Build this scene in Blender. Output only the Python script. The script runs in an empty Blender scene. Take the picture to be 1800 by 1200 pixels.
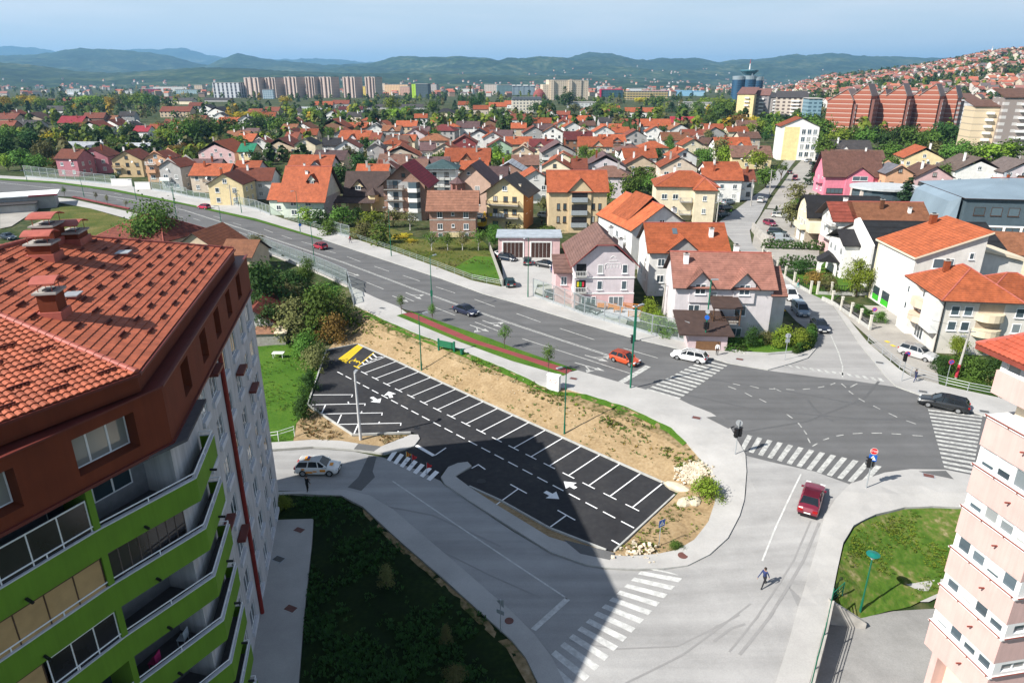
import bpy,bmesh,math,random
import numpy as np
from mathutils import Vector,Matrix
from mathutils.geometry import delaunay_2d_cdt
random.seed(7)
R=math.radians
scene=bpy.context.scene
col=scene.collection
CAM_H=34.0
PITCH=math.atan(460/1200)
cam_d=bpy.data.cameras.new('camera');cam=bpy.data.objects.new('camera',cam_d);col.objects.link(cam)
cam_d.sensor_width=36;cam_d.lens=24.0;cam_d.clip_start=0.5;cam_d.clip_end=60000
cam.location=(0,0,CAM_H);cam.rotation_euler=(math.pi/2-PITCH,0,0)
scene.camera=cam
SUN_AZ,SUN_EL=R(62),R(41)
S=Vector((-math.sin(SUN_AZ)*math.cos(SUN_EL),-math.cos(SUN_AZ)*math.cos(SUN_EL),math.sin(SUN_EL)))
sun_d=bpy.data.lights.new('sun','SUN');sun=bpy.data.objects.new('sun',sun_d);col.objects.link(sun)
sun_d.energy=4.8;sun_d.angle=R(0.5);sun_d.color=(1.0,0.955,0.88)
sun.rotation_euler=(-S).to_track_quat('-Z','Y').to_euler();sun.location=(-60,-40,90)
world=bpy.data.worlds.new('World');scene.world=world;world.use_nodes=True
wn=world.node_tree.nodes;wl=world.node_tree.links
bg=wn['Background']
sky=wn.new('ShaderNodeTexSky');sky.sky_type='NISHITA';sky.sun_disc=False
sky.sun_elevation=SUN_EL;sky.sun_rotation=math.atan2(S.x,S.y);sky.altitude=500
sky.air_density=1.0;sky.dust_density=0.6;sky.ozone_density=1.6
tc=wn.new('ShaderNodeTexCoord');mp=wn.new('ShaderNodeMapping');mp.inputs['Scale'].default_value=(1.6,2.2,14)
nz=wn.new('ShaderNodeTexNoise');nz.inputs['Scale'].default_value=2.3;nz.inputs['Detail'].default_value=6
rp=wn.new('ShaderNodeValToRGB');rp.color_ramp.elements[0].position=0.44;rp.color_ramp.elements[1].position=0.7
rp.color_ramp.elements[1].color=(0.5,0.5,0.5,1)
mx=wn.new('ShaderNodeMixRGB');mx.inputs['Color2'].default_value=(7.1,8.2,8.9,1)
wl.new(tc.outputs['Generated'],mp.inputs['Vector']);wl.new(mp.outputs['Vector'],nz.inputs['Vector'])
wl.new(nz.outputs['Fac'],rp.inputs['Fac'])
sz=wn.new('ShaderNodeSeparateXYZ');wl.new(tc.outputs['Generated'],sz.inputs[0])
lo=wn.new('ShaderNodeMapRange');lo.interpolation_type='SMOOTHSTEP';lo.inputs['From Min'].default_value=0.0;lo.inputs['From Max'].default_value=0.5
lo.inputs['To Min'].default_value=1.0;lo.inputs['To Max'].default_value=0.0;wl.new(sz.outputs['Z'],lo.inputs['Value'])
am=wn.new('ShaderNodeMath');am.operation='MULTIPLY_ADD';am.use_clamp=True;am.inputs[1].default_value=0.2;wl.new(rp.outputs['Color'],am.inputs[0]);wl.new(lo.outputs['Result'],am.inputs[2]);wl.new(am.outputs[0],mx.inputs['Fac'])
wl.new(sky.outputs['Color'],mx.inputs['Color1']);m2=wn.new('ShaderNodeMixRGB');m2.inputs['Color2'].default_value=(9.0,9.3,9.6,1);wl.new(mx.outputs['Color'],m2.inputs['Color1']);wl.new(rp.outputs['Color'],m2.inputs['Fac']);wl.new(m2.outputs['Color'],
bg.inputs['Color'])
bg.inputs['Strength'].default_value=0.06
scene.view_settings.view_transform='Standard';scene.view_settings.look='None'
scene.view_settings.exposure=0.85;scene.view_settings.gamma=1.0
scene.cycles.max_bounces=5;scene.cycles.diffuse_bounces=3;scene.cycles.transparent_max_bounces=8
scene.cycles.volume_bounces=0;scene.cycles.use_denoising=True
cP,sP=math.cos(PITCH),math.sin(PITCH)
def ray(px,py):
 u=(px-900)/1200;v=(py-600)/1200
 return u,cP-v*sP,-sP-v*cP
def P(px,py,z=0.0):
 r=ray(px,py);t=(z-CAM_H)/r[2]
 return Vector((r[0]*t,r[1]*t,z))
def PY(px,py,y):
 r=ray(px,py);t=y/r[1]
 return Vector((r[0]*t,y,CAM_H+r[2]*t))
def depth(p):return p[1]*cP-(p[2]-CAM_H)*sP
class MB:
 def __init__(s):s.v=[];s.f=[];s.m=[]
 def face(s,pts,m=0):
  i=len(s.v);s.v+=[tuple(p)for p in pts];s.f.append(tuple(range(i,i+len(pts))));s.m.append(m)
 def box(s,x0,x1,y0,y1,z0,z1,m=0,top=None):
  a=[(x0,y0,z0),(x1,y0,z0),(x1,y1,z0),(x0,y1,z0),(x0,y0,z1),(x1,y0,z1),(x1,y1,z1),(x0,y1,z1)]
  s.hexa(a,m,top)
 def hexa(s,a,m=0,top=None):
  i=len(s.v);s.v+=[tuple(p)for p in a]
  for k,q in enumerate(((3,2,1,0),(4,5,6,7),(0,1,5,4),(1,2,6,5),(2,3,7,6),(3,0,4,7))):
   s.f.append(tuple(i+j for j in q));s.m.append(top if(k==1 and top is not None)else m)
 def prism(s,poly,z0,z1,m=0,top=None,cap=True):
  n=len(poly);i=len(s.v)
  s.v+=[(p[0],p[1],z0)for p in poly]+[(p[0],p[1],z1)for p in poly]
  for k in range(n):
   j=(k+1)%n;s.f.append((i+k,i+j,i+n+j,i+n+k));s.m.append(m)
  if cap:
   s.f.append(tuple(i+n+k for k in range(n)));s.m.append(m if top is None else top)
   s.f.append(tuple(i+k for k in reversed(range(n))));s.m.append(m)
 def tube(s,p0,p1,r0,r1=None,n=8,m=0,cap=True):
  r1=r0 if r1 is None else r1
  p0=Vector(p0);p1=Vector(p1);d=(p1-p0)
  if d.length<1e-6:return
  d.normalize();a=d.orthogonal().normalized();b=d.cross(a);i=len(s.v)
  for q,r in((p0,r0),(p1,r1)):
   for k in range(n):
    t=2*math.pi*k/n;s.v.append(tuple(q+a*(r*math.cos(t))+b*(r*math.sin(t))))
  for k in range(n):
   j=(k+1)%n;s.f.append((i+k,i+j,i+n+j,i+n+k));s.m.append(m)
  if cap:
   s.f.append(tuple(i+k for k in reversed(range(n))));s.m.append(m)
   s.f.append(tuple(i+n+k for k in range(n)));s.m.append(m)
 def lathe(s,prof,n=16,m=0,c=(0,0)):
  i=len(s.v)
  for r,z in prof:
   for k in range(n):
    t=2*math.pi*k/n;s.v.append((c[0]+r*math.cos(t),c[1]+r*math.sin(t),z))
  for q in range(len(prof)-1):
   for k in range(n):
    j=(k+1)%n;s.f.append((i+q*n+k,i+q*n+j,i+(q+1)*n+j,i+(q+1)*n+k));s.m.append(m)
 def beam(s,p0,p1,w,h,m=0):
  """bar of width w (horizontal) and height h, centred on p0-p1"""
  p0=Vector(p0);p1=Vector(p1);d=p1-p0
  if d.length<1e-6:return
  up=Vector((0,0,1));sd=d.cross(up)
  if sd.length<1e-6:sd=Vector((1,0,0))
  sd.normalize();u2=sd.cross(d).normalized();a=sd*w/2;b=u2*h/2
  s.hexa([p0-a-b,p0+a-b,p1+a-b,p1-a-b,p0-a+b,p0+a+b,p1+a+b,p1-a+b],m)
 def mesh(s,name,mats,smooth=False):
  me=bpy.data.meshes.new(name);me.from_pydata(s.v,[],s.f)
  for mt in(mats if isinstance(mats,(list,tuple))else[mats]):me.materials.append(mt)
  if len(me.polygons):me.polygons.foreach_set('material_index',s.m)
  if smooth:me.polygons.foreach_set('use_smooth',[True]*len(me.polygons))
  me.update();return me
 def build(s,name,mats,parent=None,smooth=False,fix=True):
  me=s.mesh(name,mats,smooth)
  if fix:
   bm=bmesh.new();bm.from_mesh(me);bmesh.ops.recalc_face_normals(bm,faces=bm.faces);bm.to_mesh(me);bm.free()
  return link(name,me,parent)
def link(name,me,parent=None,loc=None,rz=None):
 o=bpy.data.objects.new(name,me);col.objects.link(o)
 if parent is not None:o.parent=parent
 if loc is not None:o.location=loc
 if rz is not None:o.rotation_euler=(0,0,rz)
 return o
def tag(o,label,cat,group=None):
 o['label']=label;o['category']=cat
 if group:o['group']=group
 return o
def thing(name,label,cat,loc=(0,0,0),rz=0.0,group=None):
 o=bpy.data.objects.new(name,None);col.objects.link(o);o.empty_display_size=0.3
 o.location=loc;o.rotation_euler=(0,0,rz);return tag(o,label,cat,group)
def struct(o,kind='structure'):o['kind']=kind;return o
def copy_tree(o,parent=None):
 c=o.copy();col.objects.link(c);c.parent=parent
 for ch in o.children:copy_tree(ch,c)
 return c
_mc={}
def nodes(name):
 m=bpy.data.materials.new(name);m.use_nodes=True
 nt=m.node_tree;return m,nt.nodes,nt.links,nt.nodes['Principled BSDF']
def mat(name,c,rough=0.8,var=0.12,scale=3.0,metal=0.0,bump=0.0,bscale=40.0,rnd=0.0,spec=0.3,coat=0.0,streak=0.0):
 key=(name,tuple(c),rough,var,scale)
 if key in _mc:return _mc[key]
 m,n,l,b=nodes(name)
 tc=n.new('ShaderNodeTexCoord');nz=n.new('ShaderNodeTexNoise');nz.inputs['Scale'].default_value=scale
 nz.inputs['Detail'].default_value=5;l.new(tc.outputs['Object'],nz.inputs['Vector'])
 rp=n.new('ShaderNodeValToRGB');e=rp.color_ramp.elements
 e[0].position=0.3;e[1].position=0.7
 e[0].color=(*[max(0,x*(1-var))for x in c],1);e[1].color=(*[min(1,x*(1+var))for x in c],1)
 l.new(nz.outputs['Fac'],rp.inputs['Fac']);out=rp.outputs['Color']
 if rnd:
  oi=n.new('ShaderNodeObjectInfo');hs=n.new('ShaderNodeHueSaturation')
  mr=n.new('ShaderNodeMapRange');mr.inputs['To Min'].default_value=1-rnd;mr.inputs['To Max'].default_value=1+rnd
  l.new(oi.outputs['Random'],mr.inputs['Value']);l.new(mr.outputs['Result'],hs.inputs['Value'])
  mr2=n.new('ShaderNodeMapRange');mr2.inputs['To Min'].default_value=0.5-rnd*0.08;mr2.inputs['To Max'].default_value=0.5+rnd*0.08
  wn_=n.new('ShaderNodeTexWhiteNoise');wn_.noise_dimensions='1D';l.new(oi.outputs['Random'],wn_.inputs['W'])
  l.new(wn_.outputs['Value'],mr2.inputs['Value']);l.new(mr2.outputs['Result'],hs.inputs['Hue'])
  l.new(out,hs.inputs['Color']);out=hs.outputs['Color']
 if streak:
  ms=n.new('ShaderNodeMapping');ms.inputs['Scale'].default_value=(2.2,2.2,0.10);l.new(tc.outputs['Object'],ms.inputs['Vector'])
  ns=n.new('ShaderNodeTexNoise');ns.inputs['Scale'].default_value=1.6;ns.inputs['Detail'].default_value=7;ns.inputs['Roughness'].default_value=0.7;l.new(ms.outputs['Vector'],ns.inputs['Vector'])
  mr3=n.new('ShaderNodeMapRange');mr3.inputs['From Min'].default_value=0.35;mr3.inputs['From Max'].default_value=0.6;mr3.inputs['To Min'].default_value=1-streak;mr3.inputs['To Max'].default_value=1.0;l.new(ns.outputs['Fac'],
mr3.inputs['Value'])
  h3=n.new('ShaderNodeHueSaturation');l.new(out,h3.inputs['Color']);l.new(mr3.outputs['Result'],h3.inputs['Value']);out=h3.outputs['Color']
 l.new(out,b.inputs['Base Color'])
 b.inputs['Roughness'].default_value=rough;b.inputs['Metallic'].default_value=metal
 b.inputs['Specular IOR Level'].default_value=spec
 if coat:b.inputs['Coat Weight'].default_value=coat;b.inputs['Coat Roughness'].default_value=0.06
 if bump:
  n2=n.new('ShaderNodeTexNoise');n2.inputs['Scale'].default_value=bscale;n2.inputs['Detail'].default_value=3
  bp=n.new('ShaderNodeBump');bp.inputs['Strength'].default_value=bump;bp.inputs['Distance'].default_value=0.05
  l.new(tc.outputs['Object'],n2.inputs['Vector']);l.new(n2.outputs['Fac'],bp.inputs['Height']);l.new(bp.outputs['Normal'],b.inputs['Normal'])
 _mc[key]=m;return m
def wallm(c):return mat('plaster',c,0.9,0.10,0.8,bump=0.15,bscale=12,streak=0.07)
def roofm(c,course=0.36):
 """tiled roof: courses follow height, tiles follow the plan"""
 key=('roof',tuple(c),course)
 if key in _mc:return _mc[key]
 m,n,l,b=nodes('roof_tiles')
 tc=n.new('ShaderNodeTexCoord');sp=n.new('ShaderNodeSeparateXYZ');l.new(tc.outputs['Object'],sp.inputs[0])
 mz=n.new('ShaderNodeMath');mz.operation='MULTIPLY';mz.inputs[1].default_value=1/(course*0.55);l.new(sp.outputs['Z'],mz.inputs[0])
 fr=n.new('ShaderNodeMath');fr.operation='FRACT';l.new(mz.outputs[0],fr.inputs[0])
 nz=n.new('ShaderNodeTexNoise');nz.inputs['Scale'].default_value=0.7;nz.inputs['Detail'].default_value=8;nz.inputs['Roughness'].default_value=0.7
 l.new(tc.outputs['Object'],nz.inputs['Vector'])
 vo=n.new('ShaderNodeTexVoronoi');vo.inputs['Scale'].default_value=2.6;l.new(tc.outputs['Object'],vo.inputs['Vector'])
 rp=n.new('ShaderNodeValToRGB');e=rp.color_ramp.elements;e[0].position=0.3;e[1].position=0.72
 e[0].color=(*[x*0.62 for x in c],1);e[1].color=(*[min(1,x*1.2)for x in c],1);l.new(nz.outputs['Fac'],rp.inputs['Fac'])
 hs=n.new('ShaderNodeHueSaturation');mrv=n.new('ShaderNodeMapRange');mrv.inputs['To Min'].default_value=0.86;mrv.inputs['To Max'].default_value=1.12
 l.new(vo.outputs['Color'],mrv.inputs['Value']);l.new(mrv.outputs['Result'],hs.inputs['Value']);l.new(rp.outputs['Color'],hs.inputs['Color'])
 st=n.new('ShaderNodeMath');st.operation='LESS_THAN';st.inputs[1].default_value=0.16;l.new(fr.outputs[0],st.inputs[0])
 mx=n.new('ShaderNodeMixRGB');mx.blend_type='MULTIPLY';mx.inputs['Color2'].default_value=(0.6,0.55,0.55,1)
 l.new(st.outputs[0],mx.inputs['Fac']);l.new(hs.outputs['Color'],mx.inputs['Color1'])
 oi=n.new('ShaderNodeObjectInfo');h2=n.new('ShaderNodeHueSaturation');mr=n.new('ShaderNodeMapRange')
 mr.inputs['To Min'].default_value=0.62;mr.inputs['To Max'].default_value=1.12
 l.new(oi.outputs['Random'],mr.inputs['Value']);l.new(mr.outputs['Result'],h2.inputs['Value']);l.new(mx.outputs['Color'],h2.inputs['Color'])
 l.new(h2.outputs['Color'],b.inputs['Base Color']);b.inputs['Roughness'].default_value=0.75;b.inputs['Specular IOR Level'].default_value=0.25
 bp=n.new('ShaderNodeBump');bp.inputs['Strength'].default_value=0.5;bp.inputs['Distance'].default_value=0.05
 l.new(fr.outputs[0],bp.inputs['Height']);l.new(bp.outputs['Normal'],b.inputs['Normal'])
 _mc[key]=m;return m
def brickm(c,mortar=(0.35,0.32,0.29),s=1.0):
 key=('brick',tuple(c),s)
 if key in _mc:return _mc[key]
 m,n,l,b=nodes('brickwork')
 tc=n.new('ShaderNodeTexCoord');sp=n.new('ShaderNodeSeparateXYZ');l.new(tc.outputs['Object'],sp.inputs[0])
 ad=n.new('ShaderNodeMath');l.new(sp.outputs['X'],ad.inputs[0]);l.new(sp.outputs['Y'],ad.inputs[1])
 cb=n.new('ShaderNodeCombineXYZ');l.new(ad.outputs[0],cb.inputs['X']);l.new(sp.outputs['Z'],cb.inputs['Y'])
 br=n.new('ShaderNodeTexBrick');br.inputs['Scale'].default_value=2.2*s;l.new(cb.outputs[0],br.inputs['Vector'])
 br.inputs['Color1'].default_value=(*c,1);br.inputs['Color2'].default_value=(*[x*0.72 for x in c],1);br.inputs['Mortar'].default_value=(*mortar,1)
 br.inputs['Mortar Size'].default_value=0.025
 nz=n.new('ShaderNodeTexNoise');nz.inputs['Scale'].default_value=0.6;l.new(tc.outputs['Object'],nz.inputs['Vector'])
 mr=n.new('ShaderNodeMapRange');mr.inputs['To Min'].default_value=0.75;mr.inputs['To Max'].default_value=1.25;l.new(nz.outputs['Fac'],mr.inputs['Value'])
 hs=n.new('ShaderNodeHueSaturation');l.new(br.outputs['Color'],hs.inputs['Color']);l.new(mr.outputs['Result'],hs.inputs['Value'])
 l.new(hs.outputs['Color'],b.inputs['Base Color']);b.inputs['Roughness'].default_value=0.9
 _mc[key]=m;return m
def groundm(name,stops,scale=0.2,fine=3.0,rough=0.95,bump=0.4,bscale=6.0,mixf=0.45):
 """ground cover: colours by position along two noises"""
 if name in _mc:return _mc[name]
 m,n,l,b=nodes(name)
 tc=n.new('ShaderNodeTexCoord')
 a=n.new('ShaderNodeTexNoise');a.inputs['Scale'].default_value=scale;a.inputs['Detail'].default_value=8;a.inputs['Roughness'].default_value=0.65
 f=n.new('ShaderNodeTexNoise');f.inputs['Scale'].default_value=fine;f.inputs['Detail'].default_value=4
 l.new(tc.outputs['Object'],a.inputs['Vector']);l.new(tc.outputs['Object'],f.inputs['Vector'])
 mm=n.new('ShaderNodeMixRGB');mm.inputs['Fac'].default_value=mixf;l.new(a.outputs['Fac'],mm.inputs['Color1']);l.new(f.outputs['Fac'],mm.inputs['Color2'])
 rp=n.new('ShaderNodeValToRGB');el=rp.color_ramp.elements
 while len(el)<len(stops):el.new(0.5)
 for k,(p,c)in enumerate(stops):el[k].position=p;el[k].color=(*c,1)
 l.new(mm.outputs['Color'],rp.inputs['Fac']);l.new(rp.outputs['Color'],b.inputs['Base Color'])
 b.inputs['Roughness'].default_value=rough;b.inputs['Specular IOR Level'].default_value=0.15
 bp=n.new('ShaderNodeBump');bp.inputs['Strength'].default_value=bump;bp.inputs['Distance'].default_value=0.12
 n2=n.new('ShaderNodeTexNoise');n2.inputs['Scale'].default_value=bscale;n2.inputs['Detail'].default_value=4;l.new(tc.outputs['Object'],n2.inputs['Vector'])
 l.new(n2.outputs['Fac'],bp.inputs['Height']);l.new(bp.outputs['Normal'],b.inputs['Normal'])
 _mc[name]=m;return m
def asphaltm(name,c,stain=0.35,streak=None,grain=0.2):
 """worn asphalt: large stains, tyre streaks along a direction, fine grain"""
 if name in _mc:return _mc[name]
 m,n,l,b=nodes(name)
 tc=n.new('ShaderNodeTexCoord')
 a=n.new('ShaderNodeTexNoise');a.inputs['Scale'].default_value=0.16;a.inputs['Detail'].default_value=9;a.inputs['Roughness'].default_value=0.7
 l.new(tc.outputs['Object'],a.inputs['Vector'])
 mp=n.new('ShaderNodeMapping');mp.inputs['Rotation'].default_value=(0,0,-(streak or 0));mp.inputs['Scale'].default_value=(0.03,0.75,1)
 l.new(tc.outputs['Object'],mp.inputs['Vector'])
 s=n.new('ShaderNodeTexNoise');s.inputs['Scale'].default_value=1.0;s.inputs['Detail'].default_value=5;l.new(mp.outputs['Vector'],s.inputs['Vector'])
 mm=n.new('ShaderNodeMixRGB');mm.inputs['Fac'].default_value=0.5 if streak is not None else 0.15
 l.new(a.outputs['Fac'],mm.inputs['Color1']);l.new(s.outputs['Fac'],mm.inputs['Color2'])
 rp=n.new('ShaderNodeValToRGB');e=rp.color_ramp.elements;e[0].position=0.33;e[1].position=0.68
 e[0].color=(*[x*(1-stain)for x in c],1);e[1].color=(*[x*(1+stain)for x in c],1);l.new(mm.outputs['Color'],rp.inputs['Fac'])
 g=n.new('ShaderNodeTexNoise');g.inputs['Scale'].default_value=9;g.inputs['Detail'].default_value=6;g.inputs['Roughness'].default_value=0.8;l.new(tc.outputs['Object'],g.inputs['Vector'])
 mr=n.new('ShaderNodeMapRange');mr.inputs['From Min'].default_value=0.3;mr.inputs['From Max'].default_value=0.7
 mr.inputs['To Min'].default_value=1-grain;mr.inputs['To Max'].default_value=1+grain;l.new(g.outputs['Fac'],mr.inputs['Value'])
 hs=n.new('ShaderNodeHueSaturation');l.new(rp.outputs['Color'],hs.inputs['Color']);l.new(mr.outputs['Result'],hs.inputs['Value'])
 l.new(hs.outputs['Color'],b.inputs['Base Color']);b.inputs['Roughness'].default_value=0.85;b.inputs['Specular IOR Level'].default_value=0.3
 _mc[name]=m;return m
def paintm(name,c,worn=0.35,under=(0.12,0.12,0.12)):
 if name in _mc:return _mc[name]
 m,n,l,b=nodes(name)
 tc=n.new('ShaderNodeTexCoord');a=n.new('ShaderNodeTexNoise');a.inputs['Scale'].default_value=2.2;a.inputs['Detail'].default_value=9;a.inputs['Roughness'].default_value=0.75
 l.new(tc.outputs['Object'],a.inputs['Vector'])
 rp=n.new('ShaderNodeValToRGB');e=rp.color_ramp.elements;e[0].position=0.25+worn*0.25;e[1].position=0.45+worn*0.3
 e[0].color=(*[x*0.35+y*0.65 for x,y in zip(c,under)],1);e[1].color=(*c,1)
 l.new(a.outputs['Fac'],rp.inputs['Fac']);l.new(rp.outputs['Color'],b.inputs['Base Color']);b.inputs['Roughness'].default_value=0.7
 _mc[name]=m;return m
def glassm(name='window_glass',c=(0.03,0.045,0.055),rough=0.08):
 key=(name,c)
 if key in _mc:return _mc[key]
 m,n,l,b=nodes(name)
 oi=n.new('ShaderNodeObjectInfo');rp=n.new('ShaderNodeValToRGB');e=rp.color_ramp.elements
 e[0].color=(*c,1);e[1].position=0.75;e[1].color=(*[x*2.6+0.02 for x in c],1)
 e.new(0.9).color=(0.34,0.35,0.34,1)
 l.new(oi.outputs['Random'],rp.inputs['Fac']);l.new(rp.outputs['Color'],b.inputs['Base Color'])
 b.inputs['Roughness'].default_value=rough;b.inputs['Specular IOR Level'].default_value=0.6
 _mc[key]=m;return m
def clearm(name='clear_panel',tint=(0.94,0.97,0.96),op=0.07):
 if name in _mc:return _mc[name]
 m,n,l,b=nodes(name)
 tr=n.new('ShaderNodeBsdfTransparent');tr.inputs['Color'].default_value=(*tint,1)
 ms=n.new('ShaderNodeMixShader');ms.inputs['Fac'].default_value=op
 b.inputs['Base Color'].default_value=(0.5,0.6,0.58,1);b.inputs['Roughness'].default_value=0.1
 l.new(tr.outputs[0],ms.inputs[1]);l.new(b.outputs[0],ms.inputs[2]);l.new(ms.outputs[0],n['Material Output'].inputs['Surface'])
 _mc[name]=m;return m
def leafm(name,c,var=0.45,autumn=None):
 if name in _mc:return _mc[name]
 m,n,l,b=nodes(name)
 tc=n.new('ShaderNodeTexCoord');a=n.new('ShaderNodeTexNoise');a.inputs['Scale'].default_value=0.9;a.inputs['Detail'].default_value=7;a.inputs['Roughness'].default_value=0.75
 l.new(tc.outputs['Object'],a.inputs['Vector'])
 rp=n.new('ShaderNodeValToRGB');e=rp.color_ramp.elements;e[0].position=0.3;e[1].position=0.7
 e[0].color=(*[x*(1-var)for x in c],1);e[1].color=(*[min(1,x*(1+var))for x in c],1)
 if autumn:q=e.new(0.8);q.color=(*autumn,1)
 l.new(a.outputs['Fac'],rp.inputs['Fac'])
 oi=n.new('ShaderNodeObjectInfo');hs=n.new('ShaderNodeHueSaturation');mr=n.new('ShaderNodeMapRange');mr.inputs['To Min'].default_value=0.7;mr.inputs['To Max'].default_value=1.3
 mh=n.new('ShaderNodeMapRange');mh.inputs['To Min'].default_value=0.478;mh.inputs['To Max'].default_value=0.515
 l.new(oi.outputs['Random'],mr.inputs['Value']);l.new(oi.outputs['Random'],mh.inputs['Value'])
 l.new(mr.outputs['Result'],hs.inputs['Value']);l.new(mh.outputs['Result'],hs.inputs['Hue']);l.new(rp.outputs['Color'],hs.inputs['Color'])
 l.new(hs.outputs['Color'],b.inputs['Base Color']);b.inputs['Roughness'].default_value=0.7;b.inputs['Specular IOR Level'].default_value=0.15
 tl=n.new('ShaderNodeBsdfTranslucent');l.new(hs.outputs['Color'],tl.inputs['Color'])
 ms=n.new('ShaderNodeMixShader');ms.inputs['Fac'].default_value=0.25
 l.new(b.outputs[0],ms.inputs[1]);l.new(tl.outputs[0],ms.inputs[2]);l.new(ms.outputs[0],n['Material Output'].inputs['Surface'])
 _mc[name]=m;return m
WHITE=mat('white_paint',(0.78,0.78,0.76),0.6,0.05,1.5)
PVC=mat('white_frame',(0.8,0.8,0.8),0.4,0.04,4)
GLASS=glassm()
GREYM=mat('grey_metal',(0.38,0.40,0.42),0.45,0.1,2,metal=0.3)
STEEL=mat('galvanised_steel',(0.5,0.53,0.55),0.4,0.1,3,metal=0.6)
GREENM=mat('green_paint',(0.01,0.13,0.075),0.4,0.1,3)
BLACK=mat('black_plastic',(0.015,0.015,0.017),0.4,0.1,3)
CONC=mat('concrete',(0.38,0.36,0.33),0.9,0.22,1.2,bump=0.2)
WOOD=mat('brown_wood',(0.09,0.05,0.03),0.7,0.3,4)
DARKWOOD=mat('dark_fascia',(0.05,0.032,0.028),0.7,0.2,3)
# terrain height
X0,X1,Y0,Y1=-90,84,6,150
NX,NY=X1-X0+1,Y1-Y0+1
gz=np.zeros((NY,NX));fixed=np.zeros((NY,NX),bool)
GX,GY=np.meshgrid(np.arange(X0,X1+1),np.arange(Y0,Y1+1))
def inside(poly,x,y):
 r=np.zeros(np.shape(x),bool);n=len(poly);j=n-1
 for i in range(n):
  xi,yi=poly[i][0],poly[i][1];xj,yj=poly[j][0],poly[j][1]
  if yi!=yj:
   c=((yi>y)!=(yj>y))&(x<(xj-xi)*(y-yi)/(yj-yi)+xi);r^=c
  j=i
 return r
def fixpoly(px,z):
 m=inside([P(a,b,z)for a,b in px],GX,GY);gz[m]=z;fixed[m]=True
def fixline(pts):
 for(a,b,z0),(c,d,z1)in zip(pts,pts[1:]):
  p,q=P(a,b,z0),P(c,d,z1);n=max(2,int((q-p).length*2))
  for k in range(n+1):
   t=k/n;w=p.lerp(q,t);i,j=int(round(w.y-Y0)),int(round(w.x-X0))
   if 0<=i<NY and 0<=j<NX:gz[i,j]=w.z;fixed[i,j]=True
ROAD_N=[(-260,300),(0,314),(100,321),(200,334),(300,354),(400,375),(450,386),(570,422),(675,457),(775,490),(850,517),(900,531),(1025,569),(1117,596),(1181,611),(1242,627),(1280,639),(1350,651),(1432,662),(1500,669),(1575,
680),(1620,696),(1725,730),(1810,752),(1900,775)]
ROAD_S=[(1900,852),(1800,846),(1706,836),(1661,827),(1600,826),(1555,832),(1525,842),(1495,851),(1432,828),(1350,810),(1311,800),(1302,785),(1280,747),(1250,727),(1212,712),(1192,702),(1085,672),(1015,652),(900,611),(800,
575),(722,547),(700,540),(662,525),(617,505),(560,480),(450,440),(333,404),(225,366),(125,346),(75,344),(0,338),(-260,322)]
LOT=[(574,617),(629,604),(696,635),(776,673),(872,717),(987,769),(1054,799),(1126,831),(1197,858),(1080,968),(1067,967),(965,928),(880,880),(825,855),(800,838),(829,822),(830,815),(822,813),(805,815),(788,822),(775,833),
(775,845),(735,826),(675,804),(700,796),(728,785),(738,772),(735,764),(725,760),(620,764),(541,713)]
LOW=[(380,795),(462,793),(550,787),(622,792),(675,804),(775,845),(782,852),(820,878),(900,931),(967,971),(1028,993),(1065,999),(1121,1001),(1150,1080),(1040,1260),(950,1260),(860,1050),(760,960),(690,897),(607,862),(462,
862),(380,850)]
fixpoly(ROAD_N+ROAD_S,0.0)
fixpoly([(617,505),(662,525),(700,540),(722,547),(900,611),(1015,652),(1085,672),(1192,702),(1212,712),(1250,727),(1280,747),(1250,760),(1200,742),(1100,707),(1000,680),(970,690),(900,655),(800,613),(740,590),(640,548)],
0.0)
m=(GY>140);gz[m]=0;fixed|=m
for poly,z in((LOT,-2.0),(LOW,-2.0)):fixpoly(poly,z)
fixpoly([(440,590),(545,590),(575,620),(545,715),(530,765),(440,775)],-2.3)
fixline([(602,560,-0.9),(620,585,-1.7),(574,612,-2)])
fixline([(450,560,-2.3),(520,540,-2.2),(590,530,-2.0)])
fixline([(640,555,0.05),(740,592,0.05),(900,657,0.05),(1000,688,0.05),(1100,712,0),(1180,742,-0.1),(1228,780,-0.25),(1250,815,-0.5),(1262,850,-0.8),(1262,890,-1.1),(1240,930,-1.5),(1180,970,-1.85),(1120,988,-2.0),(1080,992,
-2.0)])
fixline([(1302,790,0),(1318,850,-0.35),(1310,900,-0.85),(1280,950,-1.35),(1240,982,-1.7),(1180,1000,-1.95)])
fixline([(1480,860,0),(1460,910,-0.4),(1440,960,-0.85),(1422,1010,-1.25),(1403,1067,-1.6),(1385,1133,-1.95),(1366,1192,-2.2),(1340,1290,-2.5)])
fixline([(1550,860,0),(1500,915,-0.35),(1480,960,-0.8),(1468,1010,-1.2),(1459,1055,-1.55)])
fixpoly([(1700,700),(1900,760),(1900,840),(1700,836)],0.0)
fixline([(1500,870,0),(1600,862,0),(1760,870,0)])
RW=[P(1461,1060,-1.5),P(1448,1120,-1.8),P(1432,1180,-2.05),P(1408,1280,-2.4),P(1380,1400,-2.6)]
rwx=np.interp(GY,[p.y for p in RW[::-1]],[p.x for p in RW[::-1]]);rwz=np.interp(GY,[p.y for p in RW[::-1]],[p.z for p in RW[::-1]])
CY=inside([P(a,b,-3.4)for a,b in((1440,1040),(1525,1085),(1690,1030),(1900,1100),(1900,1500),(1300,1500),(1350,1200))],GX,GY)&(GX>rwx-0.6)&(GY<RW[0].y+0.5)
gz[CY]=-3.7;fixed|=CY
m=(GX<=rwx-0.6)&(GX>rwx-4.4)&(GY<RW[0].y+0.3);gz[m]=rwz[m];fixed|=m
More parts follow.
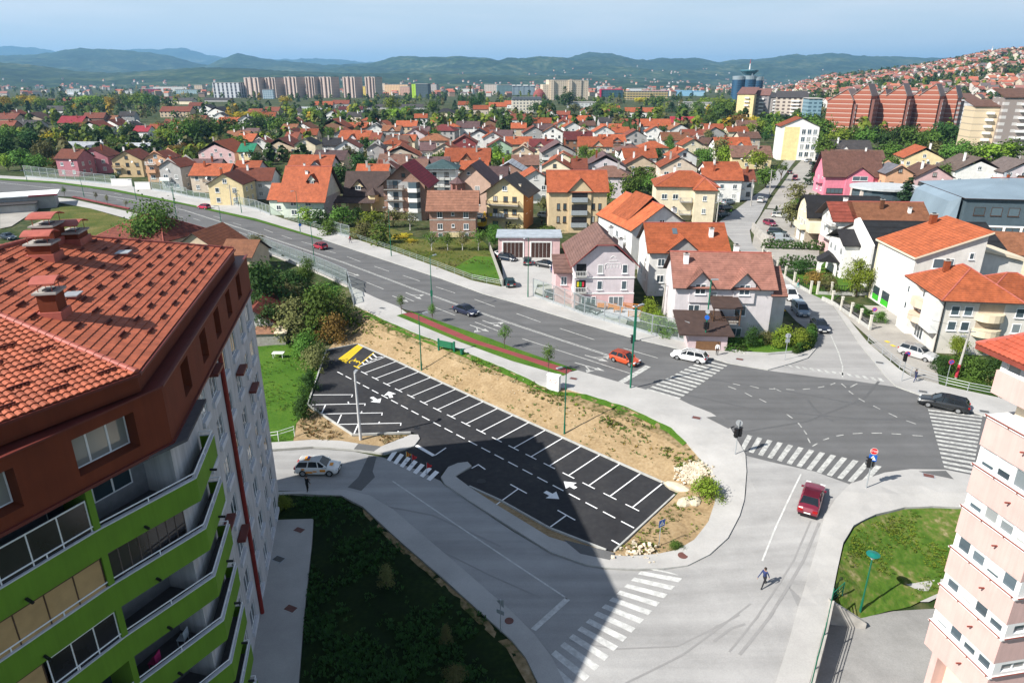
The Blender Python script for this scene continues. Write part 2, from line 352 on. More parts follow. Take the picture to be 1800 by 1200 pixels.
fixline([(1400,640,0),(1440,600,0),(1600,690,0),(1760,705,0)])
fixline([(552,900,-2.5),(548,960,-2.6),(535,1080,-2.6),(520,1250,-2.6)])
fixline([(480,920,-2.5),(470,1100,-2.6),(440,1250,-2.6)])
m=(GX>45)&(GY>66);gz[m]=0;fixed|=m
m=(GX<-27)&(GY<62);gz[m]=-2.6;fixed|=m
m=(GX<-40)&(GY<84);gz[m]=-2.4;fixed|=m
m=(GX<-36)&(GY>84)&(GY<100);fixed[m]=False
for row in(0,1):gz[row,GX[0]<0]=-2.6;fixed[row,GX[0]<0]=True
gz[0,GX[0]>16]=-3.4;fixed[0,GX[0]>16]=True
gz[(GX==X0)&(GY>112)]=0
z_=gz.copy();free=~fixed
for it in range(2500):
 p=np.pad(z_,1,mode='edge')
 a=(p[:-2,1:-1]+p[2:,1:-1]+p[1:-1,:-2]+p[1:-1,2:])*0.25
 z_[free]=z_[free]+1.6*(a-z_)[free]if it%2==0 and it<2300 and False else a[free]
gz=z_
def hz(x,y):
 fx=min(max(x-X0,0),NX-1.001);fy=min(max(y-Y0,0),NY-1.001)
 i,j=int(fy),int(fx);a,b=fx-j,fy-i
 return(gz[i,j]*(1-a)+gz[i,j+1]*a)*(1-b)+(gz[i+1,j]*(1-a)+gz[i+1,j+1]*a)*b
def T(px,py,dz=0.0):
 """ground point seen at a photo pixel"""
 z=-1.0
 for k in range(40):
  p=P(px,py,z);z2=hz(p.x,p.y);z=z+(z2-z)*0.6
 p=P(px,py,z+dz);p.z=z+dz;return p
ZC=[None]
def hq(x,y):return hz(x,y)if ZC[0]is None else ZC[0]
def G(x,y,dz=0.0):return Vector((x,y,hz(x,y)+dz))
def densify(poly,step,closed=True):
 out=[];n=len(poly)
 for i in range(n if closed else n-1):
  a,b=Vector(poly[i]),Vector(poly[(i+1)%n]);k=max(1,int((b-a).length/step))
  out+=[a.lerp(b,t/k)for t in range(k)]
 if not closed:out.append(Vector(poly[-1]))
 return out
def rw_z(x,y):
 if y>RW[0].y+1.7:return hz(x,y)
 return hz(min(x,float(np.interp(y,[p.y for p in RW[::-1]],[p.x for p in RW[::-1]]))-1.9),y)
def smooth_poly(pts,it=1):
 for _ in range(it):
  q=[]
  for i in range(len(pts)):
   a,b=pts[i],pts[(i+1)%len(pts)];q+=[a.lerp(b,0.25),a.lerp(b,0.75)]
  pts=q
 return pts
def sheet(name,poly,material,off=0.0,res=1.5,skirt=0.0,smooth=0,kind='structure',mb=None,world=False,jit=0.0,zc=None):
 pts=[Vector(p)for p in poly]if world else[T(*p)for p in poly]
 pts=[Vector((p.x,p.y))for p in pts]
 if smooth:pts=smooth_poly(pts,smooth)
 pts=densify(pts,res)
 arr=np.array([(p.x,p.y)for p in pts]);xs=np.arange(arr[:,0].min(),arr[:,0].max(),res);ys=np.arange(arr[:,1].min(),arr[:,1].max(),res)
 if len(xs)*len(ys)>14000:
  k=math.sqrt(len(xs)*len(ys)/14000);xs=np.arange(xs[0],xs[-1],res*k);ys=np.arange(ys[0],ys[-1],res*k)
 gx,gy=np.meshgrid(xs,ys);ok=inside([(p.x,p.y)for p in pts],gx,gy)
 inner=[Vector((a,b))for a,b in zip(gx[ok],gy[ok])]
 if len(inner):
  d=np.array([(p.x,p.y)for p in inner]);dm=np.min(np.hypot(d[:,None,0]-arr[None,:,0],d[:,None,1]-arr[None,:,1]),axis=1)if len(inner)*len(arr)<2.5e7 else np.full(len(inner),9)
  inner=[p for p,q in zip(inner,dm)if q>res*0.45]
 n=len(pts)
 vs,es,fs,*_=delaunay_2d_cdt(pts+inner,[(i,(i+1)%n)for i in range(n)],[],1,1e-5)
 out=mb or MB();i0=len(out.v)
 for v in vs:
  out.v.append((v.x,v.y,(hz(v.x,v.y)if zc is None else zc(v.x,v.y)if callable(zc)else zc)+off+(random.uniform(-jit,jit)if jit else 0)))
 for f in fs:out.f.append(tuple(i0+k for k in f));out.m.append(0)
 if skirt:
  for i in range(n):
   a,b=pts[i],pts[(i+1)%n];za,zb=[(hz(p.x,p.y)if zc is None else zc(p.x,p.y)if callable(zc)else zc)+off for p in(a,b)]
   out.face([(a.x,a.y,za),(a.x,a.y,za-skirt),(b.x,b.y,zb-skirt),(b.x,b.y,zb)],1 if not mb else 0)
 if mb:return
 o=out.build(name,[material,KERB]if skirt else[material],fix=False)
 me=o.data
 for p in me.polygons:
  if p.normal.z<-0.3:p.flip()
 return struct(o,kind)
def band(mb,pts,w,off,m=0,world=False,step=1.2):
 p=[Vector(q)for q in pts]if world else[T(*q)for q in pts]
 p=densify([Vector((q.x,q.y))for q in p],step,closed=False);L=[]
 for i,q in enumerate(p):
  d=(p[min(i+1,len(p)-1)]-p[max(i-1,0)]).normalized();nn=Vector((-d.y,d.x))*w/2
  L.append((q+nn,q-nn))
 for(a,b),(c,d)in zip(L,L[1:]):
  mb.face([(q.x,q.y,hq(q.x,q.y)+off)for q in(a,b,d,c)],m)
def quad(mb,q,off,m=0,n=3,world=False):
 a,b,c,d=[Vector(p)for p in q]if world else[T(*p)for p in q]
 a,b,c,d=[Vector((p.x,p.y))for p in(a,b,c,d)]
 for i in range(n):
  s0,s1=i/n,(i+1)/n
  qq=[a.lerp(d,s0),b.lerp(c,s0),b.lerp(c,s1),a.lerp(d,s1)]
  mb.face([(p.x,p.y,hq(p.x,p.y)+off)for p in qq],m)
KERB=mat('kerb_stone',(0.40,0.40,0.38),0.9,0.15,1.5)
A_MAIN=asphaltm('main_asphalt',(0.118,0.118,0.119),0.26,R(-38),0.2)
A_SIDE=asphaltm('dusty_asphalt',(0.30,0.293,0.285),0.24,R(70),0.12)
A_LOW=asphaltm('pale_asphalt',(0.31,0.305,0.298),0.26,R(-40),0.12)
A_LOT=groundm('fresh_asphalt',[(0.28,(0.021,0.021,0.024)),(0.48,(0.034,0.034,0.037)),(0.6,(0.047,0.046,0.047)),(0.75,(0.10,0.09,0.075))],0.13,2.2,0.85,bump=0.15,bscale=40,mixf=0.3)
A_PATCH=asphaltm('asphalt_patch',(0.12,0.12,0.12),0.2,None,0.2)
PAVE=asphaltm('pale_paving',(0.39,0.38,0.365),0.16,None,0.1)
YARD=asphaltm('yard_paving',(0.33,0.31,0.28),0.22,None,0.14)
REDP=asphaltm('red_cycle_path',(0.22,0.05,0.05),0.2,R(-38),0.12)
GRASS=groundm('grass_green',[(0.32,(0.012,0.028,0.004)),(0.48,(0.035,0.075,0.010)),(0.6,(0.07,0.115,0.018)),(0.74,(0.16,0.135,0.055))],0.22,4)
GRASS2=groundm('grass_dry',[(0.3,(0.02,0.04,0.006)),(0.45,(0.06,0.085,0.014)),(0.56,(0.13,0.12,0.035)),(0.7,(0.22,0.17,0.075))],0.12,3)
LAWN=groundm('grass_lawn',[(0.3,(0.025,0.07,0.006)),(0.5,(0.055,0.13,0.012)),(0.7,(0.11,0.17,0.025))],0.15,5)
DIRT=groundm('bare_dirt',[(0.26,(0.17,0.115,0.06)),(0.46,(0.29,0.205,0.112)),(0.6,(0.36,0.265,0.155)),(0.75,(0.43,0.335,0.215))],0.35,3.5,bump=0.6,bscale=2.5)
MIXD=groundm('weedy_dirt',[(0.30,(0.015,0.035,0.006)),(0.42,(0.06,0.075,0.02)),(0.5,(0.20,0.145,0.075)),(0.66,(0.33,0.25,0.15))],0.45,2.4,bump=0.9,bscale=2.5)
LAND=groundm('town_ground',[(0.3,(0.012,0.026,0.007)),(0.45,(0.03,0.05,0.014)),(0.55,(0.075,0.08,0.035)),(0.68,(0.17,0.15,0.11))],0.035,0.6)
def axis(lo,hi,step,far):
 a=list(np.arange(lo,hi+0.1,step));s=step;x=hi
 while x<far:s*=1.35;x+=s;a.append(x)
 s=step;x=lo
 while x>-far:s*=1.35;x-=s;a.insert(0,x)
 return a
gx_,gy_=axis(X0,X1,1,22000),axis(Y0,Y1,1,22000)
mb=MB()
for y in gy_:
 for x in gx_:mb.v.append((x,y,hz(x,y)-0.16))
nx=len(gx_)
for i in range(len(gy_)-1):
 for j in range(nx-1):mb.f.append((i*nx+j,i*nx+j+1,(i+1)*nx+j+1,(i+1)*nx+j));mb.m.append(0)
struct(mb.build('ground',LAND,fix=False))
sheet('main_road',ROAD_N+ROAD_S,A_MAIN,0.0,2.5)
STOP_ROAD=[(1495,851),(1432,828),(1350,810),(1311,800),(1313,830),(1310,870),(1300,907),(1279,947),(1247,976),(1209,995),(1167,1001),(1121,1003),(1065,1000),(1028,994),(967,972),(900,932),(823,881),(800,864),(782,853),(775,
845),(735,826),(675,804),(622,793),(550,788),(462,794),(380,798),(380,856),(462,862),(540,862),(607,862),(650,872),(690,896),(797,987),(900,1077),(940,1117),(969,1155),(991,1199),(1020,1290),(1340,1290),(1366,1192),(1385,
1133),(1403,1067),(1422,1008),(1438,952),(1449,909),(1467,880)]
sheet('side_road',STOP_ROAD,A_LOW,-0.006,1.2)
sheet('parking_lot',LOT,A_LOT,0.018,2.0,zc=-2.0)
NE_STREET=[(1350,651),(1432,662),(1500,669),(1575,680),(1555,660),(1535,635),(1510,605),(1460,532),(1422,515),(1387,490),(1350,460),(1322,430),(1318,405),(1335,380),(1352,345),(1392,290),(1425,250),(1405,246),(1378,282),
(1345,330),(1318,350),(1288,372),(1262,392),(1280,415),(1305,445),(1335,475),(1352,500),(1368,530),(1400,565),(1424,582),(1437,600),(1434,614),(1420,630),(1400,637),(1370,642)]
sheet('north_street',NE_STREET,A_SIDE,0.004,2.0)
sheet('street_yard',[(1322,430),(1340,470),(1395,478),(1440,470),(1440,440),(1420,425),(1400,400),(1395,370),(1345,368),(1330,392)],YARD,0.0,2)
sheet('pavement',[(617,505),(662,525),(700,540),(735,566),(900,620),(990,655),(1003,655),(1015,652),(1085,672),(1192,702),(1212,712),(1250,727),(1280,747),(1302,785),(1310,800),(1312,830),(1308,880),(1300,907),(1279,947),
(1247,976),(1209,995),(1167,1000),(1121,1001),(1065,999),(1028,993),(967,971),(900,929),(823,880),(782,852),(775,840),(788,822),(805,815),(822,813),(829,820),(800,838),(825,857),(880,893),(965,945),(1067,976),(1100,979),
(1155,975),(1190,968),(1220,950),(1245,918),(1256,885),(1258,860),(1245,825),(1215,788),(1180,752),(1100,715),(1030,694),(990,682),(965,684),(900,653),(800,612),(740,590),(680,565),(640,545),(622,535)],PAVE,0.13,1.2,skirt=0.24)
sheet('pavement',[(462,780),(550,774),(600,776),(630,781),(670,786),(722,765),(735,765),(738,772),(728,785),(710,791),(675,798),(622,791),(550,786),(462,792),(380,797),(380,784)],PAVE,0.13,1.0,skirt=0.24)
sheet('pavement',[(380,862),(475,866),(540,864),(607,862),(650,872),(690,896),(797,987),(900,1077),(940,1117),(969,1155),(991,1199),(1020,1290),(975,1290),(945,1200),(924,1157),(900,1127),(783,1021),(706,955),(637,891),(600,
872),(525,869),(475,872),(380,868)],PAVE,0.13,1.0,skirt=0.24)
sheet('pavement',[(1495,851),(1525,842),(1555,832),(1600,826),(1661,827),(1706,836),(1800,846),(1900,852),(1900,905),(1700,894),(1640,891),(1590,893),(1540,905),(1500,925),(1482,955),(1472,1000),(1462,1050),(1446,1120),(1425,
1200),(1400,1290),(1340,1290),(1366,1192),(1385,1133),(1403,1067),(1422,1008),(1438,952),(1449,909),(1467,880)],PAVE,0.13,1.2,skirt=0.24,zc=rw_z)
sheet('pavement',[(-260,300),(0,314),(100,321),(200,334),(300,354),(400,375),(450,386),(570,422),(675,457),(775,490),(850,517),(900,531),(1025,569),(1117,596),(1181,611),(1242,627),(1280,639),(1350,651),(1390,640),(1420,
630),(1434,614),(1437,600),(1422,612),(1390,621),(1350,624),(1310,622),(1260,612),(1212,605),(1192,599),(1145,590),(1062,565),(1027,555),(992,541),(937,521),(882,505),(830,494),(770,471),(687,441),(615,418),(562,404),(500,
386),(450,368),(375,353),(300,339),(210,325),(100,315),(0,309),(-260,296)],PAVE,0.13,2.0,skirt=0.24)
sheet('pavement',[(1510,605),(1535,635),(1555,660),(1575,680),(1620,696),(1725,730),(1810,752),(1900,775),(1900,742),(1755,700),(1662,680),(1600,662),(1580,650),(1550,624),(1525,603),(1490,560),(1462,533)],PAVE,0.13,1.5,
skirt=0.24)
sheet('pavement',[(882,506),(937,523),(945,500),(985,500),(1000,490),(983,462),(975,452),(880,452),(884,480)],PAVE,0.1,2,skirt=0.2)
sheet('path',[(95,347),(125,350),(225,372),(300,392),(345,412),(352,420),(320,410),(250,392),(160,367),(100,356)],PAVE,0.06,2)
sheet('path',[(0,345),(75,345),(90,355),(60,372),(20,398),(0,402)],YARD,0.03,2)
sheet('pavement',[(485,914),(551,912),(548,960),(535,1080),(518,1290),(400,1290),(440,1000)],PAVE,0.05,1.5,skirt=0.2)
for p in([(622,791),(630,781),(670,786),(657,795)],[(1241,735),(1268,732),(1290,750),(1280,755)],[(1613,830),(1662,829),(1676,844),(1628,834)],[(990,950),(1080,973),(1072,986),(1020,975)]):
 sheet('pavement_patch',p,A_PATCH,0.136,1)
for p in([(648,800),(662,802),(655,828),(659,838),(635,862),(611,856),(630,838)],):
 sheet('road_patch',p,A_PATCH,0.003,1)
sheet('embankment',[(574,617),(629,604),(696,635),(776,673),(872,717),(987,769),(1054,799),(1126,831),(1197,858),(1190,880),(1225,905),(1245,918),(1256,885),(1258,860),(1245,825),(1215,788),(1180,752),(1100,715),(1030,694),
(990,682),(965,684),(900,653),(800,612),(740,590),(680,565),(640,545),(615,548),(602,585)],DIRT,0.0,0.9,jit=0.05)
sheet('verge_dirt',[(1197,860),(1082,969),(1070,978),(1100,981),(1155,977),(1190,970),(1222,951),(1247,918),(1225,900)],DIRT,0.0,0.8,jit=0.05)
sheet('verge_dirt',[(541,716),(620,766),(722,764),(670,787),(630,782),(600,777),(550,775),(515,776),(522,740)],DIRT,-0.02,0.8,jit=0.03)
sheet('verge_dirt',[(800,840),(825,857),(880,893),(965,945),(1067,976),(1080,970),(1067,968),(965,930),(880,882),(825,857)],DIRT,0.02,0.8)
sheet('embankment_grass',[(600,560),(640,547),(680,567),(740,592),(800,614),(900,655),(965,688),(1000,690),(1100,717),(1180,754),(1215,790),(1200,792),(1150,760),(1090,735),(1010,712),(940,688),(880,664),(800,634),(730,606),
(680,585),(640,572),(620,590),(600,600)],MIXD,0.035,0.8,jit=0.05)
sheet('grass_edge',[(636,546),(680,565),(740,590),(800,612),(900,653),(965,685),(1030,694),(1100,715),(1180,752),(1208,778),(1200,784),(1172,759),(1098,724),(1028,702),(960,692),(895,662),(795,620),(735,598),(676,573),(625,
556)],LAWN,0.07,0.8,jit=0.04)
sheet('street_yard',[(1428,262),(1395,296),(1360,345),(1348,366),(1395,369),(1436,340),(1448,300),(1440,262)],YARD,-0.02,3)
sheet('grass_strip',[(722,547),(800,575),(865,597),(900,611),(1015,651),(1006,652),(900,619),(840,600),(722,550)],LAWN,0.10,1.5)
sheet('cycle_path',[(722,550),(840,600),(900,619),(1006,652),(996,659),(900,626),(817,600),(707,553)],REDP,0.145,1.5)
sheet('grass_strip',[(707,553),(817,600),(900,626),(996,659),(990,662),(900,636),(810,603),(697,556)],LAWN,0.15,1.5)
sheet('grass_strip',[(450,385),(570,421),(560,421),(450,389),(330,362),(200,337),(100,323),(0,317),(0,314),(100,320),(200,333),(300,353),(400,374)],LAWN,0.14,3)
sheet('cycle_path',[(125,347),(225,368),(229,366),(130,345)],REDP,0.08,2)
sheet('shaded_grass',[(478,868),(525,870),(600,873),(637,892),(706,956),(783,1022),(900,1128),(924,1158),(945,1201),(975,1290),(519,1290),(536,1080),(549,960),(552,912),(485,914),(478,890)],groundm('shade_dark_grass',[(0.3,(0.004,
0.010,0.0015)),(0.5,(0.008,0.02,0.003)),(0.64,(0.018,0.034,0.005)),(0.78,(0.10,0.075,0.04))],0.3,3),0.0,1.0,jit=0.06)  # grass colour darkened: the block's deep shade is put into it
sheet('verge_dirt',[(637,893),(706,957),(783,1023),(900,1129),(924,1159),(945,1202),(925,1200),(890,1140),(830,1085),(760,1015),(700,965),(640,905)],MIXD,0.03,0.8,jit=0.06)
sheet('yard_grass',[(440,610),(540,600),(574,617),(541,716),(520,745),(515,776),(440,783)],LAWN,-0.02,1.5,jit=0.03)
sheet('corner_grass',[(1700,895),(1640,893),(1590,895),(1540,907),(1502,927),(1484,957),(1474,1000),(1465,1048),(1510,1088),(1540,1080),(1600,1065),(1690,1025)],groundm('rough_grass',[(0.3,(0.03,0.075,0.008)),(0.47,(0.065,
0.125,0.015)),(0.56,(0.12,0.14,0.035)),(0.68,(0.30,0.24,0.14))],0.4,2.2),0.03,0.9,jit=0.05)
sheet('courtyard',[p+Vector((0.1,0,0))for p in RW]+[P(1900,1500,-3.4),P(1900,1080,-3.4),P(1690,1028,-3.4),P(1600,1062,-3.4),P(1522,1084,-3.4)],asphaltm('courtyard_asphalt',(0.27,0.265,0.255),0.25,None,0.15),0.0,2.0,world=True,
zc=-3.4)
sheet('path',[(1587,1028),(1650,1018),(1690,1016),(1690,1030),(1632,1058),(1618,1058)],PAVE,0.05,1)
sheet('field_grass',[(562,405),(615,419),(687,442),(770,472),(830,495),(880,503),(872,470),(858,432),(845,420),(740,420),(690,402),(640,398)],GRASS2,0.0,2,jit=0.03)
sheet('field_grass',[(130,355),(170,370),(250,394),(315,410),(330,430),(200,440),(60,430),(40,410),(90,370)],GRASS2,0.0,2,jit=0.03)
sheet('lawn',[(800,470),(835,450),(868,452),(878,490),(845,492)],LAWN,0.03,2)
sheet('lawn',[(1215,607),(1310,622),(1350,624),(1390,621),(1422,612),(1424,590),(1360,582),(1300,595),(1240,600)],LAWN,0.02,2)
sheet('lawn',[(1352,462),(1400,500),(1430,530),(1460,532),(1500,500),(1480,470),(1440,450),(1380,452)],LAWN,-0.03,2)
sheet('yard',[(1440,532),(1460,532),(1535,600),(1640,620),(1660,600),(1600,540),(1500,535)],YARD,-0.02,2)
sheet('yard',[(930,508),(945,515),(1010,545),(1100,570),(1110,545),(1010,520),(1000,495)],YARD,0.02,2)
sheet('yard',[(1530,606),(1600,660),(1662,680),(1755,700),(1800,700),(1800,640),(1640,622),(1560,596)],GRASS,0.02,2,jit=0.03)
sheet('yard',[(1530,606),(1600,660),(1650,676),(1645,622),(1560,596)],YARD,0.07,2)
WP=paintm('worn_white_paint',(0.55,0.55,0.52),0.5,(0.10,0.10,0.10))
WL=paintm('faded_white_paint',(0.60,0.60,0.58),0.55,(0.3,0.3,0.29))
WN=paintm('fresh_white_paint',(0.80,0.80,0.80),0.0,(0.5,0.5,0.5))
YP=paintm('yellow_paint',(0.72,0.50,0.015),0.0,(0.4,0.3,0.02))
mk=MB();O=0.012
CEN=[(-200,317),(0,321),(75,329),(175,342),(250,354),(325,370),(450,410),(600,460),(725,507),(800,534),(900,569),(1000,602),(1080,628)]
for s in(-0.16,0.16):
 pts=[T(*q)for q in CEN];w=[]
 for i,q in enumerate(pts):
  d=(pts[min(i+1,len(pts)-1)]-pts[max(i-1,0)]).normalized();w.append((q.x-d.y*s,q.y+d.x*s,0))
 band(mk,w,0.15,O,0,world=True)
for a in([(464,403),(480,409)],[(495,414),(513,420)],[(530,425),(549,430)],[(572,440),(590,445)],[(610,451),(634,460)],[(658,468),(684,477)],[(708,484),(738,494)],[(766,504),(800,515)],[(834,526),(870,539)],[(908,551),(950,
566)],[(984,577),(1045,597)],[(1096,612),(1156,629)],[(475,434),(494,441)],[(510,447),(528,454)],[(560,465),(573,470)],[(595,477),(626,487)],[(644,496),(674,508)],[(705,520),(728,530)],[(764,540),(800,554)],[(835,566),(877,
582)],[(918,595),(1107,656)],[(340,384),(352,388)],[(375,380),(390,384)],[(410,392),(424,396)],[(380,394),(395,399)],[(420,408),(440,415)],[(300,362),(312,365)],[(255,346),(268,349)],[(200,340),(214,343)],[(150,330),(163,
332)],[(90,324),(104,326)],[(205,351),(220,354)],[(150,343),(163,345)],[(312,380),(322,382)]):
 band(mk,a,0.16,O)
def arrow(mb,a,b,w=0.16,off=O,m=0,turn=0,hw=0.45,hl=1.3):
 a,b=T(*a),T(*b);d=(b-a);L=d.length;d.normalize();n=Vector((-d.y,d.x,0))
 e=b-d*hl
 quad(mb,[a+n*w/2,a-n*w/2,e-n*w/2,e+n*w/2],off,m,world=True)
 t=[e+n*hw,b,e-n*hw];mb.face([(q.x,q.y,hq(q.x,q.y)+off)for q in t],m)
 if turn:
  s=a.lerp(b,0.35);n=n*turn;tip=s+d*1.3+n*1.5
  quad(mb,[s+d*0.15,s-d*0.15,tip-d*0.1-n*0.5,tip+d*0.2-n*0.5],off+0.002,m,2,world=True)
  t=[tip-n*0.8+d*0.55,tip+d*0.1+n*0.3,tip-n*0.4-d*0.5];mb.face([(q.x,q.y,hz(q.x,q.y)+off+0.002)for q in t],m)
for a,b,t in(((605,476),(632,485),0),((713,514),(741,526),1),((690,520),(718,531),0),((848,563),(881,575),1),((826,571),(860,583),-1),((1028,624),(1070,636),1),((1010,637),(1063,652),-1)):arrow(mk,a,b,0.2,turn=t)
quad(mk,[(1086,671),(1094,675),(1144,645),(1135,642)],O)
def zebra(mb,l0,l1,r0,r1,n,off=O,m=0,fill=0.5,seed=0):
 a,b,c,d=[T(*q)for q in(l0,l1,r0,r1)]
 for i in range(n):
  t0,t1=i/n,(i+fill)/n
  quad(mb,[a.lerp(b,t0),c.lerp(d,t0),c.lerp(d,t1),a.lerp(b,t1)],off,m,world=True)
zebra(mk,(1134,685),(1240,630),(1193,702),(1282,640),13)
zebra(mk,(1314,764),(1560,822),(1300,790),(1528,856),13)
zebra(mk,(1631,719),(1661,826),(1727,731),(1709,836),15)
zebra(mk,(1371,639),(1556,666),(1376,643),(1562,672),14,0.016)
zebra(mk,(1127,1003),(944,1172),(1199,1016),(1000,1226),13,0.006,1)
zebra(mk,(1142,997),(1128,1001),(1190,1008),(1199,1014),1,0.006,1)
quad(mk,[(933,1104),(942,1108),(1002,1054),(994,1049)],0.006,1)
band(mk,[(690,845),(800,920),(900,987),(998,1052)],0.14,0.006,1)
band(mk,[(1340,985),(1362,930),(1385,880),(1408,833)],0.14,0.006,1)
band(mk,[(1481,664+0),(1481,643),(1474,620),(1460,588)],0.16,0.016,0)
ISD=[[(1360,682),(1373,688)],[(1383,728),(1393,735)],[(1403,743),(1409,751)],[(1413,756),(1418,763)],[(1420,770),(1424,778)],[(1428,784),(1437,779)],[(1447,773),(1457,770)],[(1470,766),(1483,764)],[(1499,762),(1516,761)],
[(1532,761),(1550,761)],[(1567,762),(1584,763)],[(1604,765),(1622,766)],[(1593,739),(1610,745)],[(1562,726),(1577,733)],[(1535,713),(1547,719)],[(1509,700),(1520,706)],[(1492,687),(1500,693)],[(1479,674),(1487,681)],[(1280,
679),(1294,684)],[(1309,690),(1322,697)],[(1335,701),(1347,707)],[(1288,674),(1301,677)],[(1318,678),(1334,682)],[(1352,683),(1366,684)],[(1382,684),(1396,685)],[(1411,684),(1424,683)],[(1438,681),(1449,679)],[(1460,676),
(1468,673)],[(1495,680),(1507,674)]]
for a in ISD:band(mk,a,0.13,O)
tm_=MB();rr_=random.Random(8)
for a in([(1282,1145),(1330,1085),(1395,985),(1425,915)],[(1300,1150),(1352,1085),(1412,985),(1440,918)],[(1247,1110),(1262,1098)],[(1254,1127),(1285,1104),(1310,1096)],[(1000,1125),(1080,1140),(1190,1135),(1300,1080)],[(640,
930),(760,960),(860,1010),(950,1050)],[(620,880),(760,905),(880,960)],[(1100,1200),(1200,1150),(1320,1060)]):
 n_k=len(tm_.v);band(tm_,a,rr_.uniform(0.12,0.22),0.002+n_k*0.00001)
struct(tm_.build('tyre_marks',paintm('tyre_dirt',(0.275,0.27,0.265),0.9,(0.225,0.22,0.215)),fix=False))
tm_=MB()
for a in([(1420,702),(1432,718),(1450,733),(1465,740)],[(1190,690),(1330,720),(1500,735),(1640,740)],[(1240,665),(1400,690),(1560,720),(1700,760)],[(1300,760),(1420,740),(1520,700),(1545,670)],[(600,446),(760,493),(960,556),
(1180,625)],[(640,480),(800,530),(950,580),(1090,635)]):
 n_k=len(tm_.v);band(tm_,a,rr_.uniform(0.2,0.4),0.003+n_k*0.000012)
struct(tm_.build('tyre_marks',paintm('tyre_rubber',(0.112,0.112,0.113),0.8,(0.085,0.085,0.086)),fix=False))
struct(mk.build('road_markings',[WP,WL],fix=False))
ZC[0]=-2.0;lm=MB();O2=0.03
K0,K1=P(696,635.5,-2),P(1164.5,849.5,-2);kd=(K1-K0).normalized();kn=Vector((-kd.y,kd.x,0))*-1
st=P(645,655,-2)-K0
along=(P(1115,889,-2)-K1).normalized()
for i in range(18):
 k=K0.lerp(K1,i/17);e=k+along*5.3
 if i>=0:
  band(lm,[k+along*0.1,e],0.13,O2,0,world=True)
  band(lm,[e-kd*0.75,e+kd*0.75],0.13,O2+0.002,0,world=True)
D0,D1=P(593,653.5,-2),P(1092,916,-2);dd=(D1-D0).normalized()
for i in range(24):
 k=D0.lerp(D1,i/23);band(lm,[k,k+dd*1.35],0.14,O2,0,world=True)
band(lm,[(1075,949),(1091,958)],0.14,O2)
def TB(t0,t1,s0,s1):
 band(lm,[t0,t1],0.14,O2);band(lm,[s0,s1],0.13,O2+0.002)
TB((980,896.5),(1011,914),(995,906),(966,927));TB((897,851),(926,867),(911,859),(868,890));TB((840,816),(853,825),(840,817),(829,823))
for a in([(550,695.5),(620,693.7),(618,698)],[(545,712),(642,709.5),(641,713)],[(567,728),(672,725.5),(671,730)],[(595,746),(705,743.5),(704,748)],[(572,712),(565,728)],[(600,729),(593,745)],[(630,745),(622,763)],[(612,706),
(613,710)],[(636,723),(635,726)],[(667,741),(666,744)],[(700,757),(699,761)]):
 band(lm,a,0.14,O2)
quad(lm,[(727,783),(735,782),(766,800),(760,802)],O2);band(lm,[(765,800),(784,787)],0.14,O2)
for a,b in(((676+12,579+120),(683,688)),((653,698),(668,708)),((1012,858),(991,846)),((958,864),(983,877))):
 arrow(lm,a,b,0.45,O2,0,hw=0.75,hl=1.0)
zebra(lm,(692,791),(778,833),(680,808),(762,848),7,O2+0.0,0,0.55)
band(lm,[(676,627),(628,646)],0.13,O2)
for a in([(655,622),(662,628.5),(672,627.5)],[(649,627),(654,632),(662,631)],[(643,632),(647,636),(653,635)],[(637,637),(640,640),(645,639)]):band(lm,a,0.22,O2+0.002,step=9)
struct(lm.build('parking_markings',[WN],fix=False))
ym=MB()
band(ym,[(629,605),(596,631)],0.2,O2);band(ym,[(637,609),(608,636)],0.2,O2);band(ym,[(596,631),(609,638)],0.2,O2)
q0,q1,q2,q3=[T(*q)for q in((629,605),(637,609),(608,636),(596,631))]
for i in range(16):
 a,b=q0.lerp(q3,i/16),q1.lerp(q2,min(1,(i+0.9)/16));band(ym,[a,b],0.22,O2+0.002,0,world=True)
band(ym,[(657,619),(627,645)],0.16,O2);band(ym,[(622,643),(632,648)],0.2,O2+0.002)
c=T(621,636);cr=[]
for k in range(14):
 t=-0.6+4.6*k/13;cr.append((c.x+0.55*math.cos(t),c.y+0.55*math.sin(t),0))
band(ym,cr,0.16,O2,0,world=True,step=0.15)
band(ym,[(c.x+0.1,c.y+1.2,0),(c.x+0.05,c.y+0.2,0),(c.x+0.75,c.y+0.15,0),(c.x+1.0,c.y-0.5,0)],0.17,O2+0.002,0,world=True,step=0.2)
ZC[0]=None;band(ym,[(320,391),(336,396),(355,402)],0.2,O,0);band(ym,[(340,409),(355,402)],0.2,O)
band(ym,[(1556,600),(1563,603)],0.5,0.1);band(ym,[(1566,607),(1573,610)],0.5,0.1)
struct(ym.build('yellow_markings',[YP],fix=False))
kb=MB()
def kerb(pts,w=0.16,h=0.14):
 p=[T(*q)for q in pts]
 for a,b in zip(p,p[1:]):
  a=Vector((a.x,a.y,hz(a.x,a.y)+h/2));b=Vector((b.x,b.y,-2+h/2));a.z=-2+h/2;kb.beam(a,b,w,h+0.1)
kerb([(541,714),(574,617),(629,603),(696,634),(776,672),(872,716),(987,768),(1054,798),(1126,830),(1190,856)])
kerb([(1186,868),(1080,969)]);kerb([(1065,968),(965,929),(880,881),(825,856)]);kerb([(541,714),(620,765),(722,761)])
struct(kb.build('kerb',[KERB]))
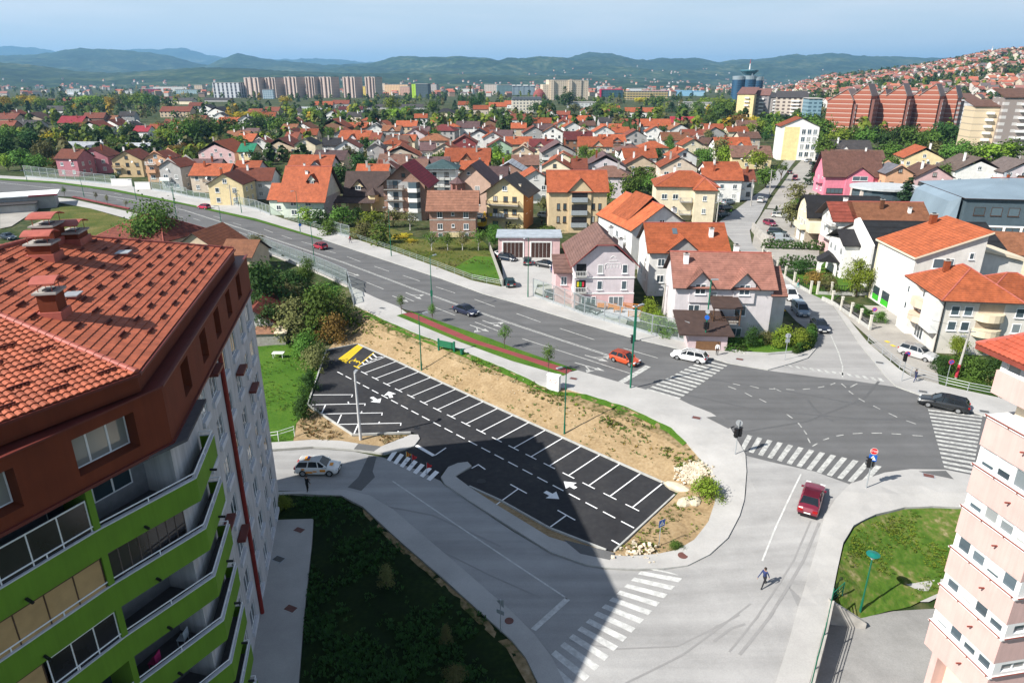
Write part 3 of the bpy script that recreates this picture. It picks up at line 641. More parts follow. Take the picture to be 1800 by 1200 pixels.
# apartment block on the left
def tiled(mb,o,u,v,n,poly_uv,tw=0.30,th=0.36,m=0,hs=1.0):
 """real clay tiles on a plane: o origin, u along the eave, v up the slope, n normal"""
 us=[q[0]for q in poly_uv];vs=[q[1]for q in poly_uv]
 ks=0.5+0.5*hs;prof=[(0.0,0.0),(0.2,0.045),(0.55,0.06),(0.85,0.02),(1.0,0.0)]
 b=min(vs)
 while b<max(vs):
  a=min(us)
  gu,gv=np.array([0.0]),np.array([0.0])
  while a<max(us):
   if inside(poly_uv,np.array([a+tw/2]),np.array([b+th/2]))[0]:
    for(s0,h0),(s1,h1)in zip(prof,prof[1:]):
     h0,h1=h0*hs,h1*hs;p=[o+u*(a+s0*tw)+v*(b-0.04)+n*(h0+0.055*ks),o+u*(a+s1*tw)+v*(b-0.04)+n*(h1+0.055*ks),o+u*(a+s1*tw)+v*(b+th)+n*h1,o+u*(a+s0*tw)+v*(b+th)+n*h0]
     mb.face(p,m)
     mb.face([p[0]-n*0.07*ks,p[1]-n*0.07*ks,p[1],p[0]],m)
   a+=tw
  b+=th
def ray_plane(px,py,o,n):
 c=Vector((0,0,CAM_H));d=Vector(ray(px,py));return c+d*((o-c).dot(n)/d.dot(n))
TILE=mat('terracotta_tiles',(0.335,0.088,0.043),0.68,0.28,1.7,spec=0.4)
RIDGE=mat('ridge_tiles',(0.36,0.10,0.075),0.55,0.2,2)
BROWN=mat('rust_render',(0.16,0.034,0.013),0.85,0.12,0.7,bump=0.2,bscale=30,streak=0.14)
BROWN2=mat('maroon_flashing',(0.13,0.028,0.022),0.5,0.12,1)
LIME=mat('lime_render',(0.135,0.26,0.022),0.85,0.10,0.6,bump=0.1,streak=0.12)
GREYW=mat('pale_grey_render',(0.50,0.49,0.50),0.9,0.08,0.7,streak=0.25)
SILL=mat('grey_sill',(0.55,0.56,0.6),0.7,0.1,2)
CURT=mat('curtain',(0.45,0.44,0.4),0.9,0.25,3)
BLIND=mat('tan_blind',(0.46,0.30,0.14),0.9,0.12,1.5)
DARKSHADE=mat('niche_shade',(0.02,0.02,0.022),0.9,0.3,2)  # near-black colour that paints inner shade on flat panels
def wallgrid(mb,p0,p1,z0,z1,ops,depth=0.2,m=0,mr=None,mback=None,side=-1):
 """wall from p0 to p1 (outside on the right-hand side going p0->p1), with real openings (u0,u1,za,zb)"""
 p0=Vector((p0[0],p0[1]));p1=Vector((p1[0],p1[1]));L=(p1-p0).length;d=(p1-p0)/L;nin=Vector((-d.y,d.x))*side
 pt=lambda u,z,k=0.0:(p0.x+d.x*u+nin.x*k,p0.y+d.y*u+nin.y*k,z)
 us=sorted({0.0,L,*[q for o in ops for q in o[:2]]});zs=sorted({z0,z1,*[q for o in ops for q in o[2:4]]})
 for a,b in zip(us,us[1:]):
  for c,e in zip(zs,zs[1:]):
   cu,cz=(a+b)/2,(c+e)/2
   if any(o[0]<cu<o[1]and o[2]<cz<o[3]for o in ops):continue
   mb.face([pt(a,c),pt(b,c),pt(b,e),pt(a,e)],m)
 mr=m if mr is None else mr
 for o in ops:
  a,b,c,e=o[:4]
  mb.face([pt(a,c),pt(b,c),pt(b,c,depth),pt(a,c,depth)],mr);mb.face([pt(a,e,depth),pt(b,e,depth),pt(b,e),pt(a,e)],mr)
  mb.face([pt(a,c),pt(a,c,depth),pt(a,e,depth),pt(a,e)],mr);mb.face([pt(b,c,depth),pt(b,c),pt(b,e),pt(b,e,depth)],mr)
  if mback is not None:mb.face([pt(a,c,depth),pt(b,c,depth),pt(b,e,depth),pt(a,e,depth)],mback)
 return pt
def winunit(parent,p0,d,nout,u0,u1,z0,z1,back,n=2,fm=PVC,glass=None,curtain=False,split=0.0):
 """window set `back` metres behind the wall line: frame with panes, sub-part glass"""
 L=u1-u0;f=0.06;ang=math.atan2(d.y,d.x)
 org=Vector((p0.x+d.x*u0-nout.x*back,p0.y+d.y*u0-nout.y*back,z0))
 mb=MB();h=z1-z0
 mb.box(0,L,-0.03,0.05,0,f);mb.box(0,L,-0.03,0.05,h-f,h);mb.box(0,f,-0.03,0.05,f,h-f);mb.box(L-f,L,-0.03,0.05,f,h-f)
 for k in range(1,n):
  x=L*k/n;mb.box(x-f*0.7,x+f*0.7,-0.028,0.05,f,h-f)
 if split:mb.box(f,L-f,-0.026,0.05,h*split-0.03,h*split+0.03)
 w=mb.build('window',fm,parent);w.location=org;w.rotation_euler=(0,0,ang)
 g=MB();g.box(f*0.5,L-f*0.5,0.01,0.03,f*0.5,h-f*0.5)
 if curtain:
  for k in range(int(L/0.12)):
   pass
 gl=g.build('pane',glass or GLASS,w);return w
blk=thing('apartment_block','tall apartment block with red tiled roof, rust brown top storey and lime green balconies','apartment block',(-16.1,28.2,-2.6))
BO=Vector(blk.location)
def bl(o):
 o.location=Vector(o.location)-BO;return o
def badd(mb,name,mats,parent=None,smooth=False):
 if parent is None:return bl(mb.build(name,mats,blk,smooth))
 o=mb.build(name,mats,parent,smooth);return o
E0,E1=Vector((-21.2,53.0)),Vector((-16.1,28.2));fS=Vector((-0.42,-0.907)).normalized();E2=E1+fS*36
dE=(E1-E0).normalized();nE=Vector((-dE.y,dE.x));nE=nE if nE.x>0 else-nE
nS=Vector((-fS.y,fS.x));nS=nS if nS.x>0 else-nS
wv=-nE
FOOT=[E0,E1,E2,E2+Vector((-14,3)),E1+wv*15+Vector((-3,0)),E0+wv*14]
ZB,ZT,ZP=-3.2,18.15,21.0;ST=2.92
floors=[ZT-ST*(k+1)for k in range(7)]
body=MB()
opsE=[];LE=(E1-E0).length
ecols=[1.6,4.6,8.0,11.6,15.0,18.0]
for k,zf in enumerate(floors):
 for j,u in enumerate(ecols):opsE.append((u,u+(1.3 if j%2 else 1.6),zf+0.9 if j%2 else zf+0.85,zf+2.35))
wallgrid(body,E0,E1,ZB,ZT,opsE,0.16,0,None,1)
B1=E1-nS*1.7+fS*0.3;B2=E2-nS*1.7
opsS=[]
for zf in floors:
 for u in(0.7,7.2,13.7,20.2,26.7):opsS.append((u,u+2.9,zf+0.85,zf+2.35));opsS.append((u+3.1,u+4.0,zf+0.06,zf+2.35))
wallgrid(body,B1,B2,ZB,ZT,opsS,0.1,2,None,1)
body.face([(E1.x,E1.y,ZB),(B1.x,B1.y,ZB),(B1.x,B1.y,ZT),(E1.x,E1.y,ZT)],0)
wl_=[FOOT[2],FOOT[3],FOOT[4],FOOT[5],FOOT[0]]
for a,b in zip(wl_,wl_[1:]):body.face([(a.x,a.y,ZB),(b.x,b.y,ZB),(b.x,b.y,ZT),(a.x,a.y,ZT)],0)
badd(body,'wall',[GREYW,GLASS,mat('loggia_wall_shade',(0.20,0.20,0.21),0.9)])  # loggia back wall darkened, shade inside the loggias put into its colour
for q in opsE:
 winunit(blk,E0-BO.xy,dE,nE,q[0],q[1],q[2]-BO.z,q[3]-BO.z,0.1,2)
for q in opsE:
 sl=MB();a=E0+dE*(q[0]-0.12)+nE*0.07;b=E0+dE*(q[1]+0.12)+nE*0.07
 sl.beam((a.x,a.y,q[2]-0.26),(b.x,b.y,q[2]-0.22),0.15,0.36)
 badd(sl,'window_ledge',SILL)
for zf,u in((floors[0],14.9),(floors[1],8.0),(floors[3],18.0),(floors[4],15.0),(floors[2],4.6)):
 aw=MB();a=E0+dE*(u-0.1)+nE*0.3;b=E0+dE*(u+1.7)+nE*0.3;aw.beam((a.x,a.y,zf+2.5),(b.x,b.y,zf+2.5),0.5,0.18);badd(aw,'awning',BROWN2)
pp=MB();q=E0+dE*13.6+nE*0.12;pp.tube((q.x,q.y,ZB),(q.x,q.y,ZT),0.16,n=8);badd(pp,'downpipe',mat('red_pipe',(0.2,0.02,0.015),0.5))
OC=Vector((-15.3,28.55));OE=Vector((-16.22,32.9));WE=OE-nE*0.75;S0=E1+fS*0.2+nS*0.1
Sfar=E2+nS*0.1
outl=[WE,OE,OC,E1+fS*4.1+nS*0.1,Sfar]
def offs(poly,k):
 return[WE,OE-nE*k+Vector((0,-0.0)),OC+(-nE-nS)*k*0.62,E1+fS*4.1+nS*(0.1-k),Sfar-nS*k]
def wallband(mb,poly,th,z0,z1,m=0,top=None):
 a=poly;b=offs(poly,th)
 for i in range(len(a)-1):
  mb.hexa([(*a[i].xy,z0),(*a[i+1].xy,z0),(*b[i+1].xy,z0),(*b[i].xy,z0),(*a[i].xy,z1),(*a[i+1].xy,z1),(*b[i+1].xy,z1),(*b[i].xy,z1)],m,top)
slabs=MB()
for zf in floors:
 poly=[WE,OE,OC,E1+fS*4.1+nS*0.1,Sfar,Sfar-nS*1.85,B1,E1]
 poly=offs(outl,0.05)+[Sfar-nS*1.85,B1,E1]
 slabs.prism([p.xy for p in poly],zf-0.2,zf,0)
slabs.prism([p.xy for p in(offs(outl,0.08)+[Sfar-nS*1.85,B1,E1])],ZT-0.16,ZT-0.02,0)
badd(slabs,'balcony_floor',mat('balcony_floor',(0.09,0.085,0.09),0.9))
for k,zf in enumerate(floors):
 gp=MB();wallband(gp,outl,0.14,zf-0.55,zf+0.72,0);g=badd(gp,'balcony',LIME)
 sg=MB();wallband(sg,[p+(Vector((0,0)))for p in outl],0.2,zf+0.72,zf+0.78,0);badd(sg,'ledge',SILL,g)
 rl=MB();oo=offs(outl,0.08)
 for a,b in zip(oo,oo[1:]):
  rl.tube((*a.xy,zf+1.0),(*b.xy,zf+1.0),0.035,n=6)
  n_=max(1,int((b-a).length/2.1))
  for i in range(n_+1):
   q=a.lerp(b,i/n_);rl.tube((*q.xy,zf+0.76),(*q.xy,zf+1.0),0.03,n=5)
 badd(rl,'rail',PVC,g)
 for q,nn in[(E1+fS*u+nS*0.15,nS)for u in(2.2,7.4,13.8)]+[(OE.lerp(OC,0.45)-nE*0.05,nE)]:
  sp_=MB();sp_.tube((*q.xy,zf-0.25),(*(q+nn*0.4).xy,zf-0.3),0.07,n=6);badd(sp_,'drain_spout',BLACK,g)
for u in(4.1,10.6,17.1,23.6,30.1):
 pr=MB();a=E1+fS*u+nS*0.08;b=E1+fS*u-nS*1.72
 pr.beam((*a.xy,(ZB+ZT)/2),(*b.xy,(ZB+ZT)/2),0.28,ZT-ZB);badd(pr,'pier',LIME)
for q in opsS:
 winunit(blk,B1-BO.xy,fS,nS,q[0],q[1],q[2]-BO.z,q[3]-BO.z,0.06,3 if q[1]-q[0]>2 else 1,split=0.0)
def screen(u0,u1,zf,material,n,name,fm=None,z0=0.78,z1=2.32):
 a=E1+fS*u0-nS*0.04;b=E1+fS*u1-nS*0.04;m_=MB()
 m_.beam((*a.xy,zf+(z0+z1)/2),(*b.xy,zf+(z0+z1)/2),0.05,z1-z0);s_=badd(m_,name,material)
 if fm:
  fr=MB()
  for i in range(n+1):
   q=a.lerp(b,i/n)+nS*0.03;fr.tube((*q.xy,zf+z0),(*q.xy,zf+z1),0.03,n=4)
  fr.beam((*(a+nS*0.03).xy,zf+z1-0.03),(*(b+nS*0.03).xy,zf+z1-0.03),0.06,0.06)
  badd(fr,'frame',fm,s_)
DG=mat('tinted_glazing',(0.022,0.02,0.024),0.12,0.4,0.6,spec=0.6)
screen(0.0,3.95,floors[1],DG,8,'loggia_glazing',mat('bronze_frame',(0.12,0.09,0.08),0.5))
screen(4.3,10.4,floors[0],DG,5,'loggia_glazing',PVC)
screen(4.3,10.4,floors[1],BLIND,5,'loggia_blind',WOOD)
screen(7.5,10.4,floors[2],BLIND,2,'loggia_blind',WOOD)
screen(4.3,7.3,floors[2],DG,3,'loggia_glazing',PVC)
for k,u,nm,cc in((3,2.6,'folded pink deck chair leaning in the third loggia',(0.45,0.03,0.14)),(3,0.9,'pale plastic chair in the third corner loggia',(0.5,0.55,0.6)),(2,8.6,'turquoise box in the glazed left loggia',(0.03,
0.22,0.24)),(3,5.6,'clothes airer in the third left loggia',(0.4,0.42,0.45)),(4,2.2,'small white stool in the fourth loggia',(0.55,0.55,0.55)),(5,1.6,'grey chair in the fifth loggia',(0.4,0.4,0.42))):
 q=E1+fS*u-nS*0.75;c_=thing('balcony_chair' if 'chair' in nm else 'balcony_stool' if 'stool' in nm else 'storage_box' if 'box' in nm else 'clothes_airer',nm,'chair' if 'chair' in nm else 'household item',(*q.xy,floors[k]),
math.atan2(fS.y,fS.x)+0.4);mc_=mat('household',cc,0.6)
 mb=MB();mb.box(-0.24,0.24,-0.22,0.22,0.40,0.45);mb.build('top',mc_,c_)
 for x in(-0.2,0.2):
  for y in(-0.18,0.18):mb=MB();mb.box(x-0.02,x+0.02,y-0.02,y+0.02,0,0.40);mb.build('leg',mc_,c_)
 if 'chair' in nm:mb=MB();mb.box(-0.24,0.24,0.19,0.23,0.45,0.95);mb.build('backrest',mc_,c_)
top=MB()
nE_=[(u,u+1.5,ZT+0.75,ZP-0.35)for u in(4.0,8.2,12.2,16.2,20.6)]
nS_=[(1.55,4.35,ZT+0.6,ZP-0.55),(6.6,9.4,ZT+0.6,ZP-0.55),(12.0,14.8,ZT+0.6,ZP-0.55),(18,20.8,ZT+0.6,ZP-0.55)]
e0,e1,e2=E0+nE*0.12,E1+(nE+nS)*0.1,E2+nS*0.12
wallgrid(top,e0,e1,ZT-0.05,ZP,nE_,0.9,0,0,0);wallgrid(top,e1,e2,ZT-0.05,ZP,nS_,0.75,0,0,0)
w0=E0+wv*14
top.face([(w0.x,w0.y,ZT),(e0.x,e0.y,ZT),(e0.x,e0.y,ZP),(w0.x,w0.y,ZP)],0)
bi=lambda a,b,k:(a+k)
for a,b,na,nb in((e0,e1,nE,(nE+nS)*0.55),(e1,e2,(nE+nS)*0.55,nS)):
 ai,bi_=a-na*1.0,b-nb*1.0
 top.face([(*a.xy,ZP),(*b.xy,ZP),(*bi_.xy,ZP-0.03),(*ai.xy,ZP-0.03)],1)
 top.face([(*ai.xy,ZP-0.03),(*bi_.xy,ZP-0.03),(*bi_.xy,ZP+0.85),(*ai.xy,ZP+0.85)],0)
 top.beam((*(a+na*0.05).xy,ZT-0.02),(*(b+nb*0.05).xy,ZT-0.02),0.14,0.14,1)
 top.beam((*(a+na*0.02).xy,ZP+0.02),(*(b+nb*0.02).xy,ZP+0.02),0.16,0.08,1)
topo=badd(top,'top_storey',[BROWN,BROWN2])
dd1=(e2-e1).normalized()
for q in nS_:winunit(blk,e1-BO.xy,dd1,nS,q[0]+0.02,q[1]-0.02,q[2]-BO.z+0.02,q[3]-BO.z,0.7,3,glass=glassm('curtained_glass',(0.12,0.12,0.11),0.1))
dd0=(e1-e0).normalized()
for q in nE_:winunit(blk,e0-BO.xy,dd0,nE,q[0]+0.02,q[1]-0.02,q[2]-BO.z+0.02,q[3]-BO.z,0.85,1)
rA,rB,rC=P(410,437,22),P(240,655,22),P(0,742,22);rH=P(0,555,24.0)
u1=(rB-rA).normalized();n1=u1.cross(rH-rB).normalized();n1=n1 if n1.z>0 else-n1;v1=n1.cross(u1);v1=v1 if v1.z>0 else-v1
pk=ray_plane(95,412,rA,n1);pk2=ray_plane(0,436,rA,n1);hd=(rH-rB).normalized();Hend=rB+hd*11.5
rdir=(pk2-pk);Rend=pk+rdir*2.6
polyE=[rA,rB,Hend,Rend,pk]
uv=[((p-rA).dot(u1),(p-rA).dot(v1))for p in polyE]
rf=MB();tiled(rf,rA,u1,v1,n1,uv,0.34,0.40,0,0.4)
rf.face([p-n1*0.04 for p in polyE],0)
u2=(rC-rB).normalized();n2=u2.cross(rH-rB).normalized();n2=n2 if n2.z>0 else-n2;v2=n2.cross(u2);v2=v2 if v2.z>0 else-v2
c2=rB+u2*32;h2=c2+v2*11.0
polyS=[rB,c2,h2,Hend]
uv2=[((p-rB).dot(u2),(p-rB).dot(v2))for p in polyS]
vis=[(0,0),(9,0),(9,9),((Hend-rB).dot(u2),(Hend-rB).dot(v2))]
tiled(rf,rB,u2,v2,n2,vis,0.30,0.34)
rf.face([p-n2*0.04 for p in polyS],0)
bk=[rA+Vector((wv.x,wv.y,0))*15,Rend+Vector((-9,2,-2.2)),h2+Vector((-6,4,-2.5))]
rf.face([pk,rA+Vector((wv.x,wv.y,0))*15.0,Rend+Vector((-9,2,-2.2)),Rend],0)
rf.face([rA,pk,rA+Vector((wv.x,wv.y,0))*15.0],1)
rf.face([Rend,Rend+Vector((-9,2,-2.2)),h2+Vector((-6,4,-2.5)),h2,Hend],0)
for a,b in((rA,rB),(rB,c2)):
 rf.face([a+Vector((0,0,-0.05)),b+Vector((0,0,-0.05)),b+Vector((0,0,-0.9)),a+Vector((0,0,-0.9))],1)
rf.prism([p.xy for p in(rA,rB,c2,bk[2],bk[0])],21.15,21.2,1)
roof=badd(rf,'roof',[TILE,BROWN])
for a,b,r in((rB,Hend,0.17),(pk,Rend,0.17),(rA,pk,0.12)):
 n_=int((b-a).length/0.42);rg=MB()
 for i in range(n_):
  p,q=a.lerp(b,i/n_),a.lerp(b,(i+1.12)/n_);up=Vector((0,0,0.03));rg.tube(p+up,q+up,r,r*0.86,10)
 badd(rg,'ridge_cap',RIDGE,roof)
gt=MB();gt.beam(rA+Vector((0.1,0,-0.08)),rB+Vector((0.1,0,-0.08)),0.14,0.12);gt.beam(rB+Vector((0.1,0,-0.08)),c2,0.14,0.12);badd(gt,'gutter',BROWN2,roof)
sgm=MB();sgm.box(-0.42,0.42,-0.02,0.02,0.0,0.09)
for k in range(5):sgm.box(-0.32+k*0.145,-0.27+k*0.145,-0.12,-0.02,0.0,0.05)
sg_me=sgm.mesh('snow_guard',mat('guard_maroon',(0.11,0.025,0.018),0.6))
cnt=0
def guard(o,u,v,n,a,b):
 g=link('snow_guard',sg_me,roof);M=Matrix((u,v,n)).transposed().to_4x4();M.translation=o+u*a+v*b+n*0.07;g.matrix_basis=M
for r_ in range(12):
 for c_ in range(9):
  a,b=0.8+c_*2.3+(r_%2)*1.15,0.75+r_*0.95
  if cnt<84 and inside(uv,np.array([a]),np.array([b]))[0]and inside(uv,np.array([a+0.6]),np.array([b+0.4]))[0]:guard(rA,u1,v1,n1,a,b);cnt+=1
for r_ in range(6):
 for c_ in range(4):
  a,b=0.9+c_*2.0+(r_%2)*1.0,0.7+r_*0.95
  if cnt<99 and inside(vis,np.array([a-0.5]),np.array([b]))[0]:guard(rB,u2,v2,n2,a,b);cnt+=1
def chimney(px,py,w,d,h,cover=True,z=None):
 b=ray_plane(px,py,rA,n1);c_=MB();ang=math.atan2(u1.y,u1.x)
 c_.box(-w/2,w/2,-d/2,d/2,-0.7,h,0);c_.box(-w/2-0.12,w/2+0.12,-d/2-0.12,d/2+0.12,-0.7,0.28,1)
 c_.box(-w/2-0.12,w/2+0.12,-d/2-0.12,d/2+0.12,h,h+0.1,2);c_.box(-w/4,w/4,-d/4,d/4,h+0.1,h+0.16,3)
 o=c_.build('chimney',[BROWN,RIDGE,CONC,BLACK],roof);o.location=b;o.rotation_euler=(0,0,ang)
 if cover:
  cv=MB();N=8
  for sx in(-w/2+0.1,w/2-0.1):
   for sy in(-d/2+0.1,d/2-0.1):cv.tube((sx,sy,h+0.1),(sx,sy,h+0.55),0.02,n=4)
  pr=[(-w/2-0.15+(w+0.3)*k/N,h+0.5+0.22*math.sin(math.pi*k/N))for k in range(N+1)]
  for(xa,za),(xb,zb)in zip(pr,pr[1:]):cv.hexa([(xa,-d/2-0.15,za),(xb,-d/2-0.15,zb),(xb,d/2+0.15,zb),(xa,d/2+0.15,za),(xa,-d/2-0.15,za+0.05),(xb,-d/2-0.15,zb+0.05),(xb,d/2+0.15,zb+0.05),(xa,d/2+0.15,za+0.05)])
  cv2=cv.build('chimney_cover',RIDGE,roof);cv2.location=b;cv2.rotation_euler=(0,0,ang)
chimney(97,553,1.0,0.8,1.15);chimney(80,452,1.15,1.2,0.8,True)
chimney(90,424,1.7,1.1,1.0);chimney(133,424,1.6,1.0,0.6)
for px,py in((218,448),(128,523)):
 b=ray_plane(px,py,rA,n1);v_=MB();v_.box(-0.35,0.35,-0.3,0.3,0.0,0.16,0);v_.box(-0.45,0.45,-0.38,0.38,0.16,0.22,1)
 o=v_.build('roof_vent',[RIDGE,GREYM],roof);o.location=b;o.rotation_euler=(0,0,math.atan2(u1.y,u1.x))
# pink tower on the right edge
ptw=thing('apartment_tower','pale pink apartment tower with white ribbon windows cropped by the right edge','apartment block',(27.2,29.7,-3.4));PO=Vector(ptw.location)
PINK=mat('pink_render',(0.62,0.42,0.385),0.9,0.06,0.8,streak=0.10);CREAM=mat('cream_render',(0.70,0.60,0.45),0.9,0.06,0.8)
WALLW=mat('white_render',(0.75,0.74,0.72),0.85,0.05,0.9);RUST=mat('rust_rail',(0.22,0.05,0.035),0.6)
def padd(mb,name,mats,parent=None):
 o=mb.build(name,mats,parent or ptw)
 if parent is None:o.location=-PO
 return o
QA,QB=Vector((26.45,34.0)),Vector((27.25,29.55));dq=(QB-QA).normalized();nq=Vector((dq.y,-dq.x));nq=nq if nq.x<0 else-nq
de=-nq;QC=QB+de*9;QD=QA+de*9
zl=[16.5,13.4,10.6,7.7,4.9,2.1]
core=MB();ins=lambda k:[QA+de*k+dq*k,QB+de*k-dq*k,QC-de*k-dq*k,QD-de*k+dq*k]
core.prism([p.xy for p in[QA+de*1.4+dq*0.6,QB+de*1.0-dq*0.5,QC,QD]],-3.6,19.2,0)
padd(core,'core_wall',CREAM)
low=MB();low.prism([p.xy for p in[QA+de*0.5+dq*0.3,QA+de*0.5+dq*0.75,QA+de*1.45+dq*0.75,QA+de*1.45+dq*0.3]],-3.6,0.4,0);padd(low,'pillar',PINK)
for k,z in enumerate(zl):
 pb=MB();z0=z-1.75 if k<5 else z-1.85
 pb.prism([p.xy for p in(QA,QB,QC,QD)],z0,z,0)
 b_=padd(pb,'spandrel',PINK)
 lg=MB();lg.prism([(QA+nq*0.1-dq*0.1).xy,(QB+nq*0.1+dq*0.1).xy,(QC+dq*0.1).xy,(QD-dq*0.1).xy],z,z+0.09,0);padd(lg,'ledge',WALLW,b_)
 rr=MB();rr.tube((*(QA+nq*0.16).xy,z+0.16),(*(QB+nq*0.16).xy,z+0.16),0.035,n=6);rr.tube((*(QB+dq*0.16).xy,z+0.16),(*(QB+de*4+dq*0.16).xy,z+0.16),0.035,n=6)
 for t in(0.02,0.34,0.67,0.98):
  q=QA.lerp(QB,t)+nq*0.16;rr.tube((*q.xy,z+0.05),(*q.xy,z+0.16),0.025,n=4)
 padd(rr,'rail',RUST,b_)
 sp_=MB();q=QA.lerp(QB,0.6);sp_.tube((*q.xy,z-0.75),(*(q+nq*0.35).xy,z-0.68),0.05,n=6);padd(sp_,'drain_spout',RUST,b_)
 if k==0:
  continue
 zh=(zl[k-1]-1.75)-z-0.09
 L=(QB-QA).length
 wr=MB();a=QA+de*0.12
 ops=[(0.22+i*1.05,0.22+i*1.05+0.88,z+0.14,z+zh-0.03)for i in range(4)]
 wallgrid(wr,a,QB+de*0.12,z+0.08,z+zh+0.1,ops,0.14,0,0,side=1)
 padd(wr,'window_wall',WALLW)
 for i,q in enumerate(ops):
  winunit(ptw,a-PO.xy,dq,nq,q[0],q[1],q[2]-PO.z,q[3]-PO.z,0.1,1)
  if(i+k)%3:
   bd=MB();hh=0.25+0.5*((i*7+k*3)%4)/3;c0=a+dq*(q[0]+0.05)+de*0.08;c1=a+dq*(q[1]-0.05)+de*0.08;zz=q[3]-(q[3]-q[2])*hh/2
   bd.beam((*c0.xy,zz),(*c1.xy,zz),0.015,(q[3]-q[2])*hh);padd(bd,'roller_blind',mat('pale_blind',(0.55,0.60,0.58),0.8,0.1,4))
 so=MB();wallgrid(so,QB+de*0.12,QB+de*5,z+0.08,z+zh+0.1,[(0.5,2.2,z+0.3,z+zh-0.1)],0.12,0,0,None,side=1);padd(so,'window_wall',WALLW)
 winunit(ptw,QB+de*0.12-PO.xy,de,dq,0.5,2.2,z+0.3-PO.z,z+zh-0.1-PO.z,0.1,2)
tb=MB();t0,t1=QA+de*0.3+dq*0.2,QB+de*0.3
wallgrid(tb,t0+dq*0.3+de*0.9,t1,16.55,17.9,[(1.0,2.0,16.6,17.8)],0.2,0,0,1,side=1);padd(tb,'balcony_back',[CREAM,GLASS])
ub=MB();ub.prism([p.xy for p in(QA+dq*0.2-dq*0.4,QB+dq*0.3,QC,QD-dq*0.4)],17.9,19.25,0);padd(ub,'spandrel',PINK)
uw=MB();a,b=QA+de*0.1-dq*0.1,QB+de*0.1
wallgrid(uw,a,b,19.25,20.5,[(0.35+i*1.1,1.2+i*1.1,19.35,20.4)for i in range(4)],0.12,0,0,side=1);padd(uw,'window_wall',WALLW)
for i in range(4):winunit(ptw,a-PO.xy,dq,nq,0.35+i*1.1,1.2+i*1.1,19.35-PO.z,20.4-PO.z,0.1,1)
rt=MB();e=[QA-dq*1.3+nq*0.6,QB+dq*0.8+nq*0.6,QC+dq*0.8,QD-dq*1.3];apx=Vector((*((QA+QB+QC+QD)/4).xy,23.0))
e3=[Vector((*p.xy,20.4))for p in e]
uu=(e3[1]-e3[0]).normalized();nn_=uu.cross(apx-e3[0]).normalized();nn_=nn_ if nn_.z>0 else-nn_;vv_=nn_.cross(uu);vv_=vv_ if vv_.z>0 else-vv_
tiled(rt,e3[0],uu,vv_,nn_,[(0,0),((e3[1]-e3[0]).length,0),((apx-e3[0]).dot(uu),(apx-e3[0]).dot(vv_))],0.3,0.36)
for i in range(4):rt.face([e3[i]-Vector((0,0,.04)),e3[(i+1)%4]-Vector((0,0,.04)),apx-Vector((0,0,.04))],0)
rt.face([p-Vector((0,0,0.3))for p in e3],1)
for i in range(4):rt.face([e3[i]-Vector((0,0,.04)),e3[(i+1)%4]-Vector((0,0,.04)),e3[(i+1)%4]-Vector((0,0,.3)),e3[i]-Vector((0,0,.3))],1)
r_=padd(rt,'roof',[mat('red_tiles',(0.40,0.09,0.05),0.6,0.15,1.5),RUST])
for q in e3[:2]:rr=MB();rr.tube(q,apx,0.13,n=8);padd(rr,'ridge_cap',RIDGE,r_)
# houses
_winmesh={}
FRAMES={'w':PVC,'b':mat('brown_frame',(0.07,0.035,0.02),0.6)}
def win_me(w,h,n,fm,sill=True):
 k=(round(w,2),round(h,2),n,fm,sill)
 if k not in _winmesh:
  mb=MB();f=0.09
  mb.box(-w/2,w/2,-0.05,0.02,0,f);mb.box(-w/2,w/2,-0.05,0.02,h-f,h);mb.box(-w/2,-w/2+f,-0.05,0.02,f,h-f);mb.box(w/2-f,w/2,-0.05,0.02,f,h-f)
  for i in range(1,n):x=-w/2+w*i/n;mb.box(x-f*0.5,x+f*0.5,-0.048,0.02,f,h-f)
  if sill:mb.box(-w/2-0.08,w/2+0.08,-0.16,0.0,-0.07,-0.001)
  mb2=MB();mb2.box(-w/2+f*0.6,w/2-f*0.6,-0.02,0.015,f*0.6,h-f*0.6)
  mb1=MB();mb1.v=list(mb.v);mb1.f=list(mb.f);mb1.m=list(mb.m);i0=len(mb1.v);mb1.v+=mb2.v;mb1.f+=[tuple(i0+q for q in f_)for f_ in mb2.f];mb1.m+=[1]*len(mb2.f)
  _winmesh[k]=(mb.mesh('window',FRAMES[fm]),mb2.mesh('pane',GLASS),mb1.mesh('window',[FRAMES[fm],GLASS]))
 return _winmesh[k]
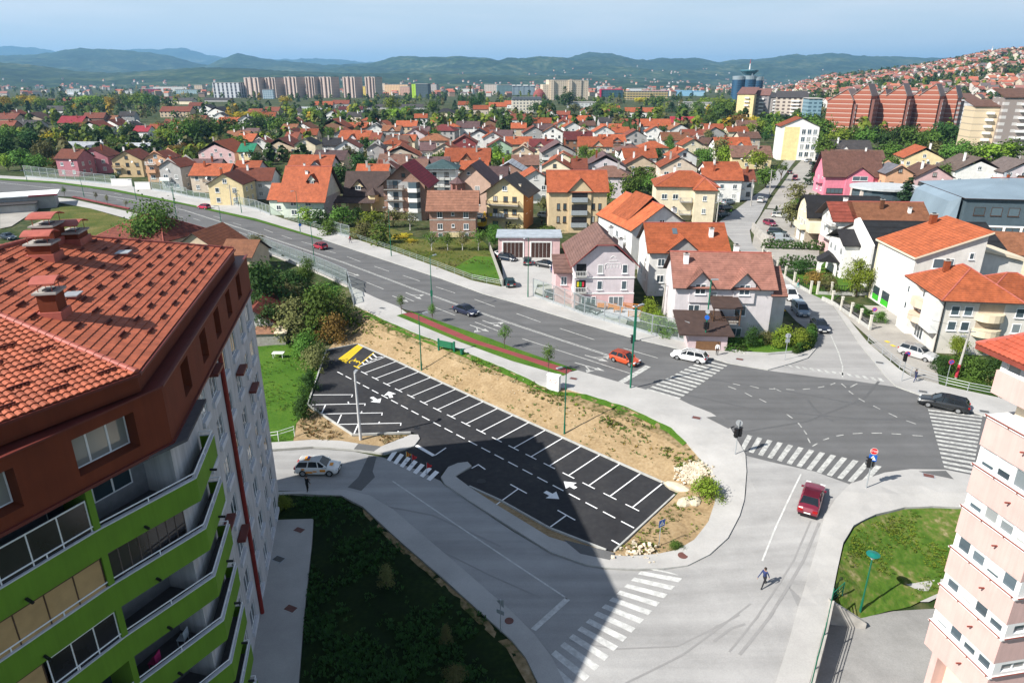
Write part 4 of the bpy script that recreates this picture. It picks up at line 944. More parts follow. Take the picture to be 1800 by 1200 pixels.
class House:
 """local frame: x along the front, y away from the viewer, origin front-left corner of the walls"""
 def __init__(s,label,cat='house',loc=(0,0,0),rz=0.0,w=10,d=10,eave=6,wall=None,detail=True,group=None,name='house'):
  s.w,s.d,s.e=w,d,eave;s.detail=detail;s.wall=wall or wallm((0.7,0.66,0.58))
  s.root=thing(name,label,cat,loc,rz,group);s.rz=rz;s.occ=[]
  s.wm=MB();s.roofs=[]
 def body(s,style='e',rise=3,x0=0,x1=None,y0=0,y1=None,eave=None,z0=-1.2):
  x1=s.w if x1 is None else x1;y1=s.d if y1 is None else y1;e=s.e if eave is None else eave
  s.wm.box(x0,x1,y0,y1,z0,e)
  if style=='e':
   ym=(y0+y1)/2
   for x in(x0,x1):s.wm.face([(x,y0,e),(x,y1,e),(x,ym,e+rise)])
  elif style=='g':
   xm=(x0+x1)/2
   for y in(y0,y1):s.wm.face([(x0,y,e),(x1,y,e),(xm,y,e+rise)])
 def roof(s,style,rise,material,x0=0,x1=None,y0=0,y1=None,eave=None,o=0.55,og=0.5,t=0.16,name='roof',clip=0.0,caps=False,under=None):
  x1=s.w if x1 is None else x1;y1=s.d if y1 is None else y1;e=s.e if eave is None else eave
  mb=MB();U=1
  if style in 'eg':
   if style=='e':a0,a1,b0,b1=y0,y1,x0-og,x1+og;pt=lambda a,b,z:(b,a,z)
   else:a0,a1,b0,b1=x0,x1,y0-og,y1+og;pt=lambda a,b,z:(a,b,z)
   am=(a0+a1)/2;sl=rise/(am-a0);lo=e-sl*o+0.05;top=e+rise+0.05
   pr=[(a0-o,lo),(am,top),(a1+o,lo)]
   c0=c1=0
   for(p,za),(q,zb)in((pr[0],pr[1]),(pr[1],pr[2])):
    A=[pt(p,b0,za),pt(p,b1,za),pt(q,b1,zb),pt(q,b0,zb)];Bt=[pt(p,b0,za+t),pt(p,b1,za+t),pt(q,b1,zb+t),pt(q,b0,zb+t)]
    mb.face(Bt,0);mb.face(A,U)
    mb.face([A[0],A[1],Bt[1],Bt[0]],U);mb.face([A[0],Bt[0],Bt[3],A[3]],U);mb.face([A[1],A[2],Bt[2],Bt[1]],U)
   if caps:mb.tube(pt(am,b0,top+t),pt(am,b1,top+t),0.12,n=6,m=2)
  elif style=='h':
   w,d=x1-x0,y1-y0;lo=e-0.05;top=e+rise
   X0,X1_,Y0_,Y1_=x0-o,x1+o,y0-o,y1+o;k=(min(w,d)/2+o)
   if w>=d:r0,r1=(X0+k,(y0+y1)/2,top),(X1_-k,(y0+y1)/2,top)
   else:r0,r1=((x0+x1)/2,Y0_+k,top),((x0+x1)/2,Y1_-k,top)
   c=[(X0,Y0_,lo+t),(X1_,Y0_,lo+t),(X1_,Y1_,lo+t),(X0,Y1_,lo+t)]
   if w>=d:fs=[[c[0],c[1],r1,r0],[c[1],c[2],r1],[c[2],c[3],r0,r1],[c[3],c[0],r0]];hips=[(c[0],r0),(c[3],r0),(c[1],r1),(c[2],r1)]
   else:fs=[[c[0],c[1],r0],[c[1],c[2],r1,r0],[c[2],c[3],r1],[c[3],c[0],r0,r1]];hips=[(c[0],r0),(c[1],r0),(c[2],r1),(c[3],r1)]
   for f in fs:mb.face(f,0)
   b=[(q[0],q[1],lo)for q in c];mb.face(b,U)
   for i in range(4):mb.face([b[i],b[(i+1)%4],c[(i+1)%4],c[i]],U)
   if caps:
    for p,q in hips+[(r0,r1)]:mb.tube(p,q,0.1,n=6,m=2)
  elif style=='f':
   mb.box(x0-o,x1+o,y0-o,y1+o,e+0.002,e+0.25,0)
  elif style=='m':
   mb.hexa([(x0-o,y0-og,e),(x1+o,y0-og,e+rise),(x1+o,y1+og,e+rise),(x0-o,y1+og,e),(x0-o,y0-og,e+t),(x1+o,y0-og,e+rise+t),(x1+o,y1+og,e+rise+t),(x0-o,y1+og,e+t)],U,0)
  elif style=='p':
   mb.hexa([(x0-og,y0-o,e),(x1+og,y0-o,e),(x1+og,y1,e+rise),(x0-og,y1,e+rise),(x0-og,y0-o,e+t),(x1+og,y0-o,e+t),(x1+og,y1,e+rise+t),(x0-og,y1,e+rise+t)],U,0)
  r=mb.build(name,[material,under or DARKWOOD,RIDGE],s.root);s.roofs.append(r);return r
 def face_xf(s,face,u,z,out=0.0):
  if face=='F':return(u,-out,z),0
  if face=='R':return(s.w+out,u,z),math.pi/2
  if face=='L':return(-out,u,z),-math.pi/2
  return(u,s.d+out,z),math.pi
 def win(s,face,u,z,w=1.2,h=1.3,n=2,fm='w',parent=None,loc=None):
  fr,pn,both=win_me(w,h,n,fm)
  l,r=loc or s.face_xf(face,u,z,0.0)
  if s.detail:
   o=link('window',fr,parent or s.root,l,r);link('pane',pn,o)
  else:o=link('window',both,parent or s.root,l,r)
  return o
 def grid(s,face,us,zs,**k):
  for z in zs:
   for u in us:s.win(face,u,z,**k)
 def door(s,face,u,w=1.0,h=2.1,material=None,z=0.0,name='door'):
  mb=MB();mb.box(-w/2,w/2,-0.05,0.0,0,h);o=mb.build(name,material or WOOD,s.root);o.location,r=s.face_xf(face,u,z);o.rotation_euler=(0,0,r);return o
 def balcony(s,face,u,z,w=3.0,depth=1.2,style='solid',material=None,h=1.0,roof=None):
  mb=MB();mb.box(-w/2,w/2,-depth,-0.003,-0.16,0.0);m2=material or WHITE
  o=mb.build('balcony',CONC,s.root);l,r=s.face_xf(face,u,z);o.location=l;o.rotation_euler=(0,0,r)
  q=MB()
  if style=='solid':
   q.box(-w/2,w/2,-depth-0.05,-depth+0.05,-0.14,h);q.box(-w/2-0.05,-w/2+0.05,-depth+0.052,-0.004,-0.14,h);q.box(w/2-0.05,w/2+0.05,-depth+0.052,-0.004,-0.14,h)
  else:
   for a,b in(((-w/2,-depth),(w/2,-depth)),((-w/2,-depth),(-w/2,0)),((w/2,-depth),(w/2,0))):
    q.beam((*a,h),(*b,h),0.06,0.06);q.beam((*a,0.08),(*b,0.08),0.05,0.05);L=math.hypot(a[0]-b[0],a[1]-b[1]);k=max(2,int(L/0.22))
    for i in range(k+1):q.box(a[0]+(b[0]-a[0])*i/k-0.02,a[0]+(b[0]-a[0])*i/k+0.02,a[1]+(b[1]-a[1])*i/k-0.02,a[1]+(b[1]-a[1])*i/k+0.02,0.0,h)
  q.build('railing',m2,o);return o
 def chimney(s,x,y,z0,h=1.4,w=0.6,material=None,cap=True):
  mb=MB();mb.box(x-w/2,x+w/2,y-w*0.4,y+w*0.4,z0,z0+h,0);mb.box(x-w/2-0.08,x+w/2+0.08,y-w*0.4-0.08,y+w*0.4+0.08,z0+h,z0+h+0.1,1)
  if cap:mb.box(x-w/4,x+w/4,y-w*0.2,y+w*0.2,z0+h+0.1,z0+h+0.25,2)
  return mb.build('chimney',[material or WHITE,CONC,BLACK],s.roofs[0]if s.roofs else s.root)
 def gable(s,xc,wid,z0,rise,material,y=0.0,proj=0.0,depth=4.5,win=None,o=0.45,wall=None,base=None,ext=0.4):
  """cross gable / dormer on the front: wall piece + its own little roof"""
  mb=MB();b=z0 if base is None else base
  mb.box(xc-wid/2,xc+wid/2,y-proj-0.004,y+depth*0.5,b,z0);mb.face([(xc-wid/2,y-proj-0.004,z0),(xc+wid/2,y-proj-0.004,z0),(xc,y-proj-0.004,z0+rise)])
  g=mb.build('gable',wall or s.wall,s.root)
  rm=MB();sl=rise/(wid/2);t=0.14
  for sg in(-1,1):
   a=(xc+sg*(wid/2+o),z0-sl*o+0.04);c=(xc,z0+rise+0.04);yf,yb=y-proj-ext,y+depth
   q=[(a[0],yf,a[1]),(c[0],yf,c[1]),(c[0],yb,c[1]),(a[0],yb,a[1])];q2=[(p[0],p[1],p[2]+t)for p in q]
   rm.face(q2,0);rm.face(q,1);rm.face([q[0],q[1],q2[1],q2[0]],1);rm.face([q[0],q2[0],q2[3],q[3]],1)
  rm.build('gable_roof',[material,DARKWOOD],g)
  if win:s.win('F',0,0,parent=g,loc=((xc,y-proj-0.006,win[2]),0),w=win[0],h=win[1])
  return g
 def box(s,name,x0,x1,y0,y1,z0,z1,material,top=None):
  mb=MB();mb.box(x0,x1,y0,y1,z0,z1,0,1 if top else None);return mb.build(name,[material]+([top]if top else[]),s.root)
 def done(s,mats=None):
  s.wm.build('wall',mats or s.wall,s.root);foot(s.root.location,s.rz,s.w,s.d);return s
FOOTS=[]
def foot(loc,rz,w,d,mg=1.0):
 c,n=math.cos(rz),math.sin(rz)
 FOOTS.append([(loc[0]+x*c-y*n,loc[1]+x*n+y*c)for x,y in((-mg,-mg),(w+mg,-mg),(w+mg,d+mg),(-mg,d+mg))])
def from_corners(pl,pr,z=0.0):
 a,b=P(*pl,z),P(*pr,z);return a,math.atan2(b.y-a.y,b.x-a.x),(b-a).length
OR=roofm((0.37,0.098,0.042));ORB=roofm((0.43,0.115,0.046));RB=roofm((0.22,0.066,0.040));BRN=roofm((0.18,0.10,0.075));PUR=roofm((0.135,0.082,0.082));GRY=roofm((0.068,0.062,0.062));DRK=roofm((0.030,0.029,0.032));REDM=roofm((0.30,
0.03,0.045),0.9);MAR=roofm((0.15,0.034,0.034));PNK=roofm((0.27,0.14,0.12));GRN=roofm((0.02,0.18,0.10));TAN=roofm((0.27,0.115,0.06));WHR=roofm((0.50,0.53,0.57),1.2);BLU=mat('blue_grey_sheet',(0.20,0.26,0.31),0.5,0.12,0.15)
W=dict(white=wallm((0.74,0.73,0.70)),cream=wallm((0.72,0.63,0.46)),lilac=wallm((0.58,0.52,0.54)),pink=wallm((0.62,0.42,0.42)),grey=wallm((0.38,0.37,0.36)),tan=wallm((0.55,0.44,0.32)),yellow=wallm((0.68,0.56,0.33)),brick=brickm((0.33,
0.15,0.09)),beige=wallm((0.60,0.50,0.40)),peach=wallm((0.62,0.36,0.22)),rose=wallm((0.42,0.17,0.20)),dkred=wallm((0.25,0.06,0.06)),green=wallm((0.38,0.52,0.38)),hot=wallm((0.70,0.22,0.30)),ochre=wallm((0.58,0.44,0.26)),brown=wallm((0.24,
0.13,0.08)))
loc,rz,w=P(1008,546,0),0.02,9.3
h=House('pale pink three storey house with brown tiled roof and 2004 painted on its gable','house',loc,rz,w,15,7.4,W['lilac'])
h.body('x');h.wm.face([(0,0,7.4),(w,0,7.4),(w*0.62,0,10.4),(w*0.38,0,10.4)])
rb=MB();X=w;e,t=7.0,0.16
L0,R0=(-0.7,-0.6,e),(w+0.7,-0.6,e);L1,R1=(-0.7,15.6,e),(w+0.7,15.6,e);gl,gr=(w*0.34,-0.6,10.5),(w*0.66,-0.6,10.5);rf_,rb_=(w/2,1.9,11.7),(w/2,11.5,11.7)
for f in([L0,gl,rf_,rb_,L1],[gr,R0,R1,rb_,rf_],[gl,gr,rf_],[L1,rb_,R1]):rb.face([(p[0],p[1],p[2]+t)for p in f],0);rb.face(f,1)
for a,b in((L0,gl),(gr,R0),(gl,gr),(L0,L1),(R0,R1)):rb.face([a,b,(b[0],b[1],b[2]+t),(a[0],a[1],a[2]+t)],2)
h.roofs.append(rb.build('roof',[BRN2:=roofm((0.21,0.12,0.10),0.5),DARKWOOD,mat('red_verge',(0.25,0.05,0.05),0.6)],h.root))
h.chimney(w*0.72,8.5,9.6,1.9,0.7);h.chimney(w*0.84,5.2,8.4,1.9,0.7,PVC)
lw=h.box('lower_wall',-0.06,w+0.06,-0.06,14.9,-1.0,2.75,W['pink'])
for z in(2.75,5.3):h.box('white_band',-0.1,w+0.1,-0.12,14.8,z,z+0.14,WHITE)
for z in(3.4,6.0):
 for u in(3.95,7.75):h.win('F',u,z,0.85,1.45,1)
for u in(2.3,6.6):h.win('F',u,0.35,2.3,2.0,3,loc=((u,-0.07,0.35),0))
for z in(3.05,5.65):
 h.box('loggia',0.25,1.75,-0.03,0.0,z,z+1.9,DARKSHADE)  # flat panel, loggia shade painted on as near-black colour
 b=h.balcony('F',1.0,z+0.02,1.7,0.5,'rail',WHITE,0.8)
lg=MB()
for k,c in enumerate([(0.6,0.5,0.02),(0.02,0.25,0.04),(0.5,0.03,0.05)]):lg.box(0.4+k*0.4,0.7+k*0.4,-0.1,-0.05,3.95,4.7,k)
lg.build('hanging_laundry',[mat('laundry_yellow',(0.6,0.5,0.02)),mat('laundry_green',(0.02,0.25,0.06)),mat('laundry_red',(0.5,0.03,0.05))],h.root)
def text_mesh(body,size,extrude=0.012,align='CENTER'):
 c=bpy.data.curves.new('text','FONT');c.body=body;c.size=size;c.extrude=extrude;c.align_x=align
 o=bpy.data.objects.new('text',c);col.objects.link(o);me=bpy.data.meshes.new_from_object(o.evaluated_get(bpy.context.evaluated_depsgraph_get()))
 bpy.data.objects.remove(o);bpy.data.curves.remove(c);return me
tx=text_mesh('2 0 0 4',0.62);tx.materials.append(WHITE);o=link('year_lettering',tx,h.root,(5.85,-0.02,6.9));o.rotation_euler=(math.pi/2,0,0)
cr=MB()
for a,b in(((4.7,7.6),(7.0,7.6)),((4.6,6.8),(4.6,7.4)),((7.1,6.8),(7.1,7.4)),((5.2,8.05),(6.5,8.05)),((5.4,8.5),(5.85,8.8)),((5.85,8.8),(6.3,8.5)),((4.6,7.4),(4.9,7.6)),((7.1,7.4),(6.8,7.6))):cr.beam((a[0],-0.03,a[1]),(b[0],
-0.03,b[1]),0.05,0.08)
cr.build('gable_ornament',WHITE,h.root)
h.box('wing',-2.6,0.0,3.5,11,-1,5.3,W['pink']);h.roof('p',1.6,BRN2,-2.6,0.3,3.0,8.5,5.3,0.5,0.4)
h.win('F',0,0,loc=((-1.3,3.49,3.2),0),w=1.0,h=1.4);h.done()
a,b=P(1190,574,0),P(1350,591,0);rz=math.atan2(-1.0,13.2)
h=House('lilac white house with brown shingle roof and two gabled dormers beside the crossroads','house',(22.9,91.6,0),rz,13.3,10,7.2,wallm((0.60,0.56,0.57)))
h.body('e',3.5);r=h.roof('e',3.5,BRN3:=roofm((0.27,0.125,0.095),0.42),caps=True);h.chimney(1.6,3.3,9.0,1.9,0.7,PVC);h.chimney(9.3,6.8,9.3,2.2,0.7,PVC)
for x in(3.3,9.3):h.gable(x,2.9,7.6,1.65,BRN3,0,0.25,4.6,(1.5,1.5,6.1),o=0.65,base=4.9,ext=0.55)
h.win('F',2.7,3.0,1.6,1.5,2);h.win('F',9.1,3.0,1.6,1.5,2);h.win('F',8.9,-0.2,1.5,1.4,2);h.win('F',5.2,5.2,1.0,1.3,1)
h.box('annex_wall',1.2,6.3,-6.2,-0.01,-1,2.55,wallm((0.56,0.44,0.45)))
am=MB();am.hexa([(-0.2,-6.8,2.3),(7.0,-6.8,2.3),(6.6,0.0,3.5),(-0.2,0.0,3.5),(-0.2,-6.8,2.5),(7.0,-6.8,2.5),(6.6,0.0,3.7),(-0.2,0.0,3.7)]);am.build('annex_roof',mat('brown_felt',(0.06,0.038,0.032),0.8,0.2,1.2),h.root)
gd=MB();gd.box(2.2,5.4,-6.26,-6.2,-1.0,1.4);gd.build('garage_door',mat('garage_brown',(0.17,0.09,0.045),0.6,0.15,3),h.root)
cp=MB();cp.hexa([(4.6,-3.3,5.0),(8.6,-3.3,5.0),(8.5,-0.02,5.7),(4.6,-0.02,5.7),(4.6,-3.3,5.18),(8.6,-3.3,5.18),(8.5,-0.02,5.88),(4.6,-0.02,5.88)]);cp.build('canopy',mat('brown_felt',(0.06,0.038,0.032),0.8,0.2,1.2),h.root)
pm=MB()
for x in(4.8,8.4):pm.tube((x,-3.1,2.6),(x,-3.1,5.0),0.09,n=6)
pm.build('canopy_post',WOOD,h.root);h.balcony('F',6.6,2.9,3.8,3.0,'rail',WOOD,0.9)
h.body('e',2.0,13.3,15.6,1.5,9,5.6);h.roof('e',2.6,BRN3,13.3,15.0,0.2,9.8,6.2,og=0.3);h.done()
h=House('white house with long bright orange roof and skylight behind the twin dormer house','house',(22.8,110.6,0),-0.02,12.8,11,7.5,W['white'])
h.body('e',3.5);h.roof('e',3.5,ORB,caps=True);h.gable(5.4,5.0,7.6,2.1,ORB,0,0.1,5.5,o=0.5,wall=W['grey']);h.chimney(10.5,2.8,9.2,1.6,0.7)
sk=MB();sk.hexa([(4.2,3.2,9.72),(5.0,3.2,9.72),(5.0,4.3,10.42),(4.2,4.3,10.42),(4.2,3.2,9.82),(5.0,3.2,9.82),(5.0,4.3,10.52),(4.2,4.3,10.52)]);sk.build('skylight',GLASS,h.roofs[0])
h.grid('L',(2.5,6.5),(2.0,5.0),w=1.0);h.win('L',4.8,7.8,0.9,1.2);h.grid('F',(2,8,11),(2.2,5.0));h.done()
h=House('white gabled house with stepped orange roof tiers left of the sloping street','house',(22.7,127.6,0),0.26,12,17,7.6,W['white'])
h.body('g',4.1);h.roof('g',4.1,ORB,caps=True);h.roof('g',4.3,ORB,1.0,11.0,5,12,8.3,name='upper_roof');h.chimney(9.8,3,9,1.8,0.7);h.win('F',6,8.0,1.1,1.2);h.grid('F',(2.2,6,9.8),(1.8,4.8));h.grid('L',(3,7,11),(1.8,4.8));h.balcony('L',
4,4.4,3,1.1,'rail',GREYM);h.done()
h=House('large cream villa with many hipped orange roof facets and corner balconies','house',PY(1154,327,178),-0.12,15.5,12,8.3,W['cream']);h.root.location.z=0
h.body('x');h.roof('h',3.4,ORB,caps=True);h.body('x',0,9.5,14.5,-2.6,0,7.9);h.roof('h',2.8,ORB,9.5,14.5,-2.6,4,7.9,name='bay_roof',caps=True);h.chimney(5,7,11,1.6)
h.grid('F',(2.2,5.0),(1.8,5.2),w=1.4);
for z in(1.6,4.8):h.balcony('F',7.6,z,3,1.6,'rail',GREYM);h.win('F',12,z,loc=((12,-2.61,z+0.5),0),w=1.0)
h.done()
h=House('tall tan four storey house with orange roof, central gable and stacked loggias','house',(8.6,161,0),0.0,13.6,11.5,9.7,wallm((0.62,0.48,0.30)))
h.body('e',3.9,z0=-0.5);h.roof('e',3.9,OR,caps=True);h.gable(7.3,5.2,9.9,2.7,OR,0,0.3,5.5,o=0.7,base=0)
for z in(1.5,4.4,7.4):
 h.box('loggia',5.4,9.0,-0.36,-0.31,z,z+2.3,DARKSHADE);b=h.balcony('F',7.2,z,3.7,0.7,'solid',mat('grey_glass_rail',(0.33,0.36,0.38),0.4),0.95)  # loggias are flat panels coloured dark for their inner shade
for z in(2.4,5.4):h.grid('F',(2.3,3.8,10.5,12.0),(z,),w=0.75,h=1.5,n=1,fm='b')
h.chimney(11,6.5,13,1.3);h.grid('R',(3,7),(2.4,5.4));h.done()
h=House('yellow gabled house with dark grey roof and full width wooden balconies','house',P(856,401,0),R(-16),9.2,9.5,9.0,W['yellow'])
h.body('g',3.3);h.roof('g',3.3,GRY,o=1.6,og=1.2);h.chimney(2.8,3,10.2,2.2);h.chimney(7.8,2,9.2,1.4,0.5,W['cream'])
for z in(3.0,6.0):h.balcony('F',4.2,z,8.0,1.3,'rail',WOOD,0.9);h.grid('F',(2.2,4.8,7.0),(z+0.6,),w=1.1,fm='b');h.grid('R',(3.0,6.5),(z+0.6,),w=1.0)
h.grid('F',(2.2,5.5),(0.6,),w=1.4,fm='b');h.win('F',4.6,9.2,1.2,1.1);h.box('side_wall',9.2,9.26,0,9.5,-1,8.9,wallm((0.36,0.17,0.07)))
lg=MB()
for k in range(5):lg.box(1.2+k*0.75,1.8+k*0.75,-1.38,-1.33,3.2,4.0,0 if k else 1)
lg.build('hanging_laundry',[WHITE,mat('laundry_yellow',(0.6,0.5,0.02))],h.root);h.done()
h=House('unfinished bare brick house with plain brown roof and white windows above the orchard','house',(-19.0,156.8,0),0.0,10.6,9,6.3,W['brick'])
h.body('e',3.4,z0=-1);h.roof('e',3.4,BRN4:=roofm((0.27,0.13,0.085),0.9),o=0.8,og=0.8)
for z in(1.6,4.3):h.grid('F',(2.4,8.4),(z,),w=1.2,h=1.4);h.win('F',5.4,z+0.5,0.7,0.8,1)
for z in(0.9,3.7,6.05):h.box('concrete_band',-0.04,10.64,-0.04,8.96,z,z+0.25,CONC)
h.box('plastered_patch',4.2,6.7,-0.06,-0.0,-1,0.9,W['yellow']);h.grid('F',(2.4,8.4),(-0.4,),w=1.0,h=1.2,n=1);h.done()
h=House('half plastered brick house under a crimson metal gable roof with stacked balconies','house',(-33.0,177.5,0),R(-5),10.8,12,9.2,W['brick'])
h.body('g',4.6);h.roof('g',4.6,REDM,o=1.3,og=1.3);h.win('F',5.4,10.8,1.0,1.0,1,'b')
h.box('plaster_gable',1.5,9.3,-0.05,0.0,8.0,9.7,W['grey'])
for z in(2.3,5.1,7.9):h.balcony('F',2.9,z,5.0,1.3,'rail',WOOD,0.9);h.box('loggia',1.0,4.8,-0.04,-0.0,z,z+2.2,W['white']);h.win('F',3.2,z+0.2,loc=((3.2,-0.05,z+0.1),0),w=1.3,h=1.9,n=1,fm='b')
for z in(2.1,4.7,7.2):
 bm_=MB();bm_.prism([(6.3,0),(6.8,-1.5),(9.0,-1.5),(9.6,0)],z,z+1.0,0);bm_.prism([(6.4,0),(6.9,-1.35),(8.9,-1.35),(9.5,0)],z+1.0,z+2.5,1);bm_.build('bay_window',[WHITE,GLASS],h.root)
h.box('garage_door',6.0,9.6,-0.08,0,-0.5,1.9,WHITE);h.done()
h=House('low yellow house with chocolate brown roof, dormer and wide dark porch roof','house',P(609,370,0),R(-3),11.5,9,4.8,W['yellow'])
h.body('e',5.2);CHO=roofm((0.085,0.058,0.052));h.roof('e',5.2,CHO,o=0.8);h.gable(3.6,3.2,6.4,1.7,CHO,0.6,0,4,(1.5,1.1,5.6),o=0.6);h.chimney(6.0,5,9,2.6,0.6,CONC)
h.roof('p',1.3,CHO,-2.0,8.5,-3.4,0,2.6,0.4,0.4,name='porch_roof');pm=MB()
for x in(-1.6,1.5,4.8,8.0):pm.box(x-0.15,x+0.15,-3.3,-3.0,-0.5,2.6)
pm.build('porch_post',W['yellow'],h.root)
tm=MB();tm.lathe([(2.0,4.6),(0.05,6.4)],6,0,(8.0,-0.6));tm.prism([(8+1.5*math.cos(k*math.pi/3),-0.6+1.5*math.sin(k*math.pi/3))for k in range(6)],2.8,4.6,1);tm.build('oriel',[CHO,W['yellow']],h.root)
h.grid('F',(2,5),(3.2,),w=1.4,h=1.2,fm='b');h.body('e',4.2,11.5,17,1.5,9.5,4.6);h.roof('e',4.4,CHO,11.5,17,1.2,9.5,4.6);h.win('F',0,0,loc=((14,1.49,2.6),0),w=2.2);h.done()
h=House('white house wrapped in scaffolding under a dark teal hipped roof','house',P(752,345,0),0.0,9,9,8.2,W['white'])
h.body('x');h.roof('h',2.6,roofm((0.05,0.09,0.095)),o=0.9);h.grid('F',(2.2,6.0),(1.2,3.6,6.0),w=1.5,fm='b');sc=MB()
for i in range(6):sc.tube((i*1.8,-1.0,-0.5),(i*1.8,-1.0,8.6),0.05,n=4)
for z in(2,4.2,6.4,8.4):sc.beam((0,-1,z),(9,-1,z),0.05,0.05);sc.box(0,9,-0.95,-0.3,z-0.9,z-0.85)
sc.build('scaffolding',STEEL,h.root);h.done()
h=House('rosy beige house with purple brown gable and corner tower of arched balconies','house',P(797,372,0),R(-8),10.5,12,8.0,wallm((0.55,0.38,0.30)))
h.body('g',4.6);h.roof('g',4.6,PUR,o=1.0,og=1.0);h.win('F',4.5,10,0.9,0.8,1);h.grid('F',(6.8,),(2.0,5.2),w=1.3,h=1.9,n=2)
tm=MB();tm.lathe([(2.4,8.0),(0.05,9.6)],8,0,(1.6,-0.8));tm.build('tower_roof',PUR,h.root)
for z in(2.3,5.2):
 bb=MB();bb.prism([(1.6+1.9*math.cos(k*math.pi/4),-0.8+1.9*math.sin(k*math.pi/4))for k in range(8)],z-0.2,z+0.9,0);bb.build('tower_balcony',wallm((0.42,0.20,0.17)),h.root)
pl=MB()
for k in range(8):pl.box(1.6+1.8*math.cos(k*math.pi/4)-0.15,1.6+1.8*math.cos(k*math.pi/4)+0.15,-0.8+1.8*math.sin(k*math.pi/4)-0.15,-0.8+1.8*math.sin(k*math.pi/4)+0.15,0,8.0)
pl.build('tower_column',wallm((0.42,0.20,0.17)),h.root);h.grid('R',(3,8),(2,5.2));h.done()
h=House('low house with mauve metal roof and a row of white windows right of the arcades','house',P(842,345,0),R(-6),8.5,8,5.4,W['lilac'])
h.body('e',3.2);h.roof('e',3.2,PUR,o=0.8);h.grid('F',(1.5,3.2,5,6.8),(3.6,),w=1.1);h.done()
h=House('pink flat roofed garage building with two wide brown doors','garage',P(876,453,0),-0.02,12.5,6.5,4.2,W['pink'],name='garage_building')
h.body('x');h.roof('f',0,mat('grey_sheet_roof',(0.34,0.38,0.42),0.6,0.15,0.8),o=0.45)
for x0,x1 in((1.0,5.0),(6.7,10.6)):
 g_=h.box('garage_door',x0,x1,-0.06,0.0,0,3.2,mat('door_brown',(0.055,0.028,0.022),0.6,0.15,3));
 f_=MB();f_.box(x0-0.25,x0,-0.1,0,0,3.45);f_.box(x1,x1+0.25,-0.1,0,0,3.45);f_.box(x0,x1,-0.1,0,3.2,3.45)
 for k in range(1,5):f_.box(x0+(x1-x0)*k/5-0.02,x0+(x1-x0)*k/5+0.02,-0.075,-0.055,0,3.2)
 f_.build('door_frame',WHITE,h.root)
h.done()
h=House('orange house with huge steep roof in two steps beside the main road','house',(-60.5,181,0),R(-6),11.2,13,5.2,wallm((0.60,0.66,0.57)))
h.body('e',7.0);h.roof('e',7.0,OR,o=1.2,og=0.9,caps=True);h.chimney(5.5,5,9.5,1.8,0.7);h.gable(7.5,2.2,9.2,1.4,OR,2.8,0,3,(1.0,0.9,8.2))
h.grid('F',(3,7),(0.6,3.0),w=1.6);h.body('e',3.2,-5,0,3,11,4.2);h.roof('e',3.4,OR,-5,0,3,11,4.2);h.win('F',0,0,loc=((-2.5,2.99,1.2),0),w=1.3)
h.grid('R',(3,9),(1,3.6));h.box('side_wall',11.2,11.26,0,13,-1,5.0,W['grey']);h.done()
h=House('cream house with black gambrel roof and rounded balcony above stone base','house',(64.8,149,0),R(-8),15,9,6.2,W['cream'])
h.body('x');bm_=MB();D=9
prof=[(-0.6,5.7),(1.6,8.6),(4.5,10.0),(7.4,8.6),(9.6,5.7)]
for(ya,za),(yb,zb)in zip(prof,prof[1:]):bm_.hexa([(-0.5,ya,za),(15.5,ya,za),(15.5,yb,zb),(-0.5,yb,zb),(-0.5,ya,za+.15),(15.5,ya,za+.15),(15.5,yb,zb+.15),(-0.5,yb,zb+.15)])
h.roofs.append(bm_.build('roof',DRK,h.root));
for x in(0,15):h.wm.face([(x,0,6.2),(x,D,6.2),(x,7.4,8.5),(x,4.5,9.9),(x,1.6,8.5)])
h.chimney(7.5,1.4,7.4,2.6,0.8);h.box('stone_base',-0.1,15.1,-0.1,D+0.1,-1,2.8,brickm((0.40,0.34,0.25),(0.3,0.27,0.22),0.6));h.grid('L',(2.2,4.5,6.8),(3.6,),w=1.2);h.grid('L',(3,6),(6.6,),w=0.6,h=1.3,n=1);
for u in(2,6):h.door('L',u,2.4,2.4,WHITE,0.0,'shutter_door').location.x-=0.12
h.balcony('L',3.2,3.2,5.5,1.3,'solid',W['cream']);h.roof('p',1.2,DRK,3,9,-2.2,0,4.6,0.3,0.3,name='porch_roof');h.box('oriel',0.0,3.0,-2.0,0,2.8,5.2,W['cream']);h.done()
h=House('white terraced house with mottled orange roof and open roof terrace','house',(66.2,137.5,0),R(-4),17,9.5,7.4,W['white'])
h.body('e',2.9);h.roof('e',2.9,TAN,3.2,17.5,caps=True);h.roof('e',2.9,roofm((0.36,0.09,0.06),1.0),-1,3.1,name='terrace_roof');h.chimney(9,3,9.4,1.8,0.7,TAN);h.chimney(14.2,2,8.2,1.6)
h.box('lower_wall',-0.05,17.05,-0.05,9.55,-1,3.2,W['pink']);h.balcony('L',3.0,3.4,5.5,1.3,'rail',PVC);h.balcony('L',3.0,6.2,5.5,1.3,'rail',PVC);h.grid('L',(2,4.5,7),(3.8,6.4),w=1.3,h=1.5);h.done()
h=House('white house with patched black roof and tall white stepped gable','house',(62.9,116.2,0),R(-5),21,15,7.0,wallm((0.72,0.70,0.64)))
h.body('e',3.0);h.roof('e',3.0,roofm((0.03,0.031,0.034),1.3),o=0.5,og=0.35);
